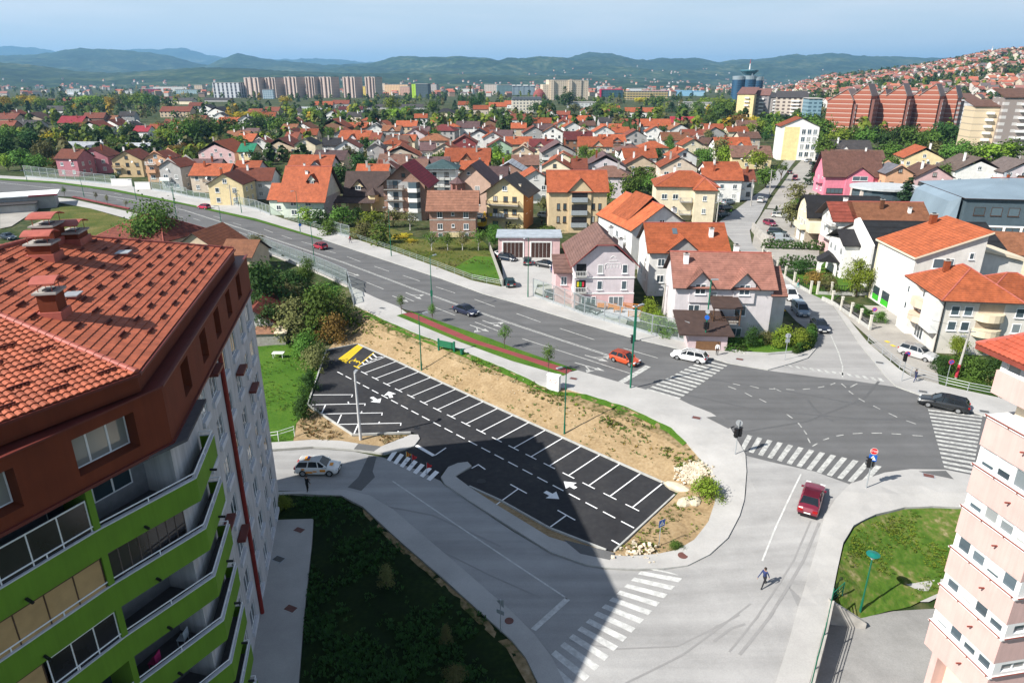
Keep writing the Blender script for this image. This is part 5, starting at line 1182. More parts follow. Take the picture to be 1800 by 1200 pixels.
gw=MB();gw.hexa([(-0.7,-0.5,-1),(-0.3,-0.5,-1),(-0.3,7.5,-1),(-0.7,7.5,-1),(-0.7,-0.5,7.3),(-0.3,-0.5,7.3),(-0.3,7.5,10.6),(-0.7,7.5,10.6)]);gw.hexa([(-0.7,7.5,-1),(-0.3,7.5,-1),(-0.3,9,-1),(-0.7,9,-1),(-0.7,7.5,10.6),(-0.3,
7.5,10.6),(-0.3,9,10.0),(-0.7,9,10.0)]);gw.build('gable_wall',W['white'],h.root)
h.box('front_bay',-3.2,-0.71,4.5,12.5,-1,6.2,W['white']);bm_=MB()
bm_.hexa([(-3.8,4.0,6.0),(-0.7,4.0,6.0),(-0.7,8.5,8.2),(-3.8,8.5,8.2),(-3.8,4.0,6.15),(-0.7,4.0,6.15),(-0.7,8.5,8.35),(-3.8,8.5,8.35)]);bm_.hexa([(-3.8,8.5,8.2),(-0.7,8.5,8.2),(-0.7,13,6.0),(-3.8,13,6.0),(-3.8,8.5,8.35),
(-0.7,8.5,8.35),(-0.7,13,6.15),(-3.8,13,6.15)])
bm_.build('bay_roof',DRK,h.root)
for z in(1.0,4.0):
 for y in(6.0,9.0,11.2):h.win('L',0,0,loc=((-3.21,y,z),-math.pi/2),w=1.1)
 h.balcony('L',2.6,z+0.2,3.0,1.4,'rail',PVC).location.x-=0.72
pm=MB();pm.tube((14,4,8.2),(14,4,11.2),0.22,n=8);pm.tube((14.6,5.5,8.4),(14.6,5.5,10.0),0.3,n=8);pm.build('flue',STEEL,h.roofs[0]);h.grid('F',(3,),(4.2,),w=1.0);h.done()
h=House('large white commercial building with single pitch orange roof and green shop window','commercial building',(59.4,98.0,0),R(-3),9.5,12,9.5,wallm((0.66,0.64,0.60)),name='commercial_building')
h.wm.box(0,9.5,0,12,-1,9.5)
for y in(0,12):h.wm.face([(0,y,9.5),(9.5,y,9.5),(9.5,y,13.2)])
h.wm.face([(9.5,0,9.5),(9.5,12,9.5),(9.5,12,13.2),(9.5,0,13.2)])
h.roof('m',3.9,ORB,o=0.45,og=0.45,under=CREAM,eave=9.4,t=0.3);h.chimney(7.2,11,12.2,1.8,0.9,ORB)
h.box('left_facade',-0.08,0.0,-0.02,11.4,-1,9.2,W['white']);h.box('corner_strip',-0.1,0.0,11.4,12.02,-1,9.3,W['cream'])  # left face whiter than the other walls, its stronger sun put into the colour
sg_=MB()
for y0,y1 in((5.2,7.6),(8.6,10.6)):sg_.box(-0.14,-0.08,y0,y1,0.2,2.4,1);sg_.box(-0.16,-0.14,y0,y1,0.2,1.1,0)
sg_.build('shop_window',[mat('green_foil',(0.05,0.42,0.03),0.5),GLASS],h.root)
for y in(2.5,5.5,8.5):h.box('blind_panel',-0.13,-0.08,y-0.9,y+0.9,5.0,7.4,wallm((0.66,0.65,0.63)))
h.win('F',4.0,8.0,3.0,1.5,1);h.win('F',7.8,9.4,0.7,1.0,1)
h.wm.box(9.5,17,2.5,11,-1,8.6);bm_=MB();bm_.hexa([(9.5,2.0,10.4),(17.6,2.0,8.6),(17.6,11.5,8.6),(9.5,11.5,10.4),(9.5,2.0,10.8),(17.6,2.0,9.0),(17.6,11.5,9.0),(9.5,11.5,10.8)]);bm_.build('side_roof',CREAM,h.root);h.wm.face([(9.5,
2.5,8.6),(17,2.5,8.6),(9.5,2.5,10.4)]);h.done()
h=House('cream three storey shop house with faceted orange roof and rounded balconies','shop house',(56.3,84.9,0),R(-8),13.5,10.5,7.3,wallm((0.60,0.57,0.52)),name='shop_house')
h.body('x');h.roof('h',3.3,ORB,0,8.5,-0.2,10.5,caps=True,o=0.75);h.roof('h',2.7,ORB,5.5,14.5,1.2,9,7.2,name='right_roof',caps=True,o=0.7);h.chimney(2.4,6.6,9.4,1.5,0.7,ORB)
h.box('left_facade',-1.0,0.0,-0.02,3.4,2.6,7.2,W['white']);h.box('left_facade',-0.9,0.0,7.0,10.5,-0.6,7.2,W['white'])
for z in(2.9,5.0):
 bm_=MB();bm_.prism([(0,3.4),(-1.0,3.5),(-1.5,4.4),(-1.5,6.0),(-1.0,6.9),(0,7.0)],z-0.25,z+0.75);bm_.build('balcony',wallm((0.66,0.50,0.38)),h.root);h.win('L',5.2,z+0.8,2.0,1.2,2)
 b2=MB();b2.prism([(4.2,-0.0)]+[(5.9+1.7*math.cos(t),-1.3*math.sin(t))for t in[math.pi*(1-k/8)for k in range(9)]]+[(7.6,0)],z-0.3,z+0.7);b2.build('balcony',wallm((0.66,0.55,0.40)),h.root)
 h.box('recess_shade',4.4,7.4,-0.03,0,z+0.7,z+1.9,wallm((0.40,0.33,0.25)))  # flat darker panel, shade above the balcony painted into its colour
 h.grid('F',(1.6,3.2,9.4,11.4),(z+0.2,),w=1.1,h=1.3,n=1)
h.win('L',8.6,5.6,0.7,1.1,1,loc=((-0.91,8.6,5.6),-math.pi/2));h.win('L',8.6,3.2,loc=((-0.91,8.6,3.2),-math.pi/2),w=0.7,h=1.1,n=1);h.win('L',5.0,0.1,2.6,2.2,3);h.win('F',11.5,0.5,1.2,1.3,1,'b');h.box('passage_shade',13.0,13.52,
-0.05,0,-0.5,2.6,DARKSHADE)  # passage is a dark panel standing in for its shade
dp=MB();dp.tube((0.1,-0.15,-0.5),(0.1,-0.15,7.1),0.08,n=6);dp.build('downpipe',BLACK,h.root);h.done()
h=House('wide modern building with blue grey sheet roof and dark teal upper storey','office building',(98.5,149,0),R(-10),46,26,10.0,wallm((0.07,0.10,0.12)),name='office_building')
h.body('x',z0=4.5);TEAL=wallm((0.055,0.085,0.105));h.wm.box(-0.3,46,-0.5,26,2.9,4.5);h.roof('h',3.0,BLU,o=0.6)
h.box('white_storey',-2.5,46,-3.5,24,0.4,2.6,W['white']);h.box('white_storey',-1,45.8,-1.2,25,-1,4.4,W['white']);h.box('white_front',0.5,46,-4.5,-1,-1.5,1.2,W['white'])
for k in range(12):h.win('F',3+k*3.4,6.4,2.2,1.8,1,'b');h.win('F',3+k*3.4,2.7,2.8,1.4,2,'b',loc=((3+k*3.4,-1.21,2.75),0))
wm_=MB();wm_.hexa([(-4.5,2,-0.5),(-1,1,-0.5),(-1,22,-0.5),(-4.5,22,-0.5),(-2.6,2,9.0),(-0.7,1,10.0),(-0.7,22,10.0),(-2.6,22,9.0)]);wm_.build('slanted_wing',BLU,h.root)
for x,y in((12,12),(20,9),(28,13),(36,9),(40,14)):
 c_=MB();c_.box(x-0.6,x+0.6,y-0.5,y+0.5,10.5,13.0);c_.tube((x,y,13.4),(x,y,14.2),0.3,n=8);c_.build('roof_vent',STEEL,h.roofs[0])
h.done()
h=House('hot pink house with steep chocolate roof beside the water slide terrace','house',P(1447,343,0),R(-6),16,11,6.2,W['hot'])
h.body('e',6.5);h.roof('e',6.5,roofm((0.13,0.065,0.05)),o=0.6,og=1.0);h.gable(10,8,5.8,2.8,roofm((0.13,0.065,0.05)),0,0.6,5,(4.5,1.4,4.6),base=-1);h.grid('F',(3.2,),(0.6,),w=5,h=1.6,n=4,fm='b');h.grid('L',(3,7),(1,4),w=1.2);h.balcony('L',
5,3.6,6,1.2,'solid',W['hot']);h.done()
h=House('round glazed restaurant with grey roof and terrace with turquoise water slide','restaurant',P(1508,368,0),R(-10),15,10,5.4,wallm((0.62,0.52,0.46)),name='restaurant')
h.body('x');rm_=MB();rm_.prism([(7.5+9.5*math.cos(t),4+7.5*math.sin(t))for t in[2*math.pi*k/20 for k in range(20)]],5.5,6.1);rm_.build('roof',wallm((0.45,0.47,0.48)),h.root)
gm=MB();gm.prism([(7.5+8.6*math.cos(t),4+6.6*math.sin(t))for t in[2*math.pi*k/20 for k in range(20)]],3.0,5.5);gm.build('glazing',GLASS,h.root)
sm=MB();sm.prism([(-6,-4),(2,-6),(4,-2),(-4,0)],1.5,2.1,0);sm.prism([(-4.5,-3.4),(1.5,-5),(2.5,-3.6),(-3.5,-1.2)],2.1,2.4,1);sm.build('terrace',[wallm((0.3,0.34,0.36)),mat('turquoise_slide',(0.01,0.35,0.42),0.3)],h.root);h.done()
h=House('old house with ribbed red tile roof half hidden behind the apartment block','house',(-87,143,-0.5),R(-20),17,12,3.6,W['beige'])
h.body('x');h.roof('h',4.0,roofm((0.26,0.07,0.045),0.7),o=0.6,caps=True);h.grid('F',(4,9,13),(1.2,));h.done()
h=House('small house with brown and orange tiled roofs right of the apartment block roof','house',(-65,128,-2.4),R(-8),10,10,6.0,W['tan'])
h.body('g',3.3);h.roof('g',3.3,roofm((0.20,0.07,0.035),0.7));h.body('e',2.2,10,16.5,-1,6,5.6);h.roof('e',2.2,TAN,10.6,16.5,-1,6,5.6);h.grid('R',(3,7),(3.2,));h.done()
h=House('white walled house with red tile roof squeezed beside the apartment block facade','house',P(418,598,-2.4),R(5),5.5,9,3.0,W['white']);h.root.location.z=-2.6
h.body('g',1.8);h.roof('g',1.8,roofm((0.28,0.07,0.045),0.7));h.grid('R',(2,5),(1,));h.done()
h=House('low garages with white flat roof and red edge at the far left','garage',P(-20,372,0),R(28),16,9,3.4,W['grey'],name='garage_building')
h.body('x');h.roof('f',0,WHITE,o=0.8);h.box('red_fascia',10,16.9,-0.95,-0.82,3.35,3.75,mat('red_fascia',(0.4,0.03,0.06),0.5));h.box('dark_roof',1,12,-6,-0.1,2.0,2.2,mat('dark_felt',(0.045,0.04,0.04),0.9));h.box('lower_wall',
1.5,11.5,-5.6,-0.1,-1,2.0,W['grey']);h.done()
# the neighbourhood behind (ridge pixel, width in pixels)
ROWS={'row facing the main road':[(128,262,42,'e',RB,'rose','red brown roofed purple house'),(172,260,50,'g',RB,'rose','wide purple house with gabled balcony bay'),(232,265,52,'g',RB,'ochre','tan and yellow gabled house with white balcony rails'),
(284,267,40,'g',RB,'peach','peach house with white balconies'),(312,281,40,'g',RB,'grey','grey rendered house with dark windows and long balcony'),(376,287,66,'e',OR,'beige','beige house with orange dormer roof'),(405,305,
62,'g',RB,'yellow','small yellow gabled cottage'),(439,282,42,'e',OR,'lilac','orange roofed pale house')],'second row back':[(393,248,66,'g',OR,'pink','pink gabled house with orange side roof'),(366,279,50,'e',PUR,'grey',
'long mauve roofed house'),(438,252,26,'e',GRN,'yellow','bright green roofed house'),(462,243,34,'g',RB,'white','white house with rusty gable'),(500,243,62,'g',RB,'tan','large tan house with rust roof and glazed balconies'),
(541,243,38,'g',DRK,'cream','cream house with charcoal gable'),(585,242,32,'e',DRK,'grey','house with charcoal side roof'),(551,272,74,'e',OR,'lilac','wide orange roofed house with small front gable'),(612,246,44,'g',RB,
'white','pale grey gabled house with three stacked balconies'),(657,288,54,'e',OR,'white','orange roofed house with skylights'),(684,288,38,'g',RB,'grey','grey gabled house with rusty roof'),(705,255,68,'g',OR,'beige','large beige house with orange cross gable'),
(662,252,30,'g',GRY,'grey','grey house with dark gable'),(752,250,24,'e',PUR,'white','white house with mauve roof'),(785,252,42,'g',OR,'beige','beige gabled house with orange roof'),(823,260,76,'e',OR,'brown','very wide orange roofed house'),
(835,282,48,'e',OR,'cream','low orange annex house'),(897,285,58,'g',WHR,'brick','brick house with white metal roof'),(938,299,60,'g',OR,'white','white house with two white balconies'),(978,279,56,'g',OR,'cream','small cream house with orange gable'),
(921,256,36,'g',RB,'tan','brown gabled cottage'),(980,250,60,'g',PUR,'grey','grey concrete house with mauve roof and two white balconies'),(1062,272,72,'g',PUR,'lilac','big house with plum gable roof'),(1072,290,74,'h',BRN,
'lilac','pale house with brown hipped roof'),(1122,260,56,'e',OR,'white','plain white house with orange roof and two windows'),(1106,252,44,'h',PNK,'white','white house with dusty pink hipped roof'),(1147,247,48,'h',OR,'cream',
'cream house with pyramid orange roof'),(1190,275,64,'g',OR,'beige','beige house with orange cross gable'),(1197,262,46,'g',OR,'white','white gabled house with pale orange roof'),(1268,295,66,'e',OR,'white','white house with long orange roof beside the bend'),
(1305,297,34,'e',RB,'white','house with rust roof by the lamp post'),(1318,256,66,'e',BRN,'yellow','yellow house with brown roof and one dormer'),(1285,241,60,'e',OR,'white','white gabled house with red orange roof')],'third row back':[(590,
209,50,'g',OR,'brown','brown chalet with orange roof and wooden balconies'),(545,226,30,'e',OR,'tan','tan orange roofed house'),(516,232,22,'e',RB,'tan','rust roofed cottage'),(627,229,54,'e',OR,'lilac','lilac house with long orange roof'),
(630,215,42,'e',OR,'cream','low orange roofed house'),(663,233,18,'e',RB,'grey','narrow rust roofed house'),(660,218,26,'g',DRK,'white','white house with black gable'),(690,220,32,'e',TAN,'grey','ochre roofed house'),(716,
212,36,'e',OR,'tan','orange roofed cottage'),(694,242,42,'h',OR,'beige','beige house with orange hip'),(732,226,36,'g',RB,'lilac','lilac gabled house with tall window'),(741,222,30,'e',PUR,'grey','mauve roofed house'),(780,
218,46,'h',MAR,'grey','grey house with wine red hipped roof'),(764,234,50,'h',TAN,'beige','beige house with ochre hipped roof'),(817,238,44,'g',RB,'dkred','wine red gabled house'),(797,216,22,'h',OR,'white','small orange hipped house'),
(823,213,40,'e',PUR,'white','white terrace with mauve roof'),(842,228,44,'g',DRK,'white','white house with black gable roof'),(866,232,36,'g',OR,'white','long white gabled house with orange verge'),(878,245,44,'g',RB,'green',
'mint green gabled house'),(862,208,40,'g',RB,'brown','brown house with rusty roof'),(912,240,44,'e',OR,'tan','tan house with plain orange roof'),(938,222,40,'g',RB,'grey','grey gabled house with rust roof'),(972,222,36,
'g',TAN,'white','white gabled house with ochre roof'),(1016,231,48,'e',MAR,'brown','brown house with crimson metal roof'),(952,244,40,'e',MAR,'cream','cream house with dark crimson roof'),(1046,240,58,'e',OR,'tan','tan three storey house with orange roof'),
(1060,221,36,'g',OR,'white','orange cross gabled house'),(1090,223,30,'e',OR,'white','orange roofed wing'),(1115,228,40,'g',RB,'grey','dark grey gabled house'),(1075,236,44,'e',OR,'brick','brick house with orange roof'),
(1150,222,32,'g',OR,'white','small white gabled house'),(1186,232,48,'e',TAN,'white','white house with ochre roof'),(1215,227,36,'e',RB,'tan','rust roofed house'),(1213,244,38,'g',OR,'cream','cream gabled house with orange roof'),
(1018,278,24,'e',RB,'tan','narrow rust roofed house')],'far rows below the towers':[(652,204,32,'h',OR,'tan','orange hipped house'),(952,207,33,'e',OR,'grey','long orange roof'),(912,216,26,'e',OR,'tan','ochre walled house'),
(1018,203,37,'e',OR,'brown','orange roofed house'),(1005,214,32,'g',OR,'white','pale gabled house'),(1102,209,38,'e',RB,'beige','rust roofed terrace'),(1152,209,50,'e',OR,'white','white terrace with orange roof'),(1200,205,
42,'e',REDM,'white','white house with crimson roof'),(1127,189,54,'e',OR,'white','long white barrack with orange roof'),(1222,209,22,'e',RB,'tan','small rust roofed house'),(1065,206,26,'e',GRY,'grey','grey flat house'),
(968,194,26,'g',OR,'white','orange gabled house'),(990,195,24,'e',RB,'dkred','red roofed house'),(1035,198,24,'g',OR,'white','small orange gabled house'),(916,200,36,'e',RB,'white','white house with red brown roof'),(893,
194,30,'g',OR,'white','pale house with orange gable'),(784,190,34,'h',DRK,'cream','cream house with slate pyramid roof'),(617,187,40,'e',MAR,'white','white hall with dark red roof'),(553,188,58,'e',WHR,'white','long white hall'),
(700,183,104,'e',GRY,'grey','very long dark grey shed'),(625,197,26,'e',GRY,'beige','beige block with grey roof'),(520,191,34,'e',GRY,'grey','grey roofed shed'),(585,194,22,'g',RB,'white','small gabled house'),(470,197,30,
'e',OR,'cream','orange roofed row house'),(520,208,20,'g',RB,'peach','peach gabled house'),(405,206,38,'e',OR,'cream','orange roofed house among trees'),(388,198,20,'g',GRY,'white','white gabled house'),(432,203,24,'g',GRY,
'white','white house with grey gable'),(350,203,30,'e',RB,'brick','brick red roofed house'),(312,187,52,'e',RB,'tan','long rust roofed building'),(345,180,22,'e',RB,'grey','rust roofed house'),(365,184,24,'g',GRY,'white',
'white house with slate roof'),(386,188,30,'g',GRY,'white','white house with steep grey roof'),(295,170,30,'e',RB,'white','far rust roofed house'),(320,172,44,'e',GRY,'cream','cream flat roofed school'),(385,172,46,'e',GRY,
'grey','grey office hall'),(253,221,26,'e',REDM,'white','crimson roofed cottage'),(276,218,22,'e',OR,'peach','orange cottage'),(318,212,20,'e',OR,'white','pale orange roofed cottage'),(318,224,18,'e',OR,'white','tiny orange roofed house'),
(300,209,16,'e',RB,'peach','small peach house'),(232,214,22,'g',GRY,'white','white house with grey roof'),(225,196,26,'e',GRY,'grey','grey roofed house'),(202,210,34,'g',RB,'white','white house with wide rust roof'),(193,
203,28,'e',TAN,'grey','ochre roofed hall'),(168,213,40,'g',RB,'white','dark red roofed house'),(130,204,42,'e',REDM,'peach','bright red roofed villa'),(168,198,34,'e',RB,'brick','rust roofed long house'),(62,198,38,'g',BRN,
'tan','brown gabled house'),(52,211,40,'e',GRY,'grey','low grey roofed workshop'),(18,199,36,'e',RB,'tan','rust roofed house'),(28,194,22,'g',RB,'brown','dark rust roofed house'),(12,212,32,'e',RB,'brick','brick red house at the left edge'),
(163,249,104,'e',WHR,'grey','long white roofed greenhouse shed'),(247,251,52,'e',WHR,'grey','pair of white roofed sheds'),(100,186,34,'e',GRY,'white','flat grey warehouse'),(125,172,26,'e',RB,'white','small red roofed house'),
(95,174,20,'e',RB,'white','low red roofed house'),(55,160,22,'e',RB,'peach','far red roofed house'),(132,163,20,'e',WHR,'white','white hall'),(1030,189,20,'g',OR,'white','small white gabled house'),(1062,192,18,'e',RB,'white',
'tiny rust roofed house'),(845,185,26,'e',OR,'beige','orange roofed house'),(818,178,24,'e',OR,'beige','far orange roofed house'),(875,180,30,'e',OR,'cream','far pale house with orange roof'),(905,177,34,'e',OR,'white','far long orange roof'),
(570,178,30,'e',OR,'beige','far orange terrace'),(600,176,28,'e',RB,'grey','far rust terrace'),(480,188,26,'e',RB,'beige','far beige house'),(450,191,24,'e',RB,'tan','far tan house'),(740,200,22,'e',OR,'white','little orange roofed house'),
(770,206,22,'e',OR,'tan','orange shed'),(1080,186,18,'e',OR,'white','far little orange roof')],'right of the sloping street':[(1487,246,74,'e',GRY,'white','white villa with broad slate roof'),(1500,263,90,'e',BRN,'cream',
'wide low house with brown roof'),(1572,291,46,'g',roofm((0.14,0.14,0.16)),'peach','orange walled house with grey gable'),(1618,259,64,'g',OR,'yellow','apricot house with orange gable roof'),(1630,292,66,'g',BRN,'pink','pink house with brown gable'),
(1706,277,78,'g',roofm((0.16,0.12,0.10)),'white','white house with brown roof, balcony and satellite dishes'),(1785,282,70,'g',roofm((0.15,0.12,0.11)),'lilac','house with wide brown roof at the right edge'),(1780,312,66,
'e',OR,'white','orange roof with metal vents at the right edge'),(1790,408,90,'e',TAN,'cream','brown tiled house behind the white commercial building')],}
def short(label):return label
n_h=0
for rowname,row in ROWS.items():
 order=sorted(range(len(row)),key=lambda i:row[i][0])
 for i,(px,py,wpx,st,rf_,wk,desc)in enumerate(row):
  far=py<215 or abs(px-200)<200 and py<235
  rnd=random.Random(px*7+py)
  zr={'e':9.0,'g':9.6,'h':8.8}[st]+rnd.uniform(-0.6,0.8)
  if 'shed' in desc or 'hall' in desc or 'workshop' in desc or 'annex' in desc or 'low' in desc.split():zr=6.0
  if 'wide brown roof at the right' in desc:zr=9
  top=P(px,py,zr);dz_=depth(top);w=wpx*dz_/1200
  d=min(14,max(9.0,w*0.8))if st!='g' else min(16,max(10.0,w*1.0))
  if 'hall' in desc or 'shed' in desc or 'barrack' in desc:d=13
  rise=(d/2)*0.62 if st=='e' else(w/2)*0.56 if st=='g' else min(w,d)/2*0.55
  rise=min(rise,zr-2.8);w=w*1.06-0.8 if w>9 else w
  rz=R(rnd.uniform(-9,5))if px<1350 else R(rnd.uniform(-14,-2))
  yc=top.y+(d/2 if st=='g' else 0)
  cx=top.x*(yc/top.y)if st=='g' else top.x
  c,s_=math.cos(rz),math.sin(rz);lx,ly=-w/2,-d/2
  eave=zr-rise-0.2
  h=House(f'{desc}, {rowname}','house',(cx+lx*c-ly*s_,yc+lx*s_+ly*c,0),rz,w,d,eave,W[wk],detail=False,group=rowname)
  h.body(st if st in 'eg' else 'x');h.roof(st,rise,rf_,o=0.5 if not far else 0.4,caps=False);n_h+=1
  small=dz_>600
  if not small:
   h.chimney(w*rnd.choice((0.3,0.7)),d*0.35,eave+rise*0.6,rise*0.5+0.9,0.6,rnd.choice([WHITE,CONC,OR]))
  ncol=max(2,int(w/3.3));us=[w*(k+0.5)/ncol for k in range(ncol)]
  zs=[z for z in(0.9,3.7,6.4)if z+1.5<eave+(0.1)]
  fm=rnd.choice('wwb')
  if dz_<420:
   bcol=rnd.randrange(ncol)if('balcon' in desc or rnd.random()<0.45)else-1
   for z in zs:
    for k,u in enumerate(us):h.win('F',u,z,1.2 if k!=bcol else 1.6,1.35,2 if rnd.random()<.7 else 1,fm)
    if bcol>=0 and z>2:h.balcony('F',us[bcol],z-0.5,min(3.4,w/ncol+0.6),1.1,rnd.choice(['solid','solid','rail']),rnd.choice([WHITE,WHITE,W[wk],WOOD]))
   for z in zs:h.grid('R' if px<1000 else 'L',(d*0.3,d*0.7),(z,),w=1.1,fm=fm)
   if st=='g' and rise>2.2:h.win('F',w/2,eave+0.25,1.2,1.2,2,fm)
   if rnd.random()<0.35:dm_=MB();dm_.lathe([(0.02,0),(0.3,0.05),(0.42,0.14)],10);ds=dm_.build('satellite_dish',WHITE,h.root);ds.location=(rnd.uniform(1,w-1),-0.35,eave-0.7);ds.rotation_euler=(R(70),0,R(rnd.uniform(-30,30)))
   if st=='e' and w>9.5 and rnd.random()<0.6:h.gable(w*rnd.uniform(0.3,0.7),min(4.2,w*0.34),eave+0.3,rise*0.55,rf_,0,0.15,d*0.35,(1.2,1.1,eave-0.6),o=0.4,base=eave-1.5)
  elif dz_<900:
   for z in zs:h.grid('F',us,(z,),w=1.3,h=1.3,n=1,fm=fm)
  h.done()
rg_=random.Random(14);nf=0;tr=0
while nf<42 and tr<6000:
 tr+=1;px=rg_.uniform(440,1300);y=rg_.uniform(215,500);x=(px-900)/1200*y;w,d=rg_.uniform(9,13),rg_.uniform(9,12);rz=R(rg_.uniform(-10,6))
 if any(inside(f,np.array([x+a*w for a in(-.5,.5,.5,-.5,0,0,.5,-.5,0)]),np.array([y+b*d for b in(-.5,-.5,.5,.5,0,.5,0,0,-.5)])).any()for f in FOOTS):continue
 nf+=1;rn,rm=rg_.choice([('orange',OR),('orange',OR),('rust',RB),('brown',BRN),('mauve',PUR),('ochre',TAN)]);wk=rg_.choice(['white','cream','beige','tan','grey','brick']);st=rg_.choice('eeg');ev=rg_.uniform(4.2,5.6);rise=d*0.28 if st=='e' else w*0.27
 h=House(f'{wk} house with {rn} roof half hidden in a gap between the middle rows','house',(x-w/2,y-d/2,0),rz,w,d,ev,W[wk],detail=False,group=f'{wk} houses with {rn} roofs in the gaps')
 h.body(st);h.roof(st,rise,rm);h.grid('F',(w*0.25,w*0.7),(0.9,3.3)if ev>4.9 else(1.2,),w=1.2)
 h.chimney(w*0.3,d*0.4,ev+rise*0.6,rise*0.5+0.8);h.done()
# apartment towers and big buildings far behind
def facadem(name,c,wcol=(0.05,0.06,0.07),sx=3.0,sz=2.9,fx=0.5,fz=0.5,band=None):
 """far facade: rows of windows one storey apart"""
 key=('fac',name)
 if key in _mc:return _mc[key]
 m,n,l,b=nodes(name)
 tc=n.new('ShaderNodeTexCoord');sp=n.new('ShaderNodeSeparateXYZ');l.new(tc.outputs['Object'],sp.inputs[0])
 ad=n.new('ShaderNodeMath');l.new(sp.outputs['X'],ad.inputs[0]);l.new(sp.outputs['Y'],ad.inputs[1])
 def cell(o,s_,f):
  a=n.new('ShaderNodeMath');a.operation='MULTIPLY';a.inputs[1].default_value=1/s_;l.new(o,a.inputs[0])
  r=n.new('ShaderNodeMath');r.operation='FRACT';l.new(a.outputs[0],r.inputs[0])
  t=n.new('ShaderNodeMath');t.operation='LESS_THAN';t.inputs[1].default_value=f;l.new(r.outputs[0],t.inputs[0]);return t.outputs[0]
 k=n.new('ShaderNodeMath');k.operation='MULTIPLY';l.new(cell(ad.outputs[0],sx,fx),k.inputs[0]);l.new(cell(sp.outputs['Z'],sz,fz),k.inputs[1])
 mx=n.new('ShaderNodeMixRGB');mx.inputs['Color1'].default_value=(*c,1);mx.inputs['Color2'].default_value=(*wcol,1);l.new(k.outputs[0],mx.inputs['Fac']);out=mx.outputs['Color']
 if band:
  m2=n.new('ShaderNodeMixRGB');m2.inputs['Color2'].default_value=(*band,1);l.new(out,m2.inputs['Color1']);l.new(cell(sp.outputs['Z'],sz,0.16),m2.inputs['Fac']);out=m2.outputs['Color']
 l.new(out,b.inputs['Base Color']);b.inputs['Roughness'].default_value=0.6
 _mc[key]=m;return m
def block(label,px,pyt,pyb,wpx,wall,d=14,rz=0.0,cat='apartment block',group=None,roofc=None,name='apartment_block',extra=None,hscale=1.0,z0=0.0):
 b=P(px,pyb,z0);k=depth(b)/1200;w=wpx*k;top=PY(px,pyt,b.y).z*hscale-z0
 r=thing(name,label,cat,(b.x,b.y,z0),rz,group);mb=MB();mb.box(-w/2,w/2,0,d,-1,top);mb.build('wall',wall,r)
 rf=MB();rf.box(-w/2-0.3,w/2+0.3,-0.3,d+0.3,top+0.002,top+0.9);rf.build('roof',roofc or mat('flat_roof_grey',(0.3,0.29,0.28)),r)
 if extra:extra(r,w,top,d)
 foot((b.x-w/2*math.cos(rz),b.y-w/2*math.sin(rz),0),rz,w,d)
 return r,w,top,d
def boxes(name,m,*bx):
 def f(r,w,t,d):
  for(x0,x1,y0,y1,z0,z1)in bx:
   mb=MB();mb.box(x0*w,x1*w,y0*d,y1*d,z0 if z0<0 else z0*t,z1*t);mb.build(name,m,r)
 return f
FT=facadem('tower_facade',(0.50,0.40,0.35),(0.24,0.19,0.17),3.6,2.9,0.5,0.5,(0.55,0.46,0.41))
stair=boxes('lift_shaft',mat('tower_shaft',(0.36,0.28,0.25)),(-0.04,0.05,-0.12,0.0,-1,1.04),(-0.36,-0.3,-0.1,0.0,-1,1.0),(0.3,0.36,-0.1,0.0,-1,1.0))
for px,wpx,y0,nm in((445,44,137,'leftmost of the beige tower slabs, partly shaded'),(478,30,137,'second beige tower slab from the left, mostly in shade'),(513,36,136,'third beige tower slab from the left with bright front'),
(547,26,136,'fourth beige tower slab from the left, narrow'),(574,34,136,'fifth beige tower slab from the left, wide and bright'),(615,34,136,'beige tower slab standing free, second from the right end'),(652,28,136,'rightmost beige tower slab of the row, standing alone')):
 block(nm,px,y0,172,wpx*0.74,FT,26,R(-24),group='row of beige tower slabs',extra=stair)
block('white and black apartment building left of the beige tower slabs',400,146,172,50,facadem('bw_facade',(0.5,0.52,0.55),(0.03,0.035,0.05),9,6,0.45,0.9),24,R(-8))
block('small white and blue office block below the tower slabs',472,158,174,18,facadem('blue_office',(0.5,0.6,0.66),(0.02,0.12,0.2),4,3.2,0.5,0.5),18,R(10),'office building',name='office_building')
for px,y0,yb,wpx,c,nm in((697,149,167,44,(0.62,0.42,0.25),'orange and cream apartment row right of the tower slabs'),(712,153,168,18,(0.45,0.28,0.22),'dusty red apartment block beside the lime green one'),(760,149,163,16,
(0.4,0.36,0.34),'grey apartment block right of the lime green one'),(672,147,166,12,(0.6,0.5,0.4),'pale apartment block just right of the last tower slab'),(864,149,167,26,(0.46,0.40,0.36),'beige slab block left of the teal glass hall'),
(640,152,168,8,(0.6,0.45,0.1),'narrow ochre block between two tower slabs')):
 block(nm,px,y0,yb,wpx,facadem('fac_%d'%px,c,tuple(x*0.4 for x in c),4,3,0.5,0.5),20,R(-14))
r_,w_,t_,d_=block('dark glass tower block with bright lime green flank',742,148,172,22,facadem('dark_glass',(0.06,0.09,0.10),(0.03,0.05,0.07),3,3,0.6,0.6),24,R(-8))
mb=MB();mb.box(-w_/2-8,-w_/2-0.02,0,d_,-1,t_);mb.build('lime_flank',facadem('lime',(0.35,0.55,0.03),(0.2,0.35,0.03),6,3,0.4,0.5),r_)
block('teal glass office hall left of the cream slab tower',887,150,168,26,facadem('teal_glass',(0.16,0.25,0.27),(0.05,0.10,0.12),3,3,0.5,0.6),24,R(5),'office building',name='office_building')
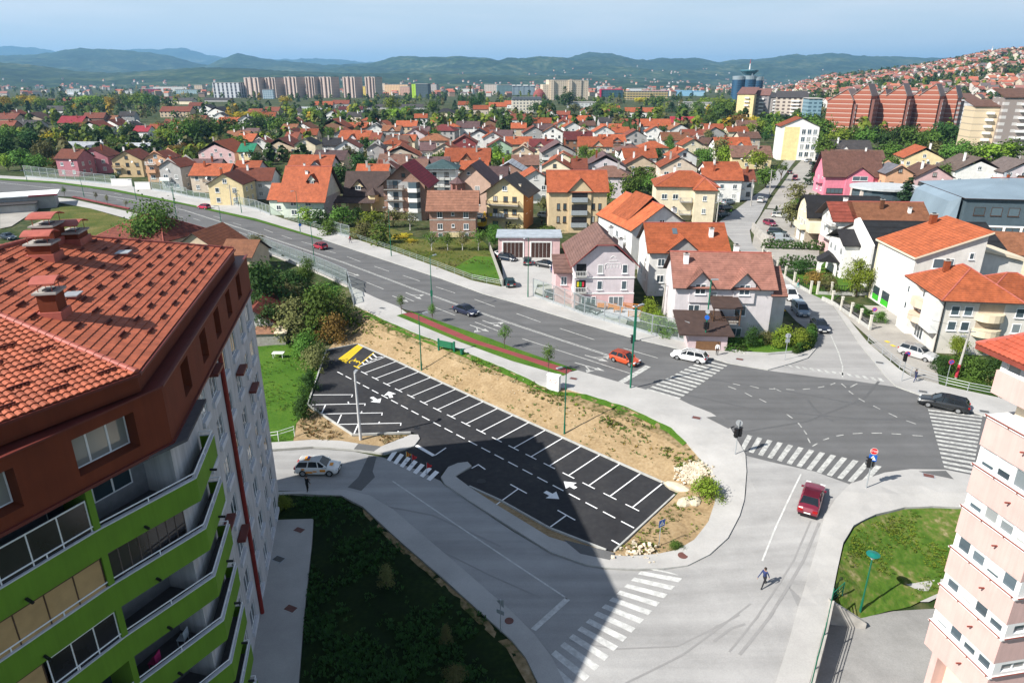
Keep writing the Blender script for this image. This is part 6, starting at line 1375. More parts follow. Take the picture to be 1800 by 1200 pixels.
block('long blue grey building with arched roofline in front of the hills',920,151,167,40,facadem('arched',(0.2,0.26,0.3),(0.12,0.16,0.2),12,30,0.25,0.9),24,R(0),'office building',name='office_building',extra=boxes('parapet',
mat('pale_parapet',(0.6,0.62,0.62)),(-0.5,-0.35,-0.05,1,0.98,1.1),(-0.3,-0.1,-0.05,1,0.98,1.1),(0,0.2,-0.05,1,0.98,1.1),(0.3,0.5,-0.05,1,0.98,1.1)))
CS=facadem('cream_slab',(0.62,0.52,0.40),(0.30,0.24,0.19),4,3,0.4,0.45)
block('big cream apartment slab with stepped ends in the centre distance',993,141,176,58,CS,30,R(8),extra=boxes('end_wing',CS,(-0.68,-0.502,0.02,0.9,-1,0.78),(0.502,0.72,0.05,0.95,-1,0.97),(-0.45,-0.35,-0.1,-0.001,-1,1.0),
(0.1,0.2,-0.1,-0.001,-1,1.0)))
block('cream building with grey mansard roof and dormers',926,176,199,52,facadem('cream_dormer',(0.66,0.60,0.50),(0.1,0.12,0.14),3.6,3.1,0.45,0.5),16,R(2),roofc=roofm((0.20,0.24,0.28)),extra=boxes('mansard',roofm((0.20,0.24,
0.28)),(-0.48,0.48,0.05,0.95,1.0,1.22)))
block('glass shopping centre with red frame',1075,158,171,38,facadem('mall',(0.03,0.08,0.10),(0.015,0.05,0.07),6,5,0.7,0.7),40,R(-4),'shopping centre',name='shopping_centre',roofc=mat('crimson_fascia',(0.42,0.015,0.06)),
extra=boxes('red_frame',mat('crimson_fascia',(0.42,0.015,0.06)),(-0.53,-0.48,-0.05,1,-1,1.05)))
block('yellow and black open parking building',1137,161,176,72,facadem('parking',(0.4,0.3,0.12),(0.03,0.03,0.03),5,4,0.8,0.6,(0.5,0.45,0.3)),40,R(-2),'parking garage',name='parking_garage')
block('crimson topped dark hall behind the parking building',1162,160,170,26,mat('dark_hall',(0.05,0.05,0.06)),30,0,'hall',name='hall',roofc=mat('crimson_fascia',(0.42,0.015,0.06)))
block('light blue industrial hall with curved roof',1186,160,169,58,mat('light_blue_sheet',(0.22,0.42,0.58)),40,R(-4),'hall',name='hall',roofc=mat('light_blue_sheet',(0.22,0.42,0.58)))
block('pale blue industrial hall left of the glass towers',1218,161,169,40,mat('pale_blue_sheet',(0.3,0.48,0.6)),40,R(-4),'hall',name='hall',roofc=mat('pale_blue_sheet2',(0.12,0.34,0.55)))
block('white hall with pale roof in front of the blue halls',1120,156,164,30,mat('pale_sheet',(0.6,0.62,0.62)),40,0,'hall',name='hall')
for px,y0,yb,wpx,c,nm in((262,157,164,30,(0.35,0.02,0.08),'crimson and white store at the left in the distance'),(227,160,168,12,(0.6,0.6,0.6),'white domed hall left of the crimson store'),(300,153,163,60,(0.55,0.55,0.53),
'long pale industrial hall in the left distance'),(330,158,165,40,(0.42,0.55,0.58),'pale turquoise hall in the left distance'),(350,150,164,14,(0.6,0.48,0.36),'small tan tower block in the left distance'),(228,145,152,60,
(0.62,0.6,0.55),'row of white apartment blocks at the foot of the wooded ridge'),(60,143,152,50,(0.35,0.12,0.14),'long dark red factory at far left'),(130,157,166,22,(0.65,0.68,0.68),'white blue store at the left'),(820,
157,165,22,(0.65,0.65,0.62),'white hall beside the poplar'),(1060,152,160,20,(0.6,0.6,0.6),'white round office left of the red framed centre'),(960,168,176,28,(0.55,0.5,0.45),'grey flat building under the cream slab'),(1022,
181,190,52,(0.5,0.52,0.52),'long grey school roof before the cream slab'),(1220,181,189,36,(0.5,0.5,0.46),'low concrete building among trees'),(1240,182,192,34,(0.62,0.6,0.52),'cream low building right of the parking garage')):
 block(nm,px,y0,yb,wpx,facadem('lowfac_%d'%px,c,tuple(x*0.55 for x in c),5,3.4,0.5,0.45),26,R(random.uniform(-6,10)),'hall' if 'hall' in nm else 'building',name='distant_building')
dm=thing('domed_hall','brown domed roof building in front of the cream slab','hall',P(948,176,0));mb=MB();k_=depth(P(948,176,0))/1200
mb.lathe([(11*k_,0),(11*k_,8),(10*k_,12),(6*k_,17),(0.1,19)],16);mb.build('dome',mat('dome_brown',(0.22,0.06,0.05)),dm)
gp=P(1311,180,0);k_=depth(gp)/1200;gt_=thing('glass_towers','blue glass cylinder towers with round sky deck and mast','office tower',gp)
BG=facadem('blue_glass',(0.012,0.065,0.13),(0.006,0.03,0.07),4,3.4,0.75,0.6)
H_=PY(1311,133,gp.y).z
for x,r_,t_ in((-17,10.5,0.98),(2,11.5,0.99),(16,10,0.95)):
 mb=MB();mb.lathe([(r_*k_,-1),(r_*k_,H_*t_*0.86),(0.01,H_*t_*0.861)],20,0,(x*k_,0));mb.build('tower',BG,gt_)
 mb=MB();mb.lathe([(r_*k_*0.98,H_*t_*0.862),(r_*k_*1.02,H_*t_),(0.01,H_*t_*1.01)],20,0,(x*k_,0));mb.build('tower_crown',mat('silver_crown',(0.42,0.5,0.55),0.3,metal=0.5),gt_)
mb=MB();mb.lathe([(7*k_,H_),(15*k_,H_+7*k_),(15*k_,H_+9*k_),(0.01,H_+10*k_)],20);mb.build('sky_deck',mat('deck_glass',(0.05,0.14,0.17),0.2),gt_)
mb=MB();mb.tube((1*k_,-9*k_,0),(3*k_,-9*k_,H_+8*k_),1.6*k_,1.2*k_,8);mb.build('column',mat('white_column',(0.65,0.7,0.72)),gt_)
mb=MB();mb.tube((0,0,H_+10*k_),(0,0,H_+19*k_),1.2*k_,0.5*k_,6);mb.build('mast',WHITE,gt_);mb=MB();mb.tube((0,0,H_+19*k_),(0,0,H_+26*k_),0.5*k_,0.3*k_,6);mb.build('mast_tip',mat('red_mast',(0.4,0.03,0.03)),gt_)
FB=facadem('terracotta_flats',(0.30,0.088,0.048),(0.27,0.075,0.042),30,3.0,0.5,0.5,(0.46,0.36,0.31));FBs=facadem('terracotta_shade_side',(0.16,0.06,0.045),(0.25,0.24,0.24),4,3.0,0.5,0.5)  # second facade is a darkened copy, shade of the side put into the colour
bx=[(1474,1499,165,170,'leftmost'),(1508,1535,157,163,'second from left'),(1547,1566,166,172,'third from left'),(1568,1600,157,163,'fourth from left'),(1606,1624,166,172,'fifth from left'),(1631,1660,157,164,'sixth from left'),
(1668,1686,160,166,'rightmost')]
for i,(xa,xb,ya,yb_,nm)in enumerate(bx):
 y_=(506,498,504,496,502,494,500)[i];xm=(1455,1497,1533,1556,1594,1613,1652)[i];xe=(1500,1530,1560,1591,1622,1648,1680)[i]
 a=PY(xm,180,y_);b=PY(xe,178,y_);w=(b.x-a.x)*0.94;top=PY(xm,ya+12,y_).z;rise=7.5
 r=thing('terracotta_flats',f'red brown brick flats with cream bands and gabled top, {nm} of seven','apartment block',(a.x,y_,0),R(-42),'stepped red brown flats')
 mb=MB();mb.box(0,w,0,14,-2,top);mb.face([(0,0,top),(w,0,top),(w*0.72,0,top+rise)]);mb.face([(0,14,top),(w,14,top),(w*0.72,14,top+rise)]);mb.build('wall',FB,r)
 mb=MB()
 for(p,q)in(((-0.4,top-0.1),(w*0.72,top+rise+0.1)),((w*0.72,top+rise+0.1),(w+0.4,top-0.1))):
  mb.hexa([(p[0],-0.5,p[1]),(q[0],-0.5,q[1]),(q[0],14.5,q[1]),(p[0],14.5,p[1]),(p[0],-0.5,p[1]+0.4),(q[0],-0.5,q[1]+0.4),(q[0],14.5,q[1]+0.4),(p[0],14.5,p[1]+0.4)])
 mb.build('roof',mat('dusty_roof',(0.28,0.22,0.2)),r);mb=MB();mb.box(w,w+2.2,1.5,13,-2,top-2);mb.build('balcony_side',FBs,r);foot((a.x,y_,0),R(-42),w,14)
def tower2(label,px0,px1,pyt,pyb,dist,wall,d=20,rz=0.0,roofz=4,roofmat=None,bal=0):
 a,b=PY(px0,pyb,dist),PY(px1,pyb,dist);w=b.x-a.x;top=PY(px0,pyt,dist).z
 r=thing('apartment_tower',label,'apartment block',(a.x,dist,0),rz);mb=MB();mb.box(0,w,0,d,-2,top);mb.build('wall',wall,r)
 mb=MB();mb.hexa([(-0.6,-0.6,top),(w+0.6,-0.6,top),(w+0.6,d,top+roofz),(-0.6,d,top+roofz),(-0.6,-0.6,top+0.4),(w+0.6,-0.6,top+0.4),(w+0.6,d,top+roofz+0.4),(-0.6,d,top+roofz+0.4)]);mb.build('roof',roofmat or BRN,r)
 for k in range(bal):
  z=top-3.2-k*2.9
  if z<3:break
  mb=MB();mb.box(w*0.45,w*0.72,-1.3,-0.01,z,z+1.0);mb.build('balcony',WHITE,r)
 foot((a.x,dist,0),rz,w,d);return r
tower2('pale yellow apartment tower with white balconies near the right edge',1700,1742,188,255,330,facadem('yellow_tower',(0.62,0.50,0.34),(0.57,0.46,0.32),40,2.9,0.5,0.12,(0.4,0.33,0.24)),13,R(-12),2.5,BRN,9)
tower2('dark grey balcony tower at the right edge',1746,1806,172,262,325,facadem('grey_tower',(0.26,0.22,0.20),(0.50,0.48,0.46),5,2.9,0.4,0.45),13,R(-12),3.5,BRN,9)
tower2('grey and white block between the red brown flats and yellow tower',1687,1706,176,240,520,facadem('white_strip',(0.55,0.55,0.55),(0.2,0.2,0.22),40,3,0.9,0.4),20,R(-10))
tower2('beige apartment tower with brown balconies left of the red brown flats',1362,1412,172,212,640,facadem('beige_tower',(0.58,0.50,0.42),(0.13,0.10,0.09),4.5,2.9,0.5,0.55),22,R(-16),5,GRY,8)
tower2('dim apartment tower behind the beige one',1345,1366,172,208,700,facadem('dim_tower',(0.3,0.27,0.25),(0.12,0.1,0.1),4.5,2.9,0.5,0.5),22,R(-16),4,GRY,6)
tower2('tall building with yellow end wall and dark side below the glass towers',1292,1320,166,208,600,wallm((0.72,0.56,0.30)),30,R(-24),5,PNK,6)
tower2('long grey slab behind the yellow end wall',1318,1346,168,206,612,facadem('long_slab',(0.24,0.22,0.22),(0.10,0.10,0.12),3.4,2.9,0.5,0.5),20,R(-24),5,PNK,6)
tower2('small blue glass office right of the beige tower',1420,1442,174,196,600,facadem('blue_off',(0.2,0.32,0.38),(0.06,0.12,0.16),4,3,0.6,0.5),20,R(-8),0.3,CONC)
h=House('narrow yellow and white hotel with orange crossed gable roof and tall glazed front','hotel',P(1366,281,0),R(-10),16,13,14.5,W['white'],detail=False,name='hotel')
h.body('g',3.6);h.roof('g',3.6,OR,o=0.6);h.box('yellow_front',1.5,8.0,-0.3,-0.0,0,14.3,wallm((0.72,0.60,0.30)));h.box('glazed_front',8.0,16.05,-0.5,-0.0,0,14.2,W['white'])
for z in(1.5,4.8,8.0,11.2):
 for u in(9.6,12.0,14.4):h.win('F',0,0,loc=((u,-0.52,z),0),w=1.7,h=2.2,n=2)
 h.win('F',4,z,1.2,1.4)
h.done()
# hills, hillside town
HILL=groundm('wooded_hill',[(0.3,(0.004,0.012,0.007)),(0.46,(0.014,0.034,0.014)),(0.55,(0.04,0.066,0.026)),(0.64,(0.11,0.12,0.06))],0.0022,0.02,bump=0.9,bscale=0.02)
def hnoise(x,y,s):return math.sin(x*s*1.0+1.3)*math.cos(y*s*1.27+0.4)+0.5*math.sin(x*s*2.3+y*s*1.9)+0.25*math.cos(x*s*5.1-y*s*4.3)
def range_of_hills(name,prof,dist,foot_d,back,amp,material=None,nu=160,nv=26):
 """prof: (px, py) skyline as traced; the ridge stands `dist` metres away and falls to the plain in front"""
 mb=MB();xs=[p[0]for p in prof]
 for j in range(nv):
  t=j/(nv-1)
  for i in range(nu):
   px=xs[0]+(xs[-1]-xs[0])*i/(nu-1);py=np.interp(px,xs,[p[1]for p in prof])
   rp=PY(px,py+0.5*math.sin(px*0.21)+0.4*math.sin(px*0.47+1)+0.3*math.sin(px*0.93),dist);H_=max(rp.z,1)
   if t<0.72:s_=t/0.72;y=dist-foot_d*(1-s_);z=H_*(s_**1.25)
   else:s_=(t-0.72)/0.28;y=dist+back*s_;z=H_*(1-s_**1.6)
   x=rp.x*(1+(y-dist)/dist*0.6)
   env=math.sin(min(1,t/0.72)*math.pi)if t<0.72 else 0
   z+=amp*env*hnoise(x,y,2.6/foot_d)+amp*0.34*env*hnoise(x,y,11/foot_d)+amp*0.16*env*hnoise(y,x,24/foot_d)+amp*0.10*(1 if t>0.1 else 0)*hnoise(x,y,40/foot_d)
   mb.v.append((x,y,z-3))
 for j in range(nv-1):
  for i in range(nu-1):mb.f.append((j*nu+i,j*nu+i+1,(j+1)*nu+i+1,(j+1)*nu+i));mb.m.append(0)
 return struct(mb.build(name,material or HILL,smooth=True,fix=False))
range_of_hills('far_hills',[(-200,95),(-60,84),(20,81),(60,84),(100,90),(180,88),(270,86),(330,85),(365,97),(400,101),(450,106),(490,105),(530,103),(575,103),(620,107),(700,112),(800,115)],15500,4500,3000,90)
range_of_hills('hills',[(-200,108),(-60,98),(0,97),(60,96),(95,90),(130,85),(170,85),(200,86),(230,90),(265,92),(300,98),(340,110),(365,114),(390,103),(420,93),(450,100),(490,107),(540,110),(580,116),(640,112),(720,104),
(770,101),(812,98),(850,101),(880,106),(930,107),(970,100),(1000,101),(1030,92),(1080,93),(1110,103),(1135,106),(1160,101),(1185,104),(1225,102),(1258,110),(1290,105),(1330,104),(1365,99),(1395,95),(1420,97),(1445,93),(1470,
93),(1500,97),(1560,99),(1620,100),(1700,103),(1900,108)],8200,3600,2600,62,nu=320,nv=60)
range_of_hills('low_ridge',[(-200,112),(-60,110),(0,109),(70,115),(130,124),(200,128),(280,122),(350,118),(430,119),(500,124),(560,126),(620,128),(700,128),(800,129),(900,132),(1000,132),(1100,136),(1200,140)],4300,1500,
1200,14,nu=200)
SKY_R=([1250,1340,1420,1500,1560,1600,1650,1700,1750,1800,1900],[146,143,137,128,119,111,103,99,95,92,86])
def slope_h(x,y):
 if y<640:return 0.0
 px=900+1200*x/(y*1.06);e=34+(141-np.interp(px,*SKY_R))/1200*1950*1.06;e=max(0.0,e)*min(1,max(0,(px-1300)/90))
 f=min(1,max(0,(y-640)/1250));b=max(0.0,min(1,(2450-y)/500))if y>1950 else 1
 return e*f**0.85*b+(4*f*hnoise(x,y,0.006)if px>1340 else 0)
mb=MB();xs_=np.linspace(250,1900,90);ys_=np.linspace(640,2450,80)
for y in ys_:
 for x in xs_:mb.v.append((x,y,slope_h(x,y)-1.5))
for j in range(79):
 for i in range(89):mb.f.append((j*90+i,j*90+i+1,(j+1)*90+i+1,(j+1)*90+i));mb.m.append(0)
struct(mb.build('hillside',groundm('hillside_green',[(0.3,(0.014,0.03,0.008)),(0.5,(0.03,0.055,0.016)),(0.65,(0.06,0.075,0.03)),(0.78,(0.16,0.14,0.10))],0.012,0.2),smooth=True,fix=False))
RED_S=[mat('far_roof',c,0.8,0.15,1)for c in((0.36,0.11,0.07),(0.30,0.10,0.07),(0.40,0.15,0.09),(0.22,0.09,0.07),(0.26,0.12,0.1),(0.12,0.1,0.1))]
WH_S=[mat('far_wall',c,0.9,0.1,1)for c in((0.55,0.53,0.50),(0.50,0.43,0.34),(0.36,0.25,0.19),(0.48,0.45,0.42))]
def hh(mb,x,y,z,w,d,h,r,rz,mw,mr):
 c,s_=math.cos(rz),math.sin(rz);q=lambda a,b,k:(x+a*c-b*s_,y+a*s_+b*c,z+k)
 w/=2;d/=2
 for a,b in(((-w,-d),(w,-d)),((w,-d),(w,d)),((w,d),(-w,d)),((-w,d),(-w,-d))):mb.face([q(*a,-3),q(*b,-3),q(*b,h),q(*a,h)],mw)
 mb.face([q(-w,-d,h),q(-w,d,h),q(-w,0,h+r)],mw);mb.face([q(w,-d,h),q(w,d,h),q(w,0,h+r)],mw)
 o=0.5;k=r/d
 mb.face([q(-w-o,-d-o,h-k*o),q(w+o,-d-o,h-k*o),q(w+o,0,h+r),q(-w-o,0,h+r)],mr);mb.face([q(-w-o,0,h+r),q(w+o,0,h+r),q(w+o,d+o,h-k*o),q(-w-o,d+o,h-k*o)],mr)
proto=[]
for k in range(8):
 m_=MB();rr_=random.Random(k);hh(m_,0,0,0,rr_.uniform(8,11),rr_.uniform(8,10),rr_.uniform(5,8),rr_.uniform(2.4,3.6),0,0,1)
 proto.append(m_.mesh('hillside_house',[WH_S[k%4],RED_S[k%6]]))
rr_=random.Random(5);stuffh=MB();ni=0;cand=[]
while len(cand)<1700:
 x,y=rr_.uniform(330,1750),rr_.uniform(720,2150);z=slope_h(x,y)
 if z<4 or hnoise(x,y,0.011)+0.6*hnoise(x+90,y,0.026)<-0.12:continue
 u_=x/y
 if not 0.36<u_<0.86:continue
 cand.append((y,x,z))
cand.sort()
for k,(y,x,z)in enumerate(cand):
 if k<90:
  o=link('hillside_house',proto[k%8],None,(x,y,z),R(rr_.uniform(-30,40)))
  nm=('white walled','cream walled','brick walled','pale walled')[k%8%4];rn=('red','rust','orange','brown','dusty','grey')[k%8%6]
  tag(o,f'small {nm} house with {rn} roof on the distant hillside','house',f'hillside houses, {nm} with {rn} roofs')
 else:
  hh(stuffh,x,y,z,rr_.uniform(8,12),rr_.uniform(8,11),rr_.uniform(5,8.5),rr_.uniform(2,3.6),R(rr_.uniform(-30,40)),rr_.randrange(4),4+rr_.randrange(6))
struct(stuffh.build('hillside_houses',WH_S+RED_S,fix=False),'stuff')
far=MB();rr_=random.Random(9)
for k in range(900):
 px=rr_.uniform(-50,1500);y=rr_.uniform(1500,4200);x=(px-900)/1200*y*1.07
 if rr_.random()<0.5 and px<500:continue
 hh(far,x,y,0,rr_.uniform(8,16),rr_.uniform(8,14),rr_.uniform(5,10),rr_.uniform(1,4),R(rr_.uniform(-40,40)),rr_.randrange(4),4+rr_.randrange(6))
hl=bpy.data.objects['hills'].data.vertices;lr=bpy.data.objects['low_ridge'].data.vertices
for vs,n_,zmax in((hl,330,150),(lr,160,45)):
 got=0
 while got<n_:
  v=vs[rr_.randrange(len(vs))].co
  if 4<v.z<zmax*rr_.random()and(v.x/v.y>-0.08 or vs is lr):
   hh(far,v.x+rr_.uniform(-60,60),v.y-30+rr_.uniform(-60,60),v.z+0.5,8,8,4.5,3,R(rr_.uniform(-40,40)),rr_.randrange(4),4+rr_.randrange(6));got+=1
struct(far.build('distant_suburb',WH_S+RED_S,fix=False),'stuff')
ms=thing('minaret','slim white mast tower on the crest of the settled hillside','tower',PY(1742,97,1700));mb=MB();mb.tube((0,0,-30),(0,0,14),2.2,1.2,8);mb.build('shaft',WHITE,ms);mb=MB();mb.tube((0,0,14),(0,0,20),1.4,0.1,
8);mb.build('tip',GREYM,ms)
# trees and plants
LEAF={'green':leafm('leaf_green',(0.088,0.166,0.029)),'dark':leafm('leaf_dark',(0.039,0.088,0.021)),'lime':leafm('leaf_lime',(0.185,0.272,0.031)),'gold':leafm('leaf_gold',(0.439,0.351,0.031)),'olive':leafm('leaf_olive',(0.150,
0.155,0.056)),'rust':leafm('leaf_rust',(0.229,0.150,0.039)),'fir':leafm('leaf_fir',(0.031,0.070,0.029)),'thuja':leafm('leaf_thuja',(0.061,0.131,0.025))}
BARK=mat('bark',(0.11,0.08,0.055),0.95,0.3,3);LIMEBARK=mat('limewashed_bark',(0.6,0.58,0.54),0.9,0.2,3)
def crown(seed,kind,nclump,nleaf,leaf):
 """unit crown (height 1, radius about 0.5 or less) of many leaf-sized faces in clumps"""
 rr=random.Random(seed);mb=MB();cl=[]
 for k in range(nclump):
  if kind=='round':
   t,z=rr.uniform(0,2*math.pi),rr.uniform(-1,1);r=rr.uniform(0.45,1.0);q=math.sqrt(1-z*z)
   lob=1+0.22*math.sin(t*2+seed)+0.15*math.sin(t*3+seed*2+z*3)
   cl.append((q*math.cos(t)*r*0.46*lob,q*math.sin(t)*r*0.46*lob,0.56+z*r*0.40,0.17*rr.uniform(0.6,1.25)))
  elif kind=='poplar':
   z=rr.uniform(0.05,0.97);r=0.15*math.sin(math.pi*min(1,z*0.8+0.2))**0.7;t=rr.uniform(0,6.28);cl.append((math.cos(t)*r*rr.random(),math.sin(t)*r*rr.random(),z,0.07*rr.uniform(0.7,1.2)))
  elif kind=='fir':
   z=rr.uniform(0.04,0.98)**1.15;r=0.26*(1-z)*rr.uniform(0.55,1.1);t=rr.uniform(0,6.28);cl.append((math.cos(t)*r,math.sin(t)*r,z,0.035+0.05*(1-z)))
  elif kind=='bush':
   t=rr.uniform(0,6.28);z=rr.random();r=math.sqrt(max(0,1-z*z))*rr.uniform(0.4,1.0);lob=1+0.3*math.sin(t*3+seed);cl.append((math.cos(t)*r*0.55*lob,math.sin(t)*r*0.55*lob,0.12+z*0.72,0.2*rr.uniform(0.6,1.2)))
  elif kind=='column':
   z=rr.uniform(0.0,0.95);r=0.17*(1-z**3);t=rr.uniform(0,6.28);cl.append((math.cos(t)*r,math.sin(t)*r,z,0.08))
 for(x,y,z,s_)in cl:
  for k in range(nleaf):
   p=Vector((rr.gauss(0,1),rr.gauss(0,1),rr.gauss(0,0.8)))*s_*0.55+Vector((x,y,z))
   if p.z<0.02:continue
   nrm=(Vector((p.x,p.y,(p.z-0.5)*0.8+0.25)).normalized()+Vector((rr.gauss(0,.5),rr.gauss(0,.5),rr.gauss(0,.5)))).normalized()
   a=nrm.orthogonal().normalized();a.rotate(Matrix.Rotation(rr.uniform(0,6.28),3,nrm));b=nrm.cross(a);l=leaf*rr.uniform(0.6,1.3)
   mb.face([p-a*l*0.5,p+b*l*0.32+nrm*l*0.08,p+a*l*0.5,p-b*l*0.32+nrm*l*0.08])
 return mb.mesh('crown',LEAF['green'])
def trunk(kind,seed):
 rr=random.Random(seed);mb=MB()
 if kind in('round',):
  mb.tube((0,0,-0.03),(0.01,0,0.32),0.028,0.02,7)
  for k in range(6):
   t=k*1.05+rr.random();z=0.2+0.05*k;mb.tube((0.005,0,z),(math.cos(t)*0.25,math.sin(t)*0.25,z+0.28),0.014,0.004,5)
  mb.tube((0.01,0,0.32),(0,0.01,0.85),0.02,0.003,6)
 elif kind=='bush':
  for k in range(5):t=k*1.3;mb.tube((0,0,-0.05),(math.cos(t)*0.25,math.sin(t)*0.25,0.55),0.02,0.006,5)
 else:mb.tube((0,0,-0.03),(0,0,0.92),0.022,0.003,6)
 return mb.mesh('trunk',BARK)
PRO={}
for q,(ncm,nl)in{'n':(1.0,1.0),'f':(0.45,0.62)}.items():
 for v in range(4):
  PRO['round',q,v]=(crown(11+v,'round',int(120*ncm),int(30*nl),0.055 if q=='n' else 0.10),trunk('round',v))
 for v in range(2):
  PRO['poplar',q,v]=(crown(31+v,'poplar',int(110*ncm),int(22*nl),0.035 if q=='n' else 0.055),trunk('poplar',v))
  PRO['fir',q,v]=(crown(41+v,'fir',int(190*ncm),int(16*nl),0.045 if q=='n' else 0.07),trunk('fir',v))
  PRO['bush',q,v]=(crown(51+v,'bush',int(70*ncm),int(30*nl),0.075 if q=='n' else 0.12),trunk('bush',v))
  PRO['column',q,v]=(crown(61+v,'column',int(60*ncm),int(24*nl),0.06 if q=='n' else 0.1),trunk('column',v))
SPARSE=[crown(71+v,'round',44,15,0.085)for v in range(4)]
n_t=[0]
def plant(kind,loc,h,wid,leaf,label,cat='tree',group=None,bark=None,name=None,q=None,lift=0.0):
 rr=random.Random(n_t[0]*31+5);n_t[0]+=1
 q=q or('n' if depth(loc)<150 else 'f')
 v=rr.randrange(4 if kind=='round' else 2);cm,tm=PRO[kind,q,v]if not(lift and kind=='round')else(SPARSE[v],PRO['round','n',v][1])
 nm=name or{'round':'tree','poplar':'poplar_tree','fir':'fir_tree','bush':'bush','column':'thuja'}[kind]
 t=thing(nm,label,cat,loc,rr.uniform(0,6.28),group)
 c=link('crown',cm,t);k=link('trunk',tm,t);c.scale=k.scale=(wid,wid,h);
 if lift:c.location.z=lift*h;c.scale.z=h*(1-lift)*1.05
 if kind in('round','bush'):k.scale=(min(wid,h),min(wid,h),h)
 c.material_slots[0].link='OBJECT';c.material_slots[0].material=LEAF[leaf]
 if bark:k.material_slots[0].link='OBJECT';k.material_slots[0].material=bark
 return t
def at(kind,px,py,pyt,wpx,leaf,label,cat='tree',z=None,**k):
 """plant standing at pixel (px, py) whose top is seen at row pyt and whose crown is wpx wide"""
 b=T(px,py)if z is None else P(px,py,z);h=max(0.6,PY(px,pyt,b.y).z-b.z);w=wpx*depth(b)/1200
 base={'round':1.05,'poplar':0.36,'fir':0.55,'bush':1.15,'column':0.42}[kind]
 return plant(kind,b,h,w/base,leaf,label,cat,**k)
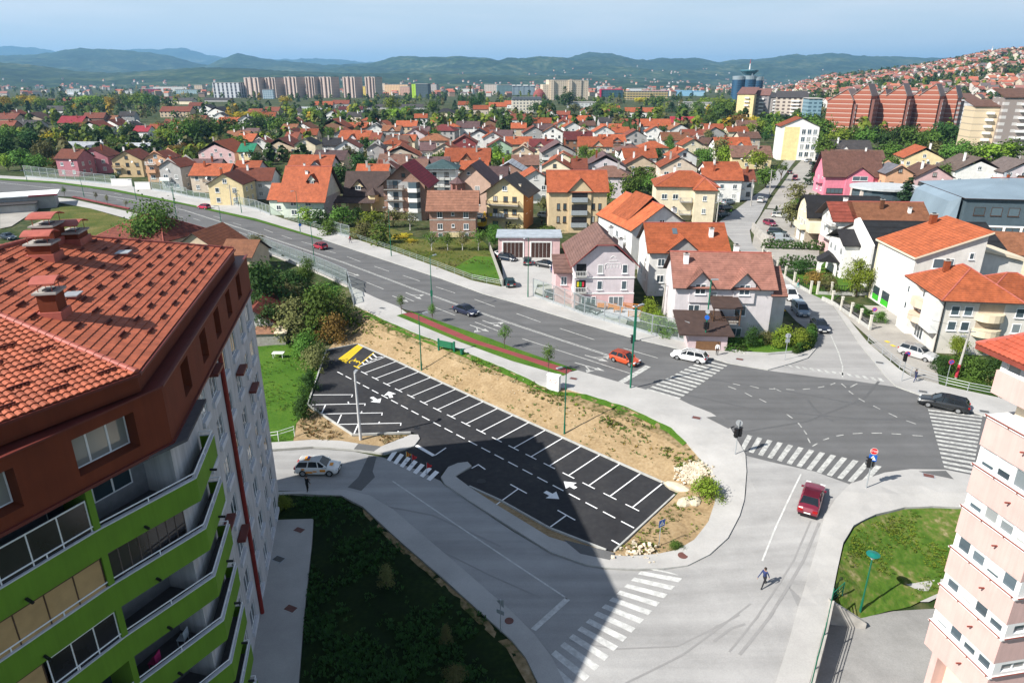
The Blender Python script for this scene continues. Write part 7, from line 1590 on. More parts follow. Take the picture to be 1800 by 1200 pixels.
for a in[('bush',520,592,522,90,'olive','big olive green shrub mass left of the parking lot corner','bush'),('bush',572,585,500,95,'green','tall dark green shrub beside the end of the road fence','bush'),('bush',587,600,
548,52,'rust','rusty autumn shrub at the foot of the embankment','bush'),('round',543,512,450,34,'green','slim bushy tree against the road fence','tree'),('bush',470,560,455,95,'dark','dark bush crowding the apartment block corner',
'bush'),('bush',505,545,495,70,'olive','shaded shrub under the road fence','bush'),('bush',556,650,604,52,'olive','tangled shrub on the left edge of the parking lot','bush'),('bush',545,690,648,36,'dark','dark shrub on the kerb of the parking lot corner',
'bush'),('bush',535,735,690,40,'dark','low dark shrub by the wire fence','bush'),('bush',497,535,502,36,'olive','shrub with mauve blossom below the fence','bush'),('bush',470,520,462,60,'green','green shrub under the fence by the block corner',
'bush'),('bush',515,520,470,60,'dark','dark shrub mass below the middle of the road fence','bush'),('bush',575,540,495,70,'green','green shrub below the fence end','bush'),('bush',600,560,520,44,'olive','olive shrub where the fence turns',
'bush'),('bush',480,590,530,60,'dark','dark bush over the garden shed','bush'),('bush',540,630,580,50,'green','green bush between shed and parking lot','bush'),('round',278,440,350,96,'green','large leafy tree behind the apartment block roof',
'tree'),('bush',440,500,462,46,'dark','dark shrub at the roof edge of the block','bush'),('round',452,440,412,40,'olive','shrub by the roadside fence near the block','bush'),('bush',1240,875,838,56,'lime','yellow green shrub on the white boulders',
'bush'),('bush',1187,962,951,26,'green','small weed clump on the verge corner','bush'),('bush',680,1030,990,28,'olive','yellow leaved shrub in the shaded grass','bush'),('bush',785,1130,1096,22,'olive','yellow spotted shrub near the kerb in shade',
'bush'),('bush',800,1200,1170,40,'olive','dim shrub at the bottom in shade','bush'),('bush',496,893,872,36,'lime','sunlit bush at the block corner','bush'),('round',706,553,517,16,'green','first young street tree by the cycle path',
'tree'),('round',761,566,533,18,'green','second young street tree by the cycle path','tree'),('round',887,612,570,24,'green','third young street tree by the cycle path','tree'),('round',964,655,604,24,'green','last young street tree by the cycle path end',
'tree'),('round',115,348,328,10,'green','young tree at the far bend of the path','tree'),('round',222,366,352,8,'olive','sapling beside the far cycle path','tree'),('round',190,361,342,8,'olive','thin sapling beside the far cycle path',
'tree'),('round',170,355,337,7,'olive','thin sapling near the far bend','tree'),('round',759,440,408,32,'green','first of four limewashed orchard trees below the brick house','tree'),('round',787,440,408,30,'green','second of four limewashed orchard trees below the brick house',
'tree'),('round',813,440,406,30,'olive','third of four limewashed orchard trees below the brick house','tree'),('round',841,440,402,34,'green','fourth of four limewashed orchard trees below the brick house','tree'),('round',
721,404,372,34,'olive','tree with limewashed trunk before the red roofed house','tree'),('bush',672,428,390,48,'green','big round bush on the field by the railing','bush'),('bush',640,418,388,44,'olive','dry bush by the field railing',
'bush'),('bush',652,400,368,42,'lime','light green fruit bush before the yellow house','bush'),('bush',690,398,366,36,'olive','olive shrub between driveway and field','bush'),('bush',600,398,362,46,'green','dense shrub left of the yellow house garden',
'bush'),('bush',562,396,366,42,'dark','dark rounded shrub beside the orange house','bush'),('bush',538,388,362,34,'lime','light shrub against the green wall','bush'),('column',596,385,360,14,'thuja','narrow thuja in the yellow house garden',
'thuja'),('column',612,386,361,14,'thuja','second narrow thuja in the yellow house garden','thuja'),('bush',580,412,384,36,'green','low shrub behind the railing','bush'),('bush',628,390,362,30,'dark','clipped dark shrub by the porch',
'bush'),('round',600,330,288,62,'dark','dark tree left of the dark roofed yellow house','tree'),('round',870,434,392,32,'green','shrub right of the yellow gabled house','bush'),('bush',905,412,392,40,'olive','hedge behind the garages',
'bush'),('bush',965,410,396,44,'green','green hedge below the tan house','bush'),('round',955,372,345,22,'olive','small tree in the courtyard of the tan house','tree'),('bush',1140,565,520,34,'lime','bright bush between the two pink houses',
'bush'),('bush',1155,585,545,34,'lime','bright shrub behind the glass barrier','bush'),('bush',1178,592,562,40,'green','green shrub at the annex wall','bush'),('round',1085,408,366,34,'green','leafy tree left of the stepped orange roof',
'tree'),('bush',1073,400,380,24,'olive','shrub by the tan house wall','bush'),('bush',1320,608,572,30,'dark','dark bush at the corner garden','bush'),('bush',1346,604,580,28,'olive','pale shrub in the corner garden','bush'),
('bush',1375,607,570,46,'lime','yellow green hedge mass of the corner garden','bush'),('bush',1402,610,575,40,'lime','bright hedge at the corner garden end','bush'),('bush',1290,610,590,30,'green','creeping shrub in the corner garden',
'bush'),('round',1505,520,452,52,'lime','bright green tree before the white gable','tree'),('bush',1432,500,474,40,'rust','rust tinted shrub by the garden gate','bush'),('bush',1455,515,478,30,'olive','shrub left of the garden gate',
'bush'),('bush',1405,480,455,40,'dark','dark shrub in the fenced garden','bush'),('fir',1588,378,312,52,'fir','large spruce before the blue grey roof','tree'),('fir',1636,398,326,34,'fir','slender spruce at the teal building',
'tree'),('fir',1425,325,285,30,'fir','spruce at the sloping street','tree'),('bush',1400,352,320,44,'olive','willow like shrub by the street','bush'),('round',1390,400,352,42,'olive','drooping tree by the street bend','tree'),
('fir',1363,378,361,12,'fir','small conifer in the car park bed','tree'),('round',1680,628,586,34,'lime','round shrub before the shop house','bush'),('round',1727,622,604,28,'green','clipped bush before the shop house','bush'),
('bush',1700,660,622,60,'green','hedge mass behind the railing at right','bush'),('bush',1745,668,628,60,'dark','dark hedge mass behind the railing at right','bush'),('bush',1655,655,622,36,'dark','dark hedge by the passage',
'bush'),('bush',1770,690,650,60,'olive','dry shrub behind the railing','bush'),('round',1790,470,425,60,'green','dense tree right of the white commercial building','tree'),('round',1108,362,300,40,'green','tree between brown roof and cream villa',
'tree'),('round',1085,345,305,36,'dark','dark tree left of the cream villa','tree'),('round',1120,345,305,34,'green','tree beside the cream villa wall','tree'),('round',1262,352,318,28,'green','tree at the cream villa corner',
'tree'),('round',1228,330,300,20,'dark','dark tree right of the cream villa','tree'),('round',1345,330,292,40,'green','roadside tree at the street bend','tree'),('round',1330,300,262,44,'lime','light tree beside the yellow house',
'tree'),('round',1265,290,240,36,'olive','slender tree before the white gabled house','tree'),('round',1240,300,256,30,'green','tree left of the yellow house','tree'),('round',1560,345,300,36,'dark','dark tree behind the round restaurant',
'tree'),('round',1655,322,285,34,'green','tree left of the house with satellite dishes','tree'),('round',1752,325,292,34,'green','tree between the brown roofs at the right edge','tree'),('round',1440,330,292,36,'dark','dark tree at the pink house corner',
'tree'),('bush',1400,372,348,40,'green','green shrub behind the black gambrel roof','bush'),('round',1372,318,284,30,'green','street tree on the right of the sloping street','tree'),('bush',1470,600,565,30,'green','shrub on the street corner island',
'bush')if False else('bush',1545,566,545,26,'green','shrub by the low street wall','bush'),('round',1715,560,515,40,'dark','dark tree behind the shop house','tree'),('poplar',828,205,150,10,'dark','tall poplar standing above the rooftops',
'tree'),('poplar',992,186,152,14,'dark','poplar before the cream slab','tree'),('poplar',1097,182,157,8,'dark','poplar beside the parking garage','tree'),('fir',975,222,188,18,'fir','dark fir among the middle houses','tree'),
('fir',692,240,208,12,'fir','fir in the middle of the houses','tree'),('fir',675,228,195,14,'fir','dark fir pair left of the orange roofs','tree'),('fir',1126,212,186,16,'fir','fir before the white barrack','tree'),('poplar',
111,180,152,16,'dark','broad poplar in the left distance','tree'),('round',690,205,168,30,'lime','light green crown above the middle roofs','tree'),('round',502,186,168,20,'gold','golden tree among the far roofs','tree'),
('round',648,192,175,18,'dark','round dark tree by the red hall','tree'),('round',1192,230,212,26,'dark','round dark green tree by the crimson roof','tree'),]:at(*a[:6],a[6],a[7],**({'bark':LIMEBARK,'lift':0.22}if 'limewashed' in a[6]else{'lift':0.34}if 'street tree' in a[6]or 'sapling' in a[6]or 'young tree' in a[6]else{}))
for(p0,p1,n,hpx,nm,gr)in(((1340,436),(1447,440),22,16,'clipped thuja in the hedge along the parking yard','thuja hedge at the parking yard'),((1368,470),(1436,471),13,22,'thuja in the garden hedge behind the pillar fence',
'thuja hedge in the pillar fence garden'),((1217,608),(1310,621),13,15,'small thuja behind the pavement of the corner garden','small thujas of the corner garden'),((1395,622),(1422,612),6,18,'thuja in the corner hedge beside the side street',
'corner thuja hedge'),((1502,545),(1530,560),6,14,'thuja sapling behind the low street wall','thuja saplings'),((1420,612),(1425,590),6,26,'tall thuja at the corner garden gate','gate thujas')):
 a,b=T(*p0),T(*p1)
 for i in range(n):
  q=a.lerp(b,(i+0.5)/n);h=hpx*depth(q)/1200/0.95*random.uniform(0.88,1.1);plant('column',G(q.x,q.y),h,(b-a).length/n*4.0,'thuja',nm,'thuja',gr,q='f' if n>10 else 'n')
BANDS=[('tree of the grove at the left edge','grove at the left edge',[(10,290,235,40,'dark'),(40,300,262,44,'green'),(22,262,222,40,'green'),(60,270,228,42,'dark'),(85,290,245,38,'olive'),(90,265,232,30,'gold'),(15,300,
272,30,'lime'),(70,305,272,36,'green'),(100,300,275,26,'rust'),(120,240,215,36,'dark'),(140,236,214,36,'rust'),(150,285,262,24,'green'),(205,275,240,30,'green'),(215,280,255,26,'rust'),(110,222,200,26,'dark'),(185,240,222,
28,'green'),(230,245,218,30,'dark'),(140,262,246,26,'rust')]),('tree left of the middle houses','tree belt left of the middle houses',[(330,262,205,44,'green'),(300,262,222,40,'lime'),(350,252,208,44,'dark'),(375,250,210,
40,'green'),(400,248,205,40,'dark'),(425,248,215,40,'green'),(450,238,205,40,'dark'),(475,236,203,46,'dark'),(500,240,205,46,'green'),(520,238,215,30,'dark'),(310,275,255,30,'rust'),(335,280,252,36,'rust'),(345,235,200,40,
'olive'),(290,240,212,28,'olive'),(250,238,222,26,'lime'),(430,215,196,36,'gold'),(405,220,205,24,'lime'),(455,220,196,30,'lime')]),('tree of the far left row','far yellowing row at the left',[(12,196,170,22,'gold'),(28,
192,172,24,'lime'),(45,190,168,24,'gold'),(60,190,169,20,'gold'),(75,194,172,22,'lime'),(90,196,176,22,'green'),(120,196,178,26,'green'),(150,190,168,26,'lime'),(165,190,168,24,'lime'),(195,192,170,20,'gold'),(210,190,166,
22,'olive'),(225,192,168,24,'green'),(245,192,162,26,'lime'),(262,194,164,26,'green'),(275,192,166,20,'dark'),(140,198,182,20,'gold'),(185,200,184,20,'dark'),(108,200,180,16,'green')]),('tree between the far central roofs',
'trees between the far roofs',[(550,206,188,20,'green'),(575,212,196,30,'green'),(548,214,190,26,'lime'),(605,214,198,30,'green'),(700,212,190,34,'lime'),(720,205,186,26,'green'),(740,210,192,30,'dark'),(760,204,176,24,'green'),
(775,215,198,26,'olive'),(790,220,205,24,'lime'),(812,190,165,16,'dark'),(835,200,170,24,'dark'),(845,190,160,12,'dark'),(800,195,178,16,'fir'),(880,210,190,22,'green'),(900,208,194,22,'lime'),(945,205,180,28,'dark'),(960,
200,176,20,'dark'),(1010,200,184,22,'olive'),(1050,202,180,30,'green'),(1070,205,182,30,'lime'),(1085,206,190,26,'green'),(1000,190,160,22,'dark'),(1125,182,172,20,'gold'),(1160,185,170,24,'green'),(1200,205,182,22,'dark'),
(1180,198,182,24,'fir'),(1225,200,178,28,'green'),(1240,190,172,24,'lime'),(980,180,168,10,'dark'),(510,180,170,14,'green'),(560,178,168,16,'dark'),(870,200,184,14,'fir')]),('tree before the glass towers','park before the glass towers',
[(1260,215,180,34,'green'),(1280,215,175,36,'green'),(1262,195,172,30,'lime'),(1270,235,206,34,'dark'),(1290,228,206,32,'lime'),(1295,232,200,36,'rust'),(1308,232,205,30,'gold'),(1325,230,205,30,'gold'),(1335,235,212,30,
'lime'),(1350,232,198,30,'green'),(1300,205,178,14,'lime'),(1312,208,172,14,'olive'),(1245,225,198,26,'green'),(1365,245,212,36,'green'),(1375,225,205,28,'dark')]),('tree before the red brown flats','tree belt before the red brown flats',
[(1375,262,212,40,'lime'),(1395,245,206,36,'gold'),(1415,245,200,40,'green'),(1440,255,205,46,'green'),(1425,270,232,40,'green'),(1445,285,240,40,'green'),(1470,260,226,40,'lime'),(1495,258,222,40,'green'),(1520,262,224,
40,'green'),(1545,262,222,42,'dark'),(1560,285,250,42,'green'),(1585,265,216,46,'dark'),(1600,270,225,40,'green'),(1625,268,228,46,'green'),(1650,262,212,44,'dark'),(1670,268,220,44,'dark'),(1690,262,214,36,'dark'),(1665,
292,252,46,'green'),(1690,282,246,40,'green'),(1715,290,250,46,'green'),(1745,292,250,60,'lime'),(1770,290,245,50,'green'),(1790,275,240,44,'dark'),(1640,285,250,40,'olive'),(1565,305,275,30,'green'),(1655,300,275,30,'dark'),
(1690,245,225,20,'dark')]),('tree among the middle houses','trees among the middle houses',[(660,268,240,26,'green'),(635,312,268,34,'dark'),(650,290,262,24,'olive'),(568,262,248,20,'lime'),(765,258,240,26,'green'),(820,
232,214,24,'lime'),(878,300,268,34,'lime'),(900,292,272,30,'green'),(930,300,275,36,'lime'),(918,286,276,30,'green'),(865,222,200,24,'lime'),(1030,262,250,16,'dark'),(930,232,202,22,'dark'),(1110,300,262,22,'green'),(1128,
318,292,44,'green'),(1145,300,275,26,'dark'),(1175,265,238,14,'green'),(1265,246,228,26,'dark'),(1230,282,262,30,'green'),(1255,312,292,26,'dark'),(540,262,246,16,'lime'),(470,300,284,22,'green'),(485,315,292,24,'dark'),
(735,298,276,18,'dark'),(748,290,275,14,'green'),(1020,232,214,12,'dark'),(1055,300,290,14,'dark'),(330,315,295,20,'dark'),(310,330,310,26,'green'),(355,330,314,20,'olive'),(405,350,322,24,'dark'),(380,352,330,18,'olive'),
(205,318,305,14,'dark')]),]
ORD=['first','second','third','fourth','fifth','sixth','seventh','eighth','ninth','tenth','eleventh','twelfth','thirteenth','fourteenth','fifteenth','sixteenth','seventeenth','eighteenth','nineteenth','twentieth','twenty first',
'twenty second','twenty third','twenty fourth','twenty fifth','twenty sixth','twenty seventh','twenty eighth','twenty ninth','thirtieth','thirty first','thirty second','thirty third','thirty fourth','thirty fifth']
COLN=dict(green='green',dark='dark green',lime='light green',gold='golden yellow',olive='olive',rust='rust tinted',fir='dark conifer',thuja='green')
for nm,gr,L in BANDS:
 L=sorted(L)
 for i,(px,py,pyt,w,lf)in enumerate(L):
  at('fir' if lf=='fir' else 'round',px,py,pyt-2,w*1.12,lf,f'{COLN[lf]} {nm}, {ORD[i]} from the left','tree',group=gr)
def free(x,y):
 return not any(inside(f,np.array([x]),np.array([y]))[0]for f in FOOTS)
rr_=random.Random(21);got=0;tries=0
GAR=[]
while got<70 and tries<4000:
 tries+=1;px=rr_.uniform(430,1330);y=rr_.uniform(195,480);x=(px-900)/1200*y*1.0
 if not free(x,y):continue
 lf=rr_.choice(['green','green','dark','dark','lime','olive']);h=rr_.uniform(4,9);GAR.append((x,y,h,lf));got+=1
for i,(x,y,h,lf)in enumerate(GAR):
 plant('round' if h>5 else 'bush',Vector((x,y,0)),h,h*rr_.uniform(0.7,1.0),lf,f'{COLN[lf]} garden tree in a gap between the middle houses','tree',f'{COLN[lf]} garden trees between houses')
fw=MB();rr_=random.Random(77)
def blob(mb,x,y,z,h,w,n,lm):
 for k in range(n):
  t,q=rr_.uniform(0,6.28),rr_.random()**0.6;zz=rr_.uniform(0.1,1)
  r=w*0.5*math.sin(math.pi*min(0.96,0.15+zz*0.85))**0.6*q
  p=Vector((x+math.cos(t)*r,y+math.sin(t)*r,z+zz*h));nn=(Vector((math.cos(t)*q,math.sin(t)*q-0.2,zz))+Vector((rr_.gauss(0,.4),rr_.gauss(0,.4),rr_.gauss(0,.3)))).normalized()
  a=nn.orthogonal().normalized();a.rotate(Matrix.Rotation(rr_.uniform(0,6.28),3,nn));b=nn.cross(a);l=h*0.34
  mb.face([p-a*l*.5,p+b*l*.4,p+a*l*.5,p-b*l*.4],lm)
mats_f=[LEAF[k]for k in('green','dark','dark','olive','lime','gold')]
cnt=0
while cnt<1500:
 px=rr_.uniform(-120,1750);y=460*math.exp(rr_.uniform(0,1.9));x=(px-900)/1200*y*1.06
 if hnoise(x,y,0.009)<-0.25 or not free(x,y):continue
 z=slope_h(x,y)
 blob(fw,x,y,z-0.3,rr_.uniform(6,13),rr_.uniform(6,12),34,rr_.choice([0,0,1,1,2,3,4])if rr_.random()>0.05 else 5);cnt+=1
cnt=0
while cnt<1800:
 x,y=rr_.uniform(330,1750),rr_.uniform(720,2150);z=slope_h(x,y)
 if z<3 or not 0.34<x/y<0.88 or hnoise(x,y,0.011)+0.6*hnoise(x+90,y,0.026)>0.1 and rr_.random()<0.75:continue
 blob(fw,x,y,z-0.5,rr_.uniform(7,13),rr_.uniform(8,14),22,rr_.choice([0,1,1,2,3]));cnt+=1
cnt=0
while cnt<260:
 px=rr_.uniform(0,560);y=rr_.uniform(300,460);x=(px-900)/1200*y*1.0
 if not free(x,y):continue
 blob(fw,x,y,-0.3,rr_.uniform(5,9),rr_.uniform(5,9),60,rr_.choice([0,1,2,3,4]));cnt+=1
struct(fw.build('far_wood',mats_f,fix=False),'stuff')
def tufts(name,poly,n,size,leafs,seed,kind='stuff'):
 rr=random.Random(seed);pts=[T(*p)for p in poly];xs=[p.x for p in pts];ys=[p.y for p in pts];mb=MB();c=0;tries=0
 while c<n and tries<n*12:
  tries+=1;x,y=rr.uniform(min(xs),max(xs)),rr.uniform(min(ys),max(ys))
  if not inside([(p.x,p.y)for p in pts],np.array([x]),np.array([y]))[0]:continue
  if hnoise(x,y,0.35)+0.5*hnoise(x,y,1.1)<rr.uniform(-0.5,0.9):continue
  c+=1;s_=size*rr.uniform(0.5,1.5);z=hz(x,y);m=rr.randrange(len(leafs))
  for k in range(9):
   t=rr.uniform(0,6.28);r=rr.uniform(0,s_);b=Vector((x+math.cos(t)*r*0.6,y+math.sin(t)*r*0.6,z+0.02));tip=b+Vector((math.cos(t)*s_*0.5,math.sin(t)*s_*0.5,s_*rr.uniform(0.4,1.1)));sd=Vector((-math.sin(t),math.cos(t),0))*s_*0.22
   mb.face([b-sd*0.4,b+sd*0.4,tip+sd,tip-sd],m)
 return struct(mb.build(name,[LEAF[k]for k in leafs],fix=False),kind)
EMB_TOP=[(615,550),(680,568),(740,592),(800,614),(900,655),(965,686),(1030,696),(1100,717),(1180,754),(1215,790),(1245,827),(1258,862),(1200,835),(1150,780),(1080,752),(1000,722),(900,684),(800,645),(700,605),(620,585)]
tufts('weeds',EMB_TOP,2600,0.17,['green','lime','olive'],1)
tufts('weeds',[(629,604),(872,712),(1054,795),(1190,852),(1240,825),(1100,735),(900,670),(700,590)],400,0.14,['olive','green','rust'],2)
tufts('weeds',[(1200,865),(1085,968),(1110,978),(1190,968),(1245,918),(1255,885)],220,0.12,['green','lime','olive'],3)
tufts('weeds',[(1695,900),(1590,897),(1504,930),(1476,1000),(1467,1050),(1510,1085),(1690,1022)],1300,0.09,['green','lime','lime'],4)
tufts('weeds',[(480,872),(600,876),(706,960),(783,1026),(900,1132),(970,1290),(525,1290),(550,912)],2600,0.18,['dark','dark','dark'],5)  # all in the dark leaf colour, to deepen the block's shade
tufts('weeds',[(450,612),(540,602),(572,618),(545,700),(515,776),(450,782)],500,0.12,['green','green','lime'],6)
tufts('weeds',[(545,720),(620,768),(720,766),(670,786),(540,774),(520,745)],180,0.16,['olive','rust'],7)
tufts('weeds',[(562,406),(687,444),(830,496),(878,500),(858,434),(740,422),(640,400)],500,0.2,['green','olive','lime'],8)
rk=MB();rr_=random.Random(4)
def rocks(poly,n,s0,s1):
 pts=[T(*p)for p in poly]
 for k in range(n):
  a=[rr_.random()for _ in pts];s_=sum(a);x=sum(p.x*w for p,w in zip(pts,a))/s_;y=sum(p.y*w for p,w in zip(pts,a))/s_
  x+=rr_.gauss(0,.5);y+=rr_.gauss(0,.5);r=rr_.uniform(s0,s1);z=hz(x,y)+rr_.uniform(0,.25)
  v=[(x+r*rr_.uniform(.2,1)*dx,y+r*rr_.uniform(.2,1)*dy,z+r*rr_.uniform(.1,.8)*dz)for dx,dy,dz in((-1,-1,-1),(1,-1,-1),(1,1,-1),(-1,1,-1),(-1,-1,1),(1,-1,1),(1,1,1),(-1,1,1))]
  rk.hexa(v)
rocks([(1185,830),(1215,812),(1248,820),(1250,850),(1200,850)],700,0.06,0.2);rocks([(1090,974),(1130,968),(1160,968),(1110,976)],60,0.05,0.2);rocks([(640,560),(900,665),(1180,780),(1150,810),(900,700)],70,0.03,0.08)
struct(rk.build('rubble',mat('white_rubble',(0.62,0.54,0.42),0.95,0.25,2.0)),'stuff')
for px,py,w,d,h_,rz,nm in((1192,858,2.4,0.9,0.55,-0.7,'pale broken concrete block at the lot corner'),(1205,884,1.5,1.0,0.6,0.5,'rounded pale boulder under the yellow shrub'),(1222,882,1.2,0.9,0.5,1.2,'second pale boulder under the yellow shrub')):
 mb=MB();b=T(px,py)
 mb.lathe([(0.55,-0.2),(0.62,0.1),(0.55,0.3),(0.3,0.48),(0.01,0.52)],9);o=mb.build('boulder',mat('pale_rock',(0.55,0.48,0.36),0.9,0.2,2));o.location=b;o.scale=(w,d,h_*1.6);o.rotation_euler=(0,0,rz);tag(o,nm,'boulder')
for i,(px,py,w)in enumerate(((703,418,1.6),(722,425,1.2),(712,415,1.2))):
 plant('bush',T(px,py),0.7,w*2.2,'gold',('widest','lower','upper')[i]+' orange flower bed on the field','flower bed',name='flower_bed')
# vehicles
TYRE=mat('tyre',(0.015,0.015,0.015),0.8);RIM=mat('rim',(0.45,0.46,0.47),0.35,metal=0.7);CARGLASS=mat('car_glass',(0.012,0.016,0.02),0.06,0.1,2,spec=0.7)
LAMPC=mat('headlight',(0.7,0.72,0.72),0.15,spec=0.7);LAMPR=mat('tail_light',(0.35,0.01,0.01),0.25);PLATE=mat('plate',(0.75,0.75,0.72),0.5)
def paint(c):return mat('car_paint',c,0.28,0.03,1,coat=0.7,spec=0.5)
SHAPES={'hatch':dict(L=3.95,W=1.70,sh=[(-1.97,0.78),(-1.9,0.92),(-0.6,0.93),(0.75,0.90),(1.1,0.86),(1.75,0.72),(1.97,0.55)],cab=[(-1.88,0.92),(-1.55,1.40),(-0.3,1.47),(0.35,1.42),(1.05,0.88)],wb=1.22),'sedan':dict(L=4.5,
W=1.75,sh=[(-2.25,0.72),(-2.2,0.92),(-1.5,0.95),(0.8,0.90),(1.2,0.86),(2.0,0.72),(2.25,0.52)],cab=[(-1.6,0.94),(-0.95,1.38),(-0.1,1.42),(0.3,1.38),(1.1,0.88)],wb=1.36),'wagon':dict(L=4.6,W=1.77,sh=[(-2.3,0.75),(-2.25,0.95),
(-1.0,0.95),(0.8,0.92),(1.2,0.88),(2.05,0.74),(2.3,0.55)],cab=[(-2.22,0.95),(-1.85,1.40),(-0.3,1.48),(0.35,1.43),(1.15,0.9)],wb=1.36),'suv':dict(L=4.5,W=1.85,sh=[(-2.2,0.9),(-2.15,1.12),(-1.0,1.1),(0.8,1.07),(1.15,1.05),
(1.95,0.92),(2.25,0.7)],cab=[(-2.1,1.1),(-1.85,1.62),(-0.3,1.70),(0.4,1.63),(1.1,1.06)],wb=1.34),'van':dict(L=4.4,W=1.8,sh=[(-2.2,1.0),(-2.18,1.1),(-1.0,1.1),(0.8,1.08),(1.3,1.0),(1.95,0.85),(2.2,0.6)],cab=[(-2.18,1.1),(-2.1,
1.75),(-0.3,1.82),(0.6,1.75),(1.35,1.0)],wb=1.4,panel=True),}
_carm={}
def car_meshes(kind):
 if kind in _carm:return _carm[kind]
 s=SHAPES[kind];hw=s['W']/2;L2=s['L']/2
 xs=[p[0]for p in s['sh']];hs=[p[1]for p in s['sh']];body=MB();N=22;rings=[]
 for i in range(N+1):
  x=-L2+s['L']*i/N;e=1-max(0,(abs(x)-L2+0.5)/0.5)**2.2*0.16
  zt=float(np.interp(x,xs,hs));w=hw*e;zb=0.22+0.12*max(0,(abs(x)-L2+0.35)/0.35)
  arch=min(abs(x-s['wb']),abs(x+s['wb']));zb2=zb+(0.36*max(0,1-(arch/0.42)**2)if arch<0.42 else 0)
  rings.append([(x,-w*0.93,zb2),(x,-w,min(zb2+0.12,zt-0.1)),(x,-w*0.985,zt*0.82),(x,-w*0.90,zt-0.015),(x,-w*0.5,zt+0.035),(x,w*0.5,zt+0.035),(x,w*0.90,zt-0.015),(x,w*0.985,zt*0.82),(x,w,min(zb2+0.12,zt-0.1)),(x,w*0.93,zb2)])
 for r in rings:body.v+=r
 k=len(rings[0])
 for i in range(N):
  for j in range(k):j2=(j+1)%k;body.f.append((i*k+j,(i+1)*k+j,(i+1)*k+j2,i*k+j2));body.m.append(0)
 body.f.append(tuple(range(k)));body.m.append(0);body.f.append(tuple(reversed(range(N*k,N*k+k))));body.m.append(0)
 cab=s['cab'];wt=hw*0.72;wb_=hw*0.9;gl=MB()
 up=cab[1:-1];rf=[(x,z)for x,z in up]
 for(xa,za),(xb,zb)in zip(rf,rf[1:]):
  body.face([(xa,-wt,za),(xb,-wt,zb),(xb,wt,zb),(xa,wt,za)],0)
  body.hexa([(xa,-wt,za-0.05),(xb,-wt,zb-0.05),(xb,wt,zb-0.05),(xa,wt,za-0.05),(xa,-wt,za),(xb,-wt,zb),(xb,wt,zb),(xa,wt,za)],0)
 lo=lambda x:float(np.interp(x,xs,hs))-0.01
 pil=[(cab[0],cab[1]),((cab[0][0]*0.35+cab[2][0]*0.4,lo(0)),(cab[1][0]*0.35+cab[2][0]*0.4,float(np.interp(cab[1][0]*0.35+cab[2][0]*0.4,[p[0]for p in cab],[p[1]for p in cab])))),((0.22,lo(0.22)),(0.1,float(np.interp(0.1,[p[0]for p in cab],
[p[1]for p in cab])))),(cab[-1],cab[-2])]
 for sg in(-1,1):
  for(a,b)in pil:body.beam((a[0],sg*wb_,a[1]),(b[0],sg*wt,b[1]-0.02),0.07,0.07)
 pts=[cab[0]]+up+[cab[-1]];base=[(x,lo(x)-0.02)for x,z in pts]
 q=lambda x,z,sg:(x,sg*(wb_+(wt-wb_)*max(0,min(1,(z-lo(x))/0.5))-0.012),z)
 n_=len(pts);i0=len(gl.v)
 for sg in(-1,1):
  poly=[q(x,z-0.03,sg)for x,z in pts];gl.face(poly if sg<0 else poly[::-1])
 for(xa,za),(xb,zb)in zip(pts,pts[1:]):gl.face([q(xa,za-0.03,-1),q(xa,za-0.03,1),q(xb,zb-0.03,1),q(xb,zb-0.03,-1)])
 if s.get('panel'):body.hexa([(-2.16,-wb_,1.0),(-0.35,-wb_,1.0),(-0.35,wb_,1.0),(-2.16,wb_,1.0),(-2.08,-wt-0.03,1.77),(-0.35,-wt-0.03,1.82),(-0.35,wt+0.03,1.82),(-2.08,wt+0.03,1.77)],0)
 wh=MB();wh.lathe([(0.20,-0.09),(0.31,-0.1),(0.315,0.1),(0.20,0.09)],16);rim=MB();rim.lathe([(0.01,-0.07),(0.205,-0.075),(0.21,0.075),(0.01,0.07)],12)
 bm_=MB();bm_.box(L2-0.12,L2+0.05,-hw*0.78,hw*0.78,0.26,0.42);bm_.box(-L2-0.05,-L2+0.12,-hw*0.8,hw*0.8,0.28,0.46);bm_.box(L2-0.1,L2+0.03,-hw*0.45,hw*0.45,0.46,0.58)
 hl=MB();hl.box(-0.14,0.03,-0.2,0.2,-0.07,0.07);pl=MB();pl.box(-0.01,0.015,-0.26,0.26,-0.06,0.06);mi=MB();mi.box(-0.08,0.08,-0.1,0.1,-0.06,0.07)
 _carm[kind]=dict(body=body,glass=gl.mesh('windows',CARGLASS),tyre=wh.mesh('wheel',TYRE),rim=rim.mesh('rim',RIM),bump=bm_.mesh('bumper',BLACK),head=hl.mesh('headlight',LAMPC),tail=hl.mesh('tail_light',LAMPR),plate=pl.mesh('plate',
PLATE),mirror=mi,s=s)
 return _carm[kind]
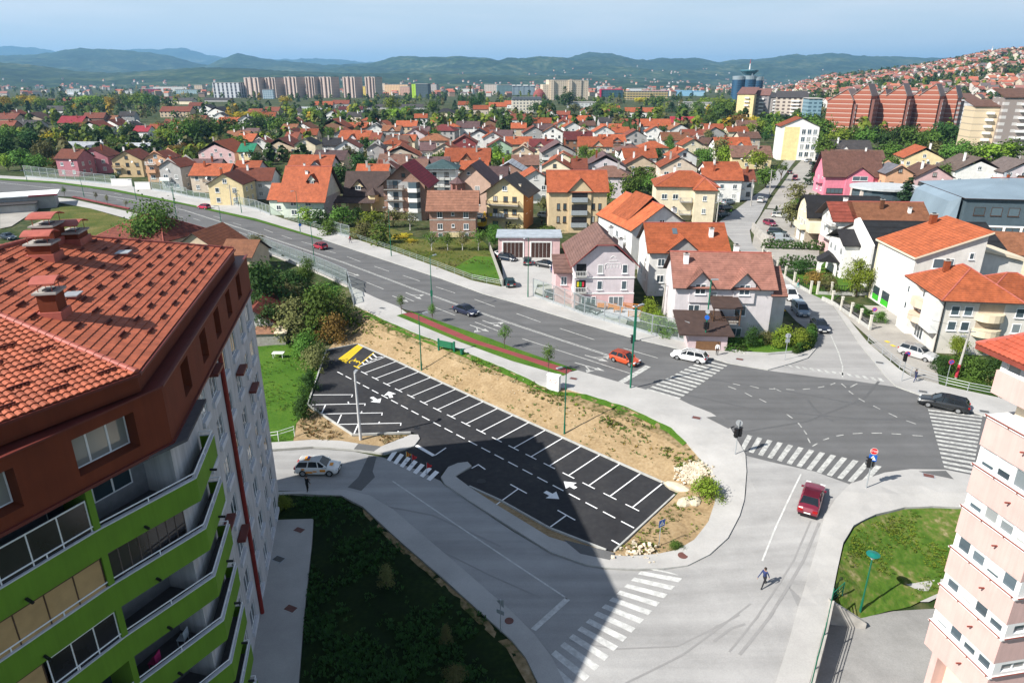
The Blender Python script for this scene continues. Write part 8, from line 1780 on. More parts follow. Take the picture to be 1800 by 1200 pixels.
def car(kind,px,py,heading,c,label,cat='car',group=None,scale=1.0,z=None,name='parked_car'):
 """heading: two photo points, rear then front, or an angle"""
 m=car_meshes(kind);s=m['s'];p=T(px,py)if z is None else P(px,py,z)
 if isinstance(heading,tuple):a,b=T(*heading[0]),T(*heading[1]);rz=math.atan2(b.y-a.y,b.x-a.x)
 else:rz=heading
 r=thing(name,label,cat,p,rz,group);pm=paint(c);L2,hw=s['L']/2,s['W']/2;r.scale=(scale,)*3
 e=0.8;r.rotation_mode='XYZ'
 dxz=(hz(p.x+math.cos(rz)*e,p.y+math.sin(rz)*e)-hz(p.x-math.cos(rz)*e,p.y-math.sin(rz)*e))/(2*e);r.rotation_euler=(0,-math.atan(dxz),rz)
 b=m['body'].build('body',pm,r)
 for q in b.data.polygons:q.use_smooth=False
 link('windows',m['glass'],r);link('bumper',m['bump'],r)
 for x in(-s['wb'],s['wb']):
  for y in(-hw+0.1,hw-0.1):
   w=link('wheel',m['tyre'],r,(x,y,0.315));w.rotation_euler=(math.pi/2,0,0);link('rim',m['rim'],w)
 zf=0.62 if kind in('hatch','sedan','wagon')else 0.75
 for y in(-hw*0.66,hw*0.66):link('headlight',m['head'],r,(L2-0.05,y,zf));link('tail_light',m['tail'],r,(-L2+0.10,y,zf+0.16))
 link('plate',m['plate'],r,(L2+0.05,0,0.45));link('plate',m['plate'],r,(-L2-0.05,0,0.6))
 for y in(-hw-0.04,hw+0.04):o=m['mirror'].build('mirror',pm,r);o.location=(s['cab'][-1][0]-0.25,y,s['sh'][3][1]+0.07)
 return r
ta=car('hatch',560,829,((523,836),(596,836)),(0.72,0.72,0.70),'white hatchback with orange patches driving past the zebra crossing',name='white_hatchback',scale=1.06)
for x0,x1,y0,y1,z0,z1 in((-0.9,-0.3,-0.875,-0.862,0.38,0.55),(-0.25,0.1,-0.875,-0.862,0.5,0.62),(0.4,0.9,-0.875,-0.862,0.52,0.75),(-1.3,-1.0,-0.87,-0.86,0.7,0.85),(1.1,1.45,-0.3,0.2,0.865,0.885),(-1.1,-0.6,-0.4,0.3,1.475,
1.485)):om=MB();om.box(x0,x1,y0,y1,z0,z1);om.build('livery_patch',mat('orange_film',(0.75,0.28,0.02),0.4),ta)
lm_=MB();lm_.box(-0.85,-0.65,-0.2,0.2,1.45,1.56);lm_.build('roof_sign',mat('blue_sign',(0.02,0.06,0.25),0.4),ta)
car('sedan',1425,884,((1418,905),(1432,858)),(0.17,0.012,0.03),'dark red sedan waiting at the side street mouth',name='red_sedan')
car('hatch',1098,637,((1075,628),(1122,643)),(0.50,0.07,0.02),'orange red hatchback stopped at the zebra crossing',name='orange_hatchback')
car('wagon',1211,632,((1240,634),(1180,622)),(0.75,0.75,0.75),'white station wagon crossing the zebra',name='white_wagon')
car('sedan',819,551,((799,544),(838,556)),(0.012,0.016,0.04),'dark blue sedan on the near lanes of the main road',name='blue_sedan')
car('hatch',563,437,((575,439),(551,432)),(0.30,0.012,0.03),'crimson hatchback on the far lanes of the main road',name='red_hatchback')
car('hatch',359,367,((368,367),(351,365)),(0.42,0.012,0.05),'small bright red car far up the main road',name='red_car')
car('wagon',1657,716,((1695,724),(1620,708)),(0.012,0.014,0.016),'black station wagon approaching at the right crossing',name='black_wagon',scale=1.05)
car('van',1387,524,((1376,512),(1400,532)),(0.78,0.78,0.78),'small white van parked beside the lilac house','van',name='white_van')
car('van',1406,551,((1396,540),(1416,560)),(0.20,0.26,0.32),'steel blue van parked behind the black car in the side street','van',name='blue_van')
car('sedan',1440,578,((1430,566),(1450,588)),(0.015,0.02,0.035),'black car nearest the junction in the side street')
car('suv',1612,628,((1598,622),(1632,632)),(0.42,0.42,0.42),'silver estate parked before the shop house door')
PKY='cars parked in the garage courtyard'
car('hatch',892,458,((885,456),(904,459)),(0.012,0.022,0.04),'dark blue car left of the garages',group=PKY);car('sedan',884,452,((874,449),(896,454)),(0.7,0.7,0.7),'white car behind the dark blue one by the garages',group=PKY)
car('hatch',927,464,((927,468),(927,457)),(0.06,0.075,0.08),'grey green hatchback before the garage doors',group=PKY);car('sedan',960,470,((948,468),(974,472)),(0.012,0.012,0.014),'black sedan before the right garage door',
group=PKY);car('hatch',978,482,((974,476),(982,487)),(0.012,0.03,0.12),'blue car beside the pink house wing',group=PKY);car('hatch',896,502,((899,506),(893,495)),(0.02,0.06,0.065),'teal car cropped behind the field fence',
group=PKY)
car('hatch',966,523,((968,530),(964,515)),(0.05,0.06,0.07),'grey hatchback behind the glass barrier');car('sedan',1034,549,((1020,545),(1050,553)),(0.04,0.045,0.05),'grey car parked before the pink house windows')
car('hatch',1369,399-17,((1361,381),(1378,382)),(0.5,0.5,0.47),'silver car in the bed by the street');car('hatch',1353,396,((1347,394),(1360,398)),(0.2,0.02,0.05),'dark red car at the left of the yard by the street');car('suv',
1366,413,((1355,412),(1378,414)),(0.015,0.03,0.03),'dark green car behind the silver van');car('van',1376,424,((1362,424),(1392,424)),(0.33,0.37,0.4),'silver van behind the thuja hedge','van',name='silver_van')
car('wagon',1275,368,((1262,370),(1290,366)),(0.06,0.09,0.11),'dark teal car below the cream villa');car('suv',1280,359,((1266,361),(1292,357)),(0.25,0.3,0.33),'blue grey estate below the cream villa');car('sedan',1270,380,
((1255,382),(1284,378)),(0.02,0.05,0.06),'dark green car nearest the street below the villa');car('suv',1337,355,((1333,360),(1341,350)),(0.6,0.62,0.6),'white off roader coming down the street')
car('van',1397,316,((1399,309),(1396,321)),(0.35,0.02,0.04),'red truck climbing the sloping street','truck',name='red_truck');car('sedan',1388,305,((1386,310),(1390,300)),(0.02,0.02,0.025),'dark car beyond the red truck')
car('hatch',958,382,((952,381),(966,382)),(0.5,0.52,0.54),'silver car in the driveway of the tan house');car('sedan',842,384,((834,384),(852,385)),(0.02,0.03,0.05),'dark car right of the brick house');car('sedan',15,420,
((8,418),(24,421)),(0.02,0.03,0.05),'dark car in the yard at the far left')
rr_=random.Random(3)
for i,(px,py)in enumerate([(1405,272),(1398,280),(1412,262),(1420,285),(1428,290),(1432,298),(1440,278),(1545,272),(1560,268),(1575,270),(1580,277),(1640,285),(1760,305),(1775,308),(1788,306),(1332,238),(1345,242),(1356,
240),(1312,236),(1370,250)]):
 car('hatch',px,py,R(rr_.uniform(0,360)),rr_.choice([(0.6,0.6,0.6),(0.02,0.03,0.05),(0.3,0.02,0.02),(0.3,0.32,0.35)]),'tiny parked car among the trees behind the right hand houses',group='far parked cars behind the right hand houses')
# people
SKIN=mat('skin',(0.45,0.27,0.19),0.6,0.08,3);HAIRD=mat('dark_hair',(0.03,0.02,0.015),0.7)
def person(px,py,rz,top,legs,label,stride=0.0,arms=(0.2,-0.2),bend=0.0,h=1.72,hair=HAIRD,extra=None):
 """one skinned body: boots, trousers, shirt, hands with fingers, neck and head"""
 V=[];Ed=[];Rd=[];Mt=[]
 def v(x,y,z,r,m,par=None):
  V.append((x,y,z));Rd.append(r);Mt.append(m)
  if par is not None:Ed.append((par,len(V)-1))
  return len(V)-1
 pel=v(0,0,0.93,0.135,1);waist=v(0.02+bend*0.1,0,1.06,0.125,0,pel);ch=v(0.03+bend*0.3,0,1.28,0.15,0,waist);sh=v(0.02+bend*0.36,0,1.42,0.115,0,ch);nk=v(0.03+bend*0.42,0,1.50,0.055,2,sh);hd=v(0.05+bend*0.5,0,1.60,0.095,2,nk);v(0.055+bend*0.52,
0,1.68,0.088,2,hd)
 v(0.145+bend*0.5,0,1.585,0.014,2,hd)
 for sg,st,am in((1,stride,arms[0]),(-1,-stride,arms[1])):
  hp=v(0,sg*0.095,0.88,0.095,1,pel);kn=v(st*0.45+0.03,sg*0.10,0.50,0.062,1,hp);an=v(st*0.85-(0.12 if st<0 else 0),sg*0.10,0.10+(0.05 if st<-0.1 else 0),0.045,1,kn);v(an and V[an][0]+0.16,sg*0.115,0.045,0.042,3,an)
  so=v(0.02+bend*0.35,sg*0.19,1.40,0.06,0,sh);el=v(0.02+bend*0.3+am*0.28,sg*0.25,1.13,0.045,0,so);wr=v(0.10+bend*0.3+am*0.75,sg*0.25,0.92,0.032,0,el);pa=v(V[wr][0]+0.02,sg*0.25,0.85,0.033,2,wr)
  for f in range(4):f1=v(V[pa][0]+0.03-0.02*f,sg*0.25,0.80,0.010,2,pa);v(V[f1][0]+0.004,sg*0.238,0.765-0.008*(f in(1,2)),0.008,2,f1)
  v(V[pa][0]+0.055,sg*0.245,0.825,0.011,2,pa)
 me=bpy.data.meshes.new('body');me.from_pydata(V,Ed,[]);o=bpy.data.objects.new('body',me);col.objects.link(o)
 sk=o.modifiers.new('s','SKIN');sk.use_smooth_shade=True
 for i,d_ in enumerate(me.skin_vertices[0].data):d_.radius=(Rd[i],Rd[i]*(1.25 if i in(2,3)else 1));d_.use_root=(i==0)
 ss=o.modifiers.new('u','SUBSURF');ss.levels=ss.render_levels=1
 ev=o.evaluated_get(bpy.context.evaluated_depsgraph_get());bm2=bpy.data.meshes.new_from_object(ev);bpy.data.objects.remove(o)
 for mt in(mat('cloth',top,0.85,0.1,6),mat('trousers',legs,0.85,0.1,6),SKIN,mat('shoe',(0.03,0.03,0.03),0.6)):
  bm2.materials.append(mt)
 A=np.array(V);mt_=np.array(Mt)
 for p in bm2.polygons:c_=np.array(p.center);p.material_index=int(mt_[np.argmin(((A-c_)**2).sum(1))])
 r=thing('person',label,'person',T(px,py,0.13 if extra=='pave' else 0.0),rz);k=h/1.72;r.scale=(k,k,k)
 link('body',bm2,r)
 hm=MB();hm.lathe([(0.085,1.60),(0.105,1.66),(0.098,1.73),(0.06,1.775),(0.005,1.785)],12,0,(0.03+bend*0.5,0));hm.build('hair',hair,r,smooth=True)
 fm=MB()
 for sg in(-1,1):fm.box(0.135+bend*0.5,0.148+bend*0.5,sg*0.036-0.012,sg*0.036+0.012,1.605,1.62)
 fm.box(0.128+bend*0.5,0.143+bend*0.5,-0.025,0.025,1.545,1.552);fm.build('eyes_and_mouth',mat('face_dark',(0.08,0.03,0.03)),r);return r
person(1342,1030,R(215),(0.03,0.045,0.13),(0.02,0.02,0.025),'man in navy jacket striding across the side street',0.42,(-0.4,0.5),0.1)
person(541,864,R(60),(0.008,0.008,0.009),(0.01,0.01,0.012),'dark clothed person standing beside the white hatchback',0.06,(0.7,0.1))
person(1608,670,R(205),(0.03,0.035,0.07),(0.02,0.03,0.10),'boy in dark jacket running on the right pavement',0.40,(0.6,-0.5),0.2,1.55,extra='pave')
person(1260,624,R(250),(0.78,0.78,0.78),(0.015,0.015,0.018),'person in white shirt and black trousers at the corner garden',0.05,(0.1,0.1),extra='pave')
person(616,427,R(160),(0.30,0.02,0.03),(0.05,0.04,0.09),'person in red coat walking along the far pavement',0.22,(0.3,-0.2),extra='pave')
pp_=person(1402,506,R(140),(0.60,0.36,0.33),(0.02,0.30,0.30),'person in pink top with teal trousers by the pillar fence',0.12,(0.2,-0.1))
person(952,398,R(90),(0.012,0.012,0.014),(0.012,0.012,0.015),'dark figure standing behind the garages',0.03,(0.0,0.0))
person(1284,378,R(270),(0.25,0.55,0.05),(0.02,0.05,0.09),'person in lime vest by the cars below the villa',0.1,(0.2,0.0))
# lamps, signals, signs
def street_lamp(px,py,pyt,rz,label,z=0.13,arm=1.3,m=GREENM,r0=0.085,pxt=None,head=True):
 b=T(px,py,0.0);b.z+=z;h=PY(pxt or px,pyt,b.y).z-b.z
 r=thing('street_lamp',label,'street lamp',b,rz,'lamp posts of the main road');mb=MB();mb.tube((0,0,-0.3),(0,0,1.1),r0*1.25,r0*1.2,10);mb.tube((0,0,1.1),(0,0,h),r0,r0*0.55,10);mb.build('pole',m,r)
 ar=MB();ar.tube((0,0,h-0.02),(arm*0.55,0,h+0.06),r0*0.5,n=6);ar.build('arm',m,r)
 hd=MB();hd.hexa([(arm*0.45,-0.13,h+0.02),(arm*1.0,-0.16,h+0.05),(arm*1.0,0.16,h+0.05),(arm*0.45,0.13,h+0.02),(arm*0.45,-0.09,h+0.14),(arm*0.97,-0.1,h+0.16),(arm*0.97,0.1,h+0.16),(arm*0.45,0.09,h+0.14)]);hd.build('lamp_head',
GREYM,r)
 ln=MB();ln.box(arm*0.55,arm*0.95,-0.1,0.1,h+0.012,h+0.03);ln.build('lens',mat('lamp_lens',(0.6,0.6,0.55),0.3),r);return r
for px,py,pyt,rz,nm,z in((741,650,553,R(35),'green lamp post at the left foot of the embankment',0.0),(992,762,644,R(215),'green lamp post at the middle of the embankment foot',0.0),(760,548,451,R(50),'green lamp post with a box beside the cycle path',
0.13),(553,463,392,R(40),'green lamp post hiding the crimson hatchback',0.0),(688,451,364,R(230),'green lamp post on the field railing',0.13),(528,408,336,R(230),'green lamp post carrying a blue sign on the far pavement',
0.13),(928,523,418,R(235),'green lamp post before the garage courtyard',0.13),(1116,600,536,R(235),'green lamp post along the glass barrier',0.13),(391,405,362,R(225),'green lamp post left of the blue sign one',0.13),(425,
375,342,R(230),'green lamp post where the fence steps down',0.13),(313,397,330,R(45),'green lamp post above the apartment block roof',0.0),(240,352,316,R(230),'green lamp post by the yellow cottage',0.13),(148,346,306,R(45),
'green lamp post at the far curve',0.0),(48,319,300,R(230),'last green lamp post at the left edge',0.13),(307,355,325,R(230),'green lamp post at the stepped noise wall',0.13)):
 street_lamp(px,py,pyt,rz,nm,z)
bx_=MB();b=T(760,548);bx_.box(b.x-0.16,b.x+0.16,b.y-0.2,b.y+0.14,b.z+2.6,b.z+3.5);o=bx_.build('control_box',GREENM);tag(o,'green control box strapped to the lamp post by the cycle path','box')
def pole_thing(name,label,cat,px,py,h,r=0.05,m=STEEL,z=0.13,rz=0.0,group=None):
 b=T(px,py);b.z+=z;t=thing(name,label,cat,b,rz,group);mb=MB();mb.tube((0,0,-0.2),(0,0,h),r,r*0.9,8);mb.build('pole',m,t);return t
b=T(634,772);t=thing('light_pole','tall pale concrete light pole on the dirt island of the parking lot','light pole',b,R(80));h_=PY(624,655,b.y).z-b.z
mb=MB();mb.tube((0,0,-0.3),(0,0,h_),0.17,0.10,12);mb.build('pole',mat('pale_pole',(0.5,0.5,0.5),0.7),t);mb=MB();mb.box(0.05,0.6,-0.15,0.15,h_-0.02,h_+0.12);mb.tube((0,0,h_-0.05),(0.2,0,h_+0.03),0.06,n=6);mb.build('lamp_head',
GREYM,t)
b=T(1512,1074);h_=PY(1537,975,b.y).z-b.z;t=thing('park_lamp','green park lamp with wide round shade on the corner lawn','street lamp',b);mb=MB();mb.tube((0,0,-0.2),(0,0,1.2),0.085,0.08,10);mb.tube((0,0,1.2),(0,0,h_-0.3),
0.06,0.05,8);mb.build('pole',GREENM,t)
mb=MB();mb.lathe([(0.10,h_-0.35),(0.16,h_-0.25),(0.17,h_-0.05),(0.05,h_-0.02)],12);mb.build('lamp_globe',mat('opal_globe',(0.75,0.75,0.72),0.3),t);mb=MB();mb.lathe([(0.02,h_),(0.46,h_+0.02),(0.47,h_+0.07),(0.1,h_+0.16),(0.01,
h_+0.17)],20);mb.build('lamp_shade',mat('teal_shade',(0.01,0.16,0.13),0.35),t)
def signal(t,z,face,n=3,side=0.0,arm=0.0):
 mb=MB();mb.box(-0.16,0.16,-0.14,0.14,0,0.32*n);o=mb.build('signal_head',BLACK,t);o.location=(math.cos(face)*0.2+arm*math.cos(side),math.sin(face)*0.2+arm*math.sin(side),z);o.rotation_euler=(0,0,face+math.pi/2)
 for k,c in enumerate(((0.01,0.05,0.02),(0.10,0.07,0.01),(0.14,0.008,0.008))[:n]):
  l_=MB();l_.lathe([(0.01,-0.02),(0.1,-0.02),(0.11,0.0)],12);q=l_.build('signal_lens',mat('lens_%d'%k,c,0.3),o);q.location=(0,-0.145,0.16+0.32*k);q.rotation_euler=(math.pi/2,0,0)
  v_=MB();v_.hexa([(-0.12,-0.28,0.26+0.32*k),(0.12,-0.28,0.26+0.32*k),(0.12,-0.142,0.27+0.32*k),(-0.12,-0.142,0.27+0.32*k),(-0.12,-0.28,0.28+0.32*k),(0.12,-0.28,0.28+0.32*k),(0.12,-0.142,0.29+0.32*k),(-0.12,-0.142,0.29+0.32*k)]);v_.build('visor',
BLACK,o)
def disc_sign(t,z,face,r,mt,name='sign_plate',n=24,back=GREYM):
 d_=MB();d_.prism([(r*math.cos(2*math.pi*k/n+math.pi/n),r*math.sin(2*math.pi*k/n+math.pi/n))for k in range(n)],0,0.02,0,1);o=d_.build(name,[back,mt],t)
 o.rotation_euler=(math.pi/2,0,face+math.pi/2);o.location=(math.cos(face)*0.09,math.sin(face)*0.09,z);return o
RED=mat('sign_red',(0.55,0.01,0.015),0.4);BLUE=mat('sign_blue',(0.015,0.10,0.42),0.4)
def on_sign(mb,name,mt,sign):o=mb.build(name,mt,sign);return o
def crossing_sign(t,z,face,s=0.32):
 d_=MB();d_.box(-s,s,-s,s,0,0.02,0,1);o=d_.build('sign_plate',[GREYM,BLUE],t);o.rotation_euler=(math.pi/2,0,face+math.pi/2);o.location=(math.cos(face)*0.1,math.sin(face)*0.1,z)
 w_=MB();w_.face([(-s*0.8,-s*0.62,0.024),(s*0.8,-s*0.62,0.024),(0,s*0.8,0.024)]);w_.build('sign_triangle',WHITE,o)
 p_=MB();p_.prism([(0.03*math.cos(k),0.12+0.03*math.sin(k))for k in range(6)],0.026,0.03);p_.beam((0,0.08,0.028),(0,-0.02,0.028),0.05,0.008);p_.beam((0,-0.02,0.028),(-0.07,-0.14,0.028),0.035,0.008);p_.beam((0,-0.02,0.028),
(0.07,-0.14,0.028),0.035,0.008);p_.build('sign_symbol',BLACK,o);return o
SF=R(-95)
t=pole_thing('traffic_light','traffic light with red STOP sign and blue crossing sign at the side street corner','traffic light',1522,859,3.9,0.06);signal(t,2.1,R(160));signal(t,2.15,R(40))
o=disc_sign(t,3.75,R(-110),0.33,RED,n=8);tx=text_mesh('STOP',0.25,0.004);tx.materials.append(WHITE);q=link('sign_lettering',tx,o,(0,-0.085,0.026))
rg_=MB()
for k in range(8):a,b_=2*math.pi*k/8+math.pi/8,2*math.pi*(k+1)/8+math.pi/8;rg_.beam((0.31*math.cos(a),0.31*math.sin(a),0.022),(0.31*math.cos(b_),0.31*math.sin(b_),0.022),0.02,0.006)
rg_.build('sign_border',WHITE,o);crossing_sign(t,3.1,R(-110))
t=pole_thing('traffic_light','traffic light with a round sign seen from behind at the left crossing corner','traffic light',1292,800,3.6,0.055);signal(t,1.9,R(200));signal(t,1.95,R(20));o=disc_sign(t,3.35,R(70),0.32,GREYM)
TLH=PY(1119,540,T(1108,683).y).z-0.13;TLG=PY(1248,492,T(1237,616).y).z-0.13
t=pole_thing('traffic_light','tall green signal mast beside the orange hatchback','traffic light',1108,683,TLH,0.11,GREENM);signal(t,3.2,R(150),3);signal(t,5.6,R(160),3,R(40),0.1)
mb=MB();mb.tube((0,0,TLH),(0.6,0.5,TLH+.1),0.05,n=6);mb.hexa([(p[0],p[1],p[2]-12+TLH)for p in[(0.4,0.2,12.0),(1.1,0.7,12.05),(0.9,0.95,12.05),(0.3,0.45,12.0),(0.4,0.2,12.15),(1.1,0.7,12.18),(0.9,0.95,12.18),(0.3,0.45,12.15)]]);mb.build('lamp_head',
GREYM,t)
t=pole_thing('traffic_light','green signal and lamp mast before the lilac house garage','traffic light',1237,616,TLG,0.10,GREENM);signal(t,3.0,R(-150));signal(t,3.0,R(-60));o=disc_sign(t,4.6,R(-120),0.32,BLUE);o=disc_sign(t,
5.4,R(-120),0.3,GREYM)
mb=MB();mb.box(0.0,0.9,-0.12,0.12,TLG,TLG+.14);mb.build('lamp_head',GREYM,t)
t=pole_thing('traffic_light','traffic light with no parking sign on the right pavement','traffic light',1584,671,3.8,0.05);signal(t,2.6,R(200))
def nopark(t,z,face):
 o=disc_sign(t,z,face,0.33,RED);b_=MB();b_.prism([(0.25*math.cos(2*math.pi*k/20),0.25*math.sin(2*math.pi*k/20))for k in range(20)],0.021,0.026);b_.build('sign_symbol',BLUE,o);s_=MB();s_.beam((-0.19,0.19,0.03),(0.19,-0.19,
0.03),0.06,0.006);s_.build('sign_bar',RED,o)
nopark(t,3.55,R(-100))
t=pole_thing('road_sign','no parking sign on the street wall before the commercial building','road sign',1532,572,2.6,0.04);nopark(t,2.4,R(-110))
t=pole_thing('road_sign','no parking sign by the railing beside the leaning concrete pole','road sign',1664,668,2.5,0.04);nopark(t,2.3,R(-100))
t=pole_thing('road_sign','blue pedestrian crossing sign on the dry verge corner','road sign',1158,960,2.6,0.035,z=0.0);crossing_sign(t,2.35,R(-60))
t=pole_thing('road_sign','round sign seen from behind at the corner garden','road sign',1379,634,3.6,0.045);disc_sign(t,3.3,R(75),0.34,GREYM);d_=MB();d_.box(-0.28,0.28,-0.02,0.0,2.4,2.9);d_.build('sign_plate',GREYM,t)
t=pole_thing('road_sign','back of a give way triangle with a plate on the shaded pavement','road sign',880,1110,2.7,0.04);o=disc_sign(t,2.35,R(55),0.42,GREYM,n=3);o.rotation_euler[1]=math.pi;d_=MB();d_.box(-0.3,0.3,-0.02,
0.01,1.45,1.8);o2=d_.build('sign_plate',GREYM,t);o2.rotation_euler=(0,0,R(-30))
d_=pole_thing('road_sign','small blue sign on the far pavement near the orange house','road sign',529,411,2.2,0.04);disc_sign(d_,2.0,R(-70),0.35,BLUE)
for px,py,pxt,pyt,nm,redb in((1680,664,1706,578,'leaning concrete utility pole with red painted foot',True),(1163,560,1170,498,'grey utility pole at the side of the lilac house',False),(1259,391,1264,350,'concrete utility pole by the cars below the villa',
False),(1320,362,1324,315,'concrete utility pole at the street bend',False),(1111,338,1114,302,'concrete utility pole beside the brown roof',False),(457,332,455,300,'concrete utility pole left of the orange house',False),
(407,362,403,325,'concrete utility pole by the yellow cottage',False),(1352,345,1357,298,'concrete utility pole on the right of the street',False)):
 b=T(px,py);tp=PY(pxt,pyt,b.y);t=thing('utility_pole',nm,'utility pole',b);d_=tp-b;mb=MB();mb.tube((0,0,-0.3),d_,0.17,0.11,8);mb.build('pole',CONC,t);mb=MB();mb.beam(d_+Vector((-0.7,0,-0.4)),d_+Vector((0.7,0,-0.4)),0.1,0.1);mb.box(d_.x-0.9,
d_.x-0.3,d_.y-0.12,d_.y+0.12,d_.z-1.0,d_.z-0.86);mb.build('crossarm',GREYM,t)
 if redb:mb=MB();mb.tube(d_*0.02,d_*0.28,0.185,0.165,8);mb.build('red_band',mat('red_band',(0.4,0.03,0.05)),t)
def wire(a,b,sag,label):
 mb=MB();n=14;pr=None
 for k in range(n+1):
  q=a.lerp(b,k/n);q.z-=sag*4*(k/n)*(1-k/n)
  if pr is not None:mb.tube(pr,q,0.018,n=4,cap=False)
  pr=q
 tag(mb.build('overhead_wire',BLACK),label,'wire')
wp=T(1680,664);wt_=PY(1706,578,wp.y)
wire(wt_,PY(1420,488,118),0.8,'overhead wire from the leaning pole towards the pillar fence');wire(wt_,wt_+Vector((18,-12,0.5)),0.5,'overhead wire from the leaning pole to the right');wire(PY(1264,352,T(1259,391).y),PY(1324,
317,T(1320,362).y),0.7,'overhead wire along the sloping street')
# fences, barriers, walls
def railing(label,pts,h=1.05,gap=2.4,m=GREYM,bars=3,z=0.13,name='railing',post=0.045,group=None):
 rw=isinstance(pts[0],Vector);p=pts if rw else[T(*q)for q in pts];p=densify([Vector((q.x,q.y))for q in p],gap,closed=False);G=(lambda x,y,z:Vector((x,y,float(np.interp(y,[q.y for q in RW[::-1]],[q.z for q in RW[::-1]]))+z)))if rw else globals()['G'];r=thing(name,
label,'railing',G(p[0].x,p[0].y,z),0,group);o0=Vector(r.location)
 for i,q in enumerate(p):
  b=G(q.x,q.y,z)-o0;mb=MB();mb.tube(b+Vector((0,0,-0.15)),b+Vector((0,0,h)),post,n=6);mb.build('post',m,r)
 rb=MB()
 for a,b in zip(p,p[1:]):
  A,B=G(a.x,a.y,z)-o0,G(b.x,b.y,z)-o0
  for k in range(bars):zz=h*(1-0.3*k)-0.03;rb.tube(A+Vector((0,0,zz)),B+Vector((0,0,zz)),post*0.7,n=5)
 rb.build('rail',m,r);return r
GRM=mat('grey_green_metal',(0.30,0.36,0.33),0.5,0.1,2,metal=0.3)
railing('grey green railing between the far pavement and the field',[(615,417),(687,441),(770,471),(830,494),(882,504)],1.1,2.5,GRM)
railing('low grey railing along the far pavement left of the field',[(500,386),(562,404),(615,417)],1.1,2.5,GRM)
railing('grey railing curving along the right pavement to the pink tower',[(1525,603),(1550,624),(1580,650),(1600,661),(1662,680),(1700,689),(1755,700),(1810,716)],1.1,2.2,GREYM)
railing('green railing on the retaining wall of the ramp',[RW[0],RW[1],RW[2],RW[3]],1.1,2.4,GREENM,3,z=0.25)
railing('dark green railing beside the ramp opening',[(1463,1049),(1480,1046)],1.1,1.0,GREENM)
railing('white wire fence across the shaded lawn by the block',[(455,780),(490,775),(518,766)],1.2,1.6,PVC,2,z=0.0,name='wire_fence')
CLEAR=clearm()
def barrier(label,pts,h,gap,base=0.35,z=0.13,m=STEEL,group=None):
 p=[T(*q)for q in pts];p=densify([Vector((q.x,q.y))for q in p],gap,closed=False);r=thing('noise_barrier',label,'noise barrier',G(p[0].x,p[0].y,z),0,group);o0=Vector(r.location)
 for i,(a,b)in enumerate(zip(p,p[1:])):
  A,B=G(a.x,a.y,z)-o0,G(b.x,b.y,z)-o0;hh_=h(i/max(1,len(p)-2))if callable(h)else h;up=Vector((0,0,1))
  mb=MB();mb.beam(A-up*0.3+Vector((0,0,0)),A+up*hh_,0.14,0.14)if False else mb.box(A.x-0.07,A.x+0.07,A.y-0.07,A.y+0.07,A.z-0.3,A.z+hh_);mb.build('post',m,r)
  pn=MB();d_=(B-A).normalized()*0.08;pn.hexa([A+d_+up*base+Vector((0,-.015,0)),B-d_+up*base+Vector((0,-.015,0)),B-d_+up*base+Vector((0,.015,0)),A+d_+up*base+Vector((0,.015,0)),A+d_+up*(hh_-0.06)+Vector((0,-.015,0)),B-d_+up*(hh_-0.06)+Vector((0,
-.015,0)),B-d_+up*(hh_-0.06)+Vector((0,.015,0)),A+d_+up*(hh_-0.06)+Vector((0,.015,0))]);pn.build('panel',CLEAR,r)
  fr=MB();fr.beam(A+d_+up*(hh_-0.03),B-d_+up*(hh_-0.03),0.09,0.08);fr.beam(A+d_+up*base,B-d_+up*base,0.1,0.1);fr.beam(A+d_+up*(base*0.4),B-d_+up*(base*0.4),0.08,base*0.7)
  if hh_>2.6:fr.beam(A+d_+up*(hh_*0.55),B-d_+up*(hh_*0.55),0.07,0.07)
  fr.build('panel_frame',m,r)
 A=G(p[-1].x,p[-1].y,z)-o0;mb=MB();mb.box(A.x-0.07,A.x+0.07,A.y-0.07,A.y+0.07,A.z-0.3,A.z+(h(1)if callable(h)else h));mb.build('post',m,r);return r
barrier('glass noise barrier before the pink house, stepping along the pavement',[(937,521),(992,541),(1027,555),(1062,565),(1145,590),(1192,599),(1208,604)],3.0,2.35)
barrier('glass noise barrier along the near side of the road by the block',[(440,433),(500,456),(560,479),(612,503)],2.9,2.4,0.5)
barrier('end panels of the near noise barrier turning down to the shrubs',[(612,503),(618,520),(622,537)],lambda t:2.6-0.8*t,2.2,0.4)
barrier('tall stepped glass barrier at the far left before the purple house',[(45,312),(100,317),(150,321),(205,326)],lambda t:4.2-1.0*t,4.2,0.6,group='far glass barriers')
barrier('far glass barrier left of the orange roofed house',[(268,335),(300,340),(330,347)],lambda t:4.2-1.4*t,3.6,0.6,group='far glass barriers')
barrier('low far barrier stepping down beside the cottage',[(330,347),(375,354),(420,363)],lambda t:2.2-0.6*t,3.2,0.5,group='far glass barriers')
barrier('short far barrier by the orange house lawn',[(420,363),(450,369),(475,379)],2.6,2.6,0.5,group='far glass barriers')
barrier('short framed barrier with purple graffiti by the field corner',[(582,409),(600,415),(615,419)],2.8,2.6,0.5)
for px,py,w in((215,327,7),(252,333,5)):
 b=T(px,py);mb=MB();mb.box(b.x-w/2,b.x+w/2,b.y-0.15,b.y+0.15,b.z-0.2,b.z+2.3);mb.box(b.x-w/2-0.1,b.x+w/2+0.1,b.y-0.2,b.y+0.2,b.z+2.3,b.z+2.4);tag(mb.build('garden_wall',WALLW),'white garden wall before the tan house' if px==215 else 'cream gate wall before the peach house',
'wall')
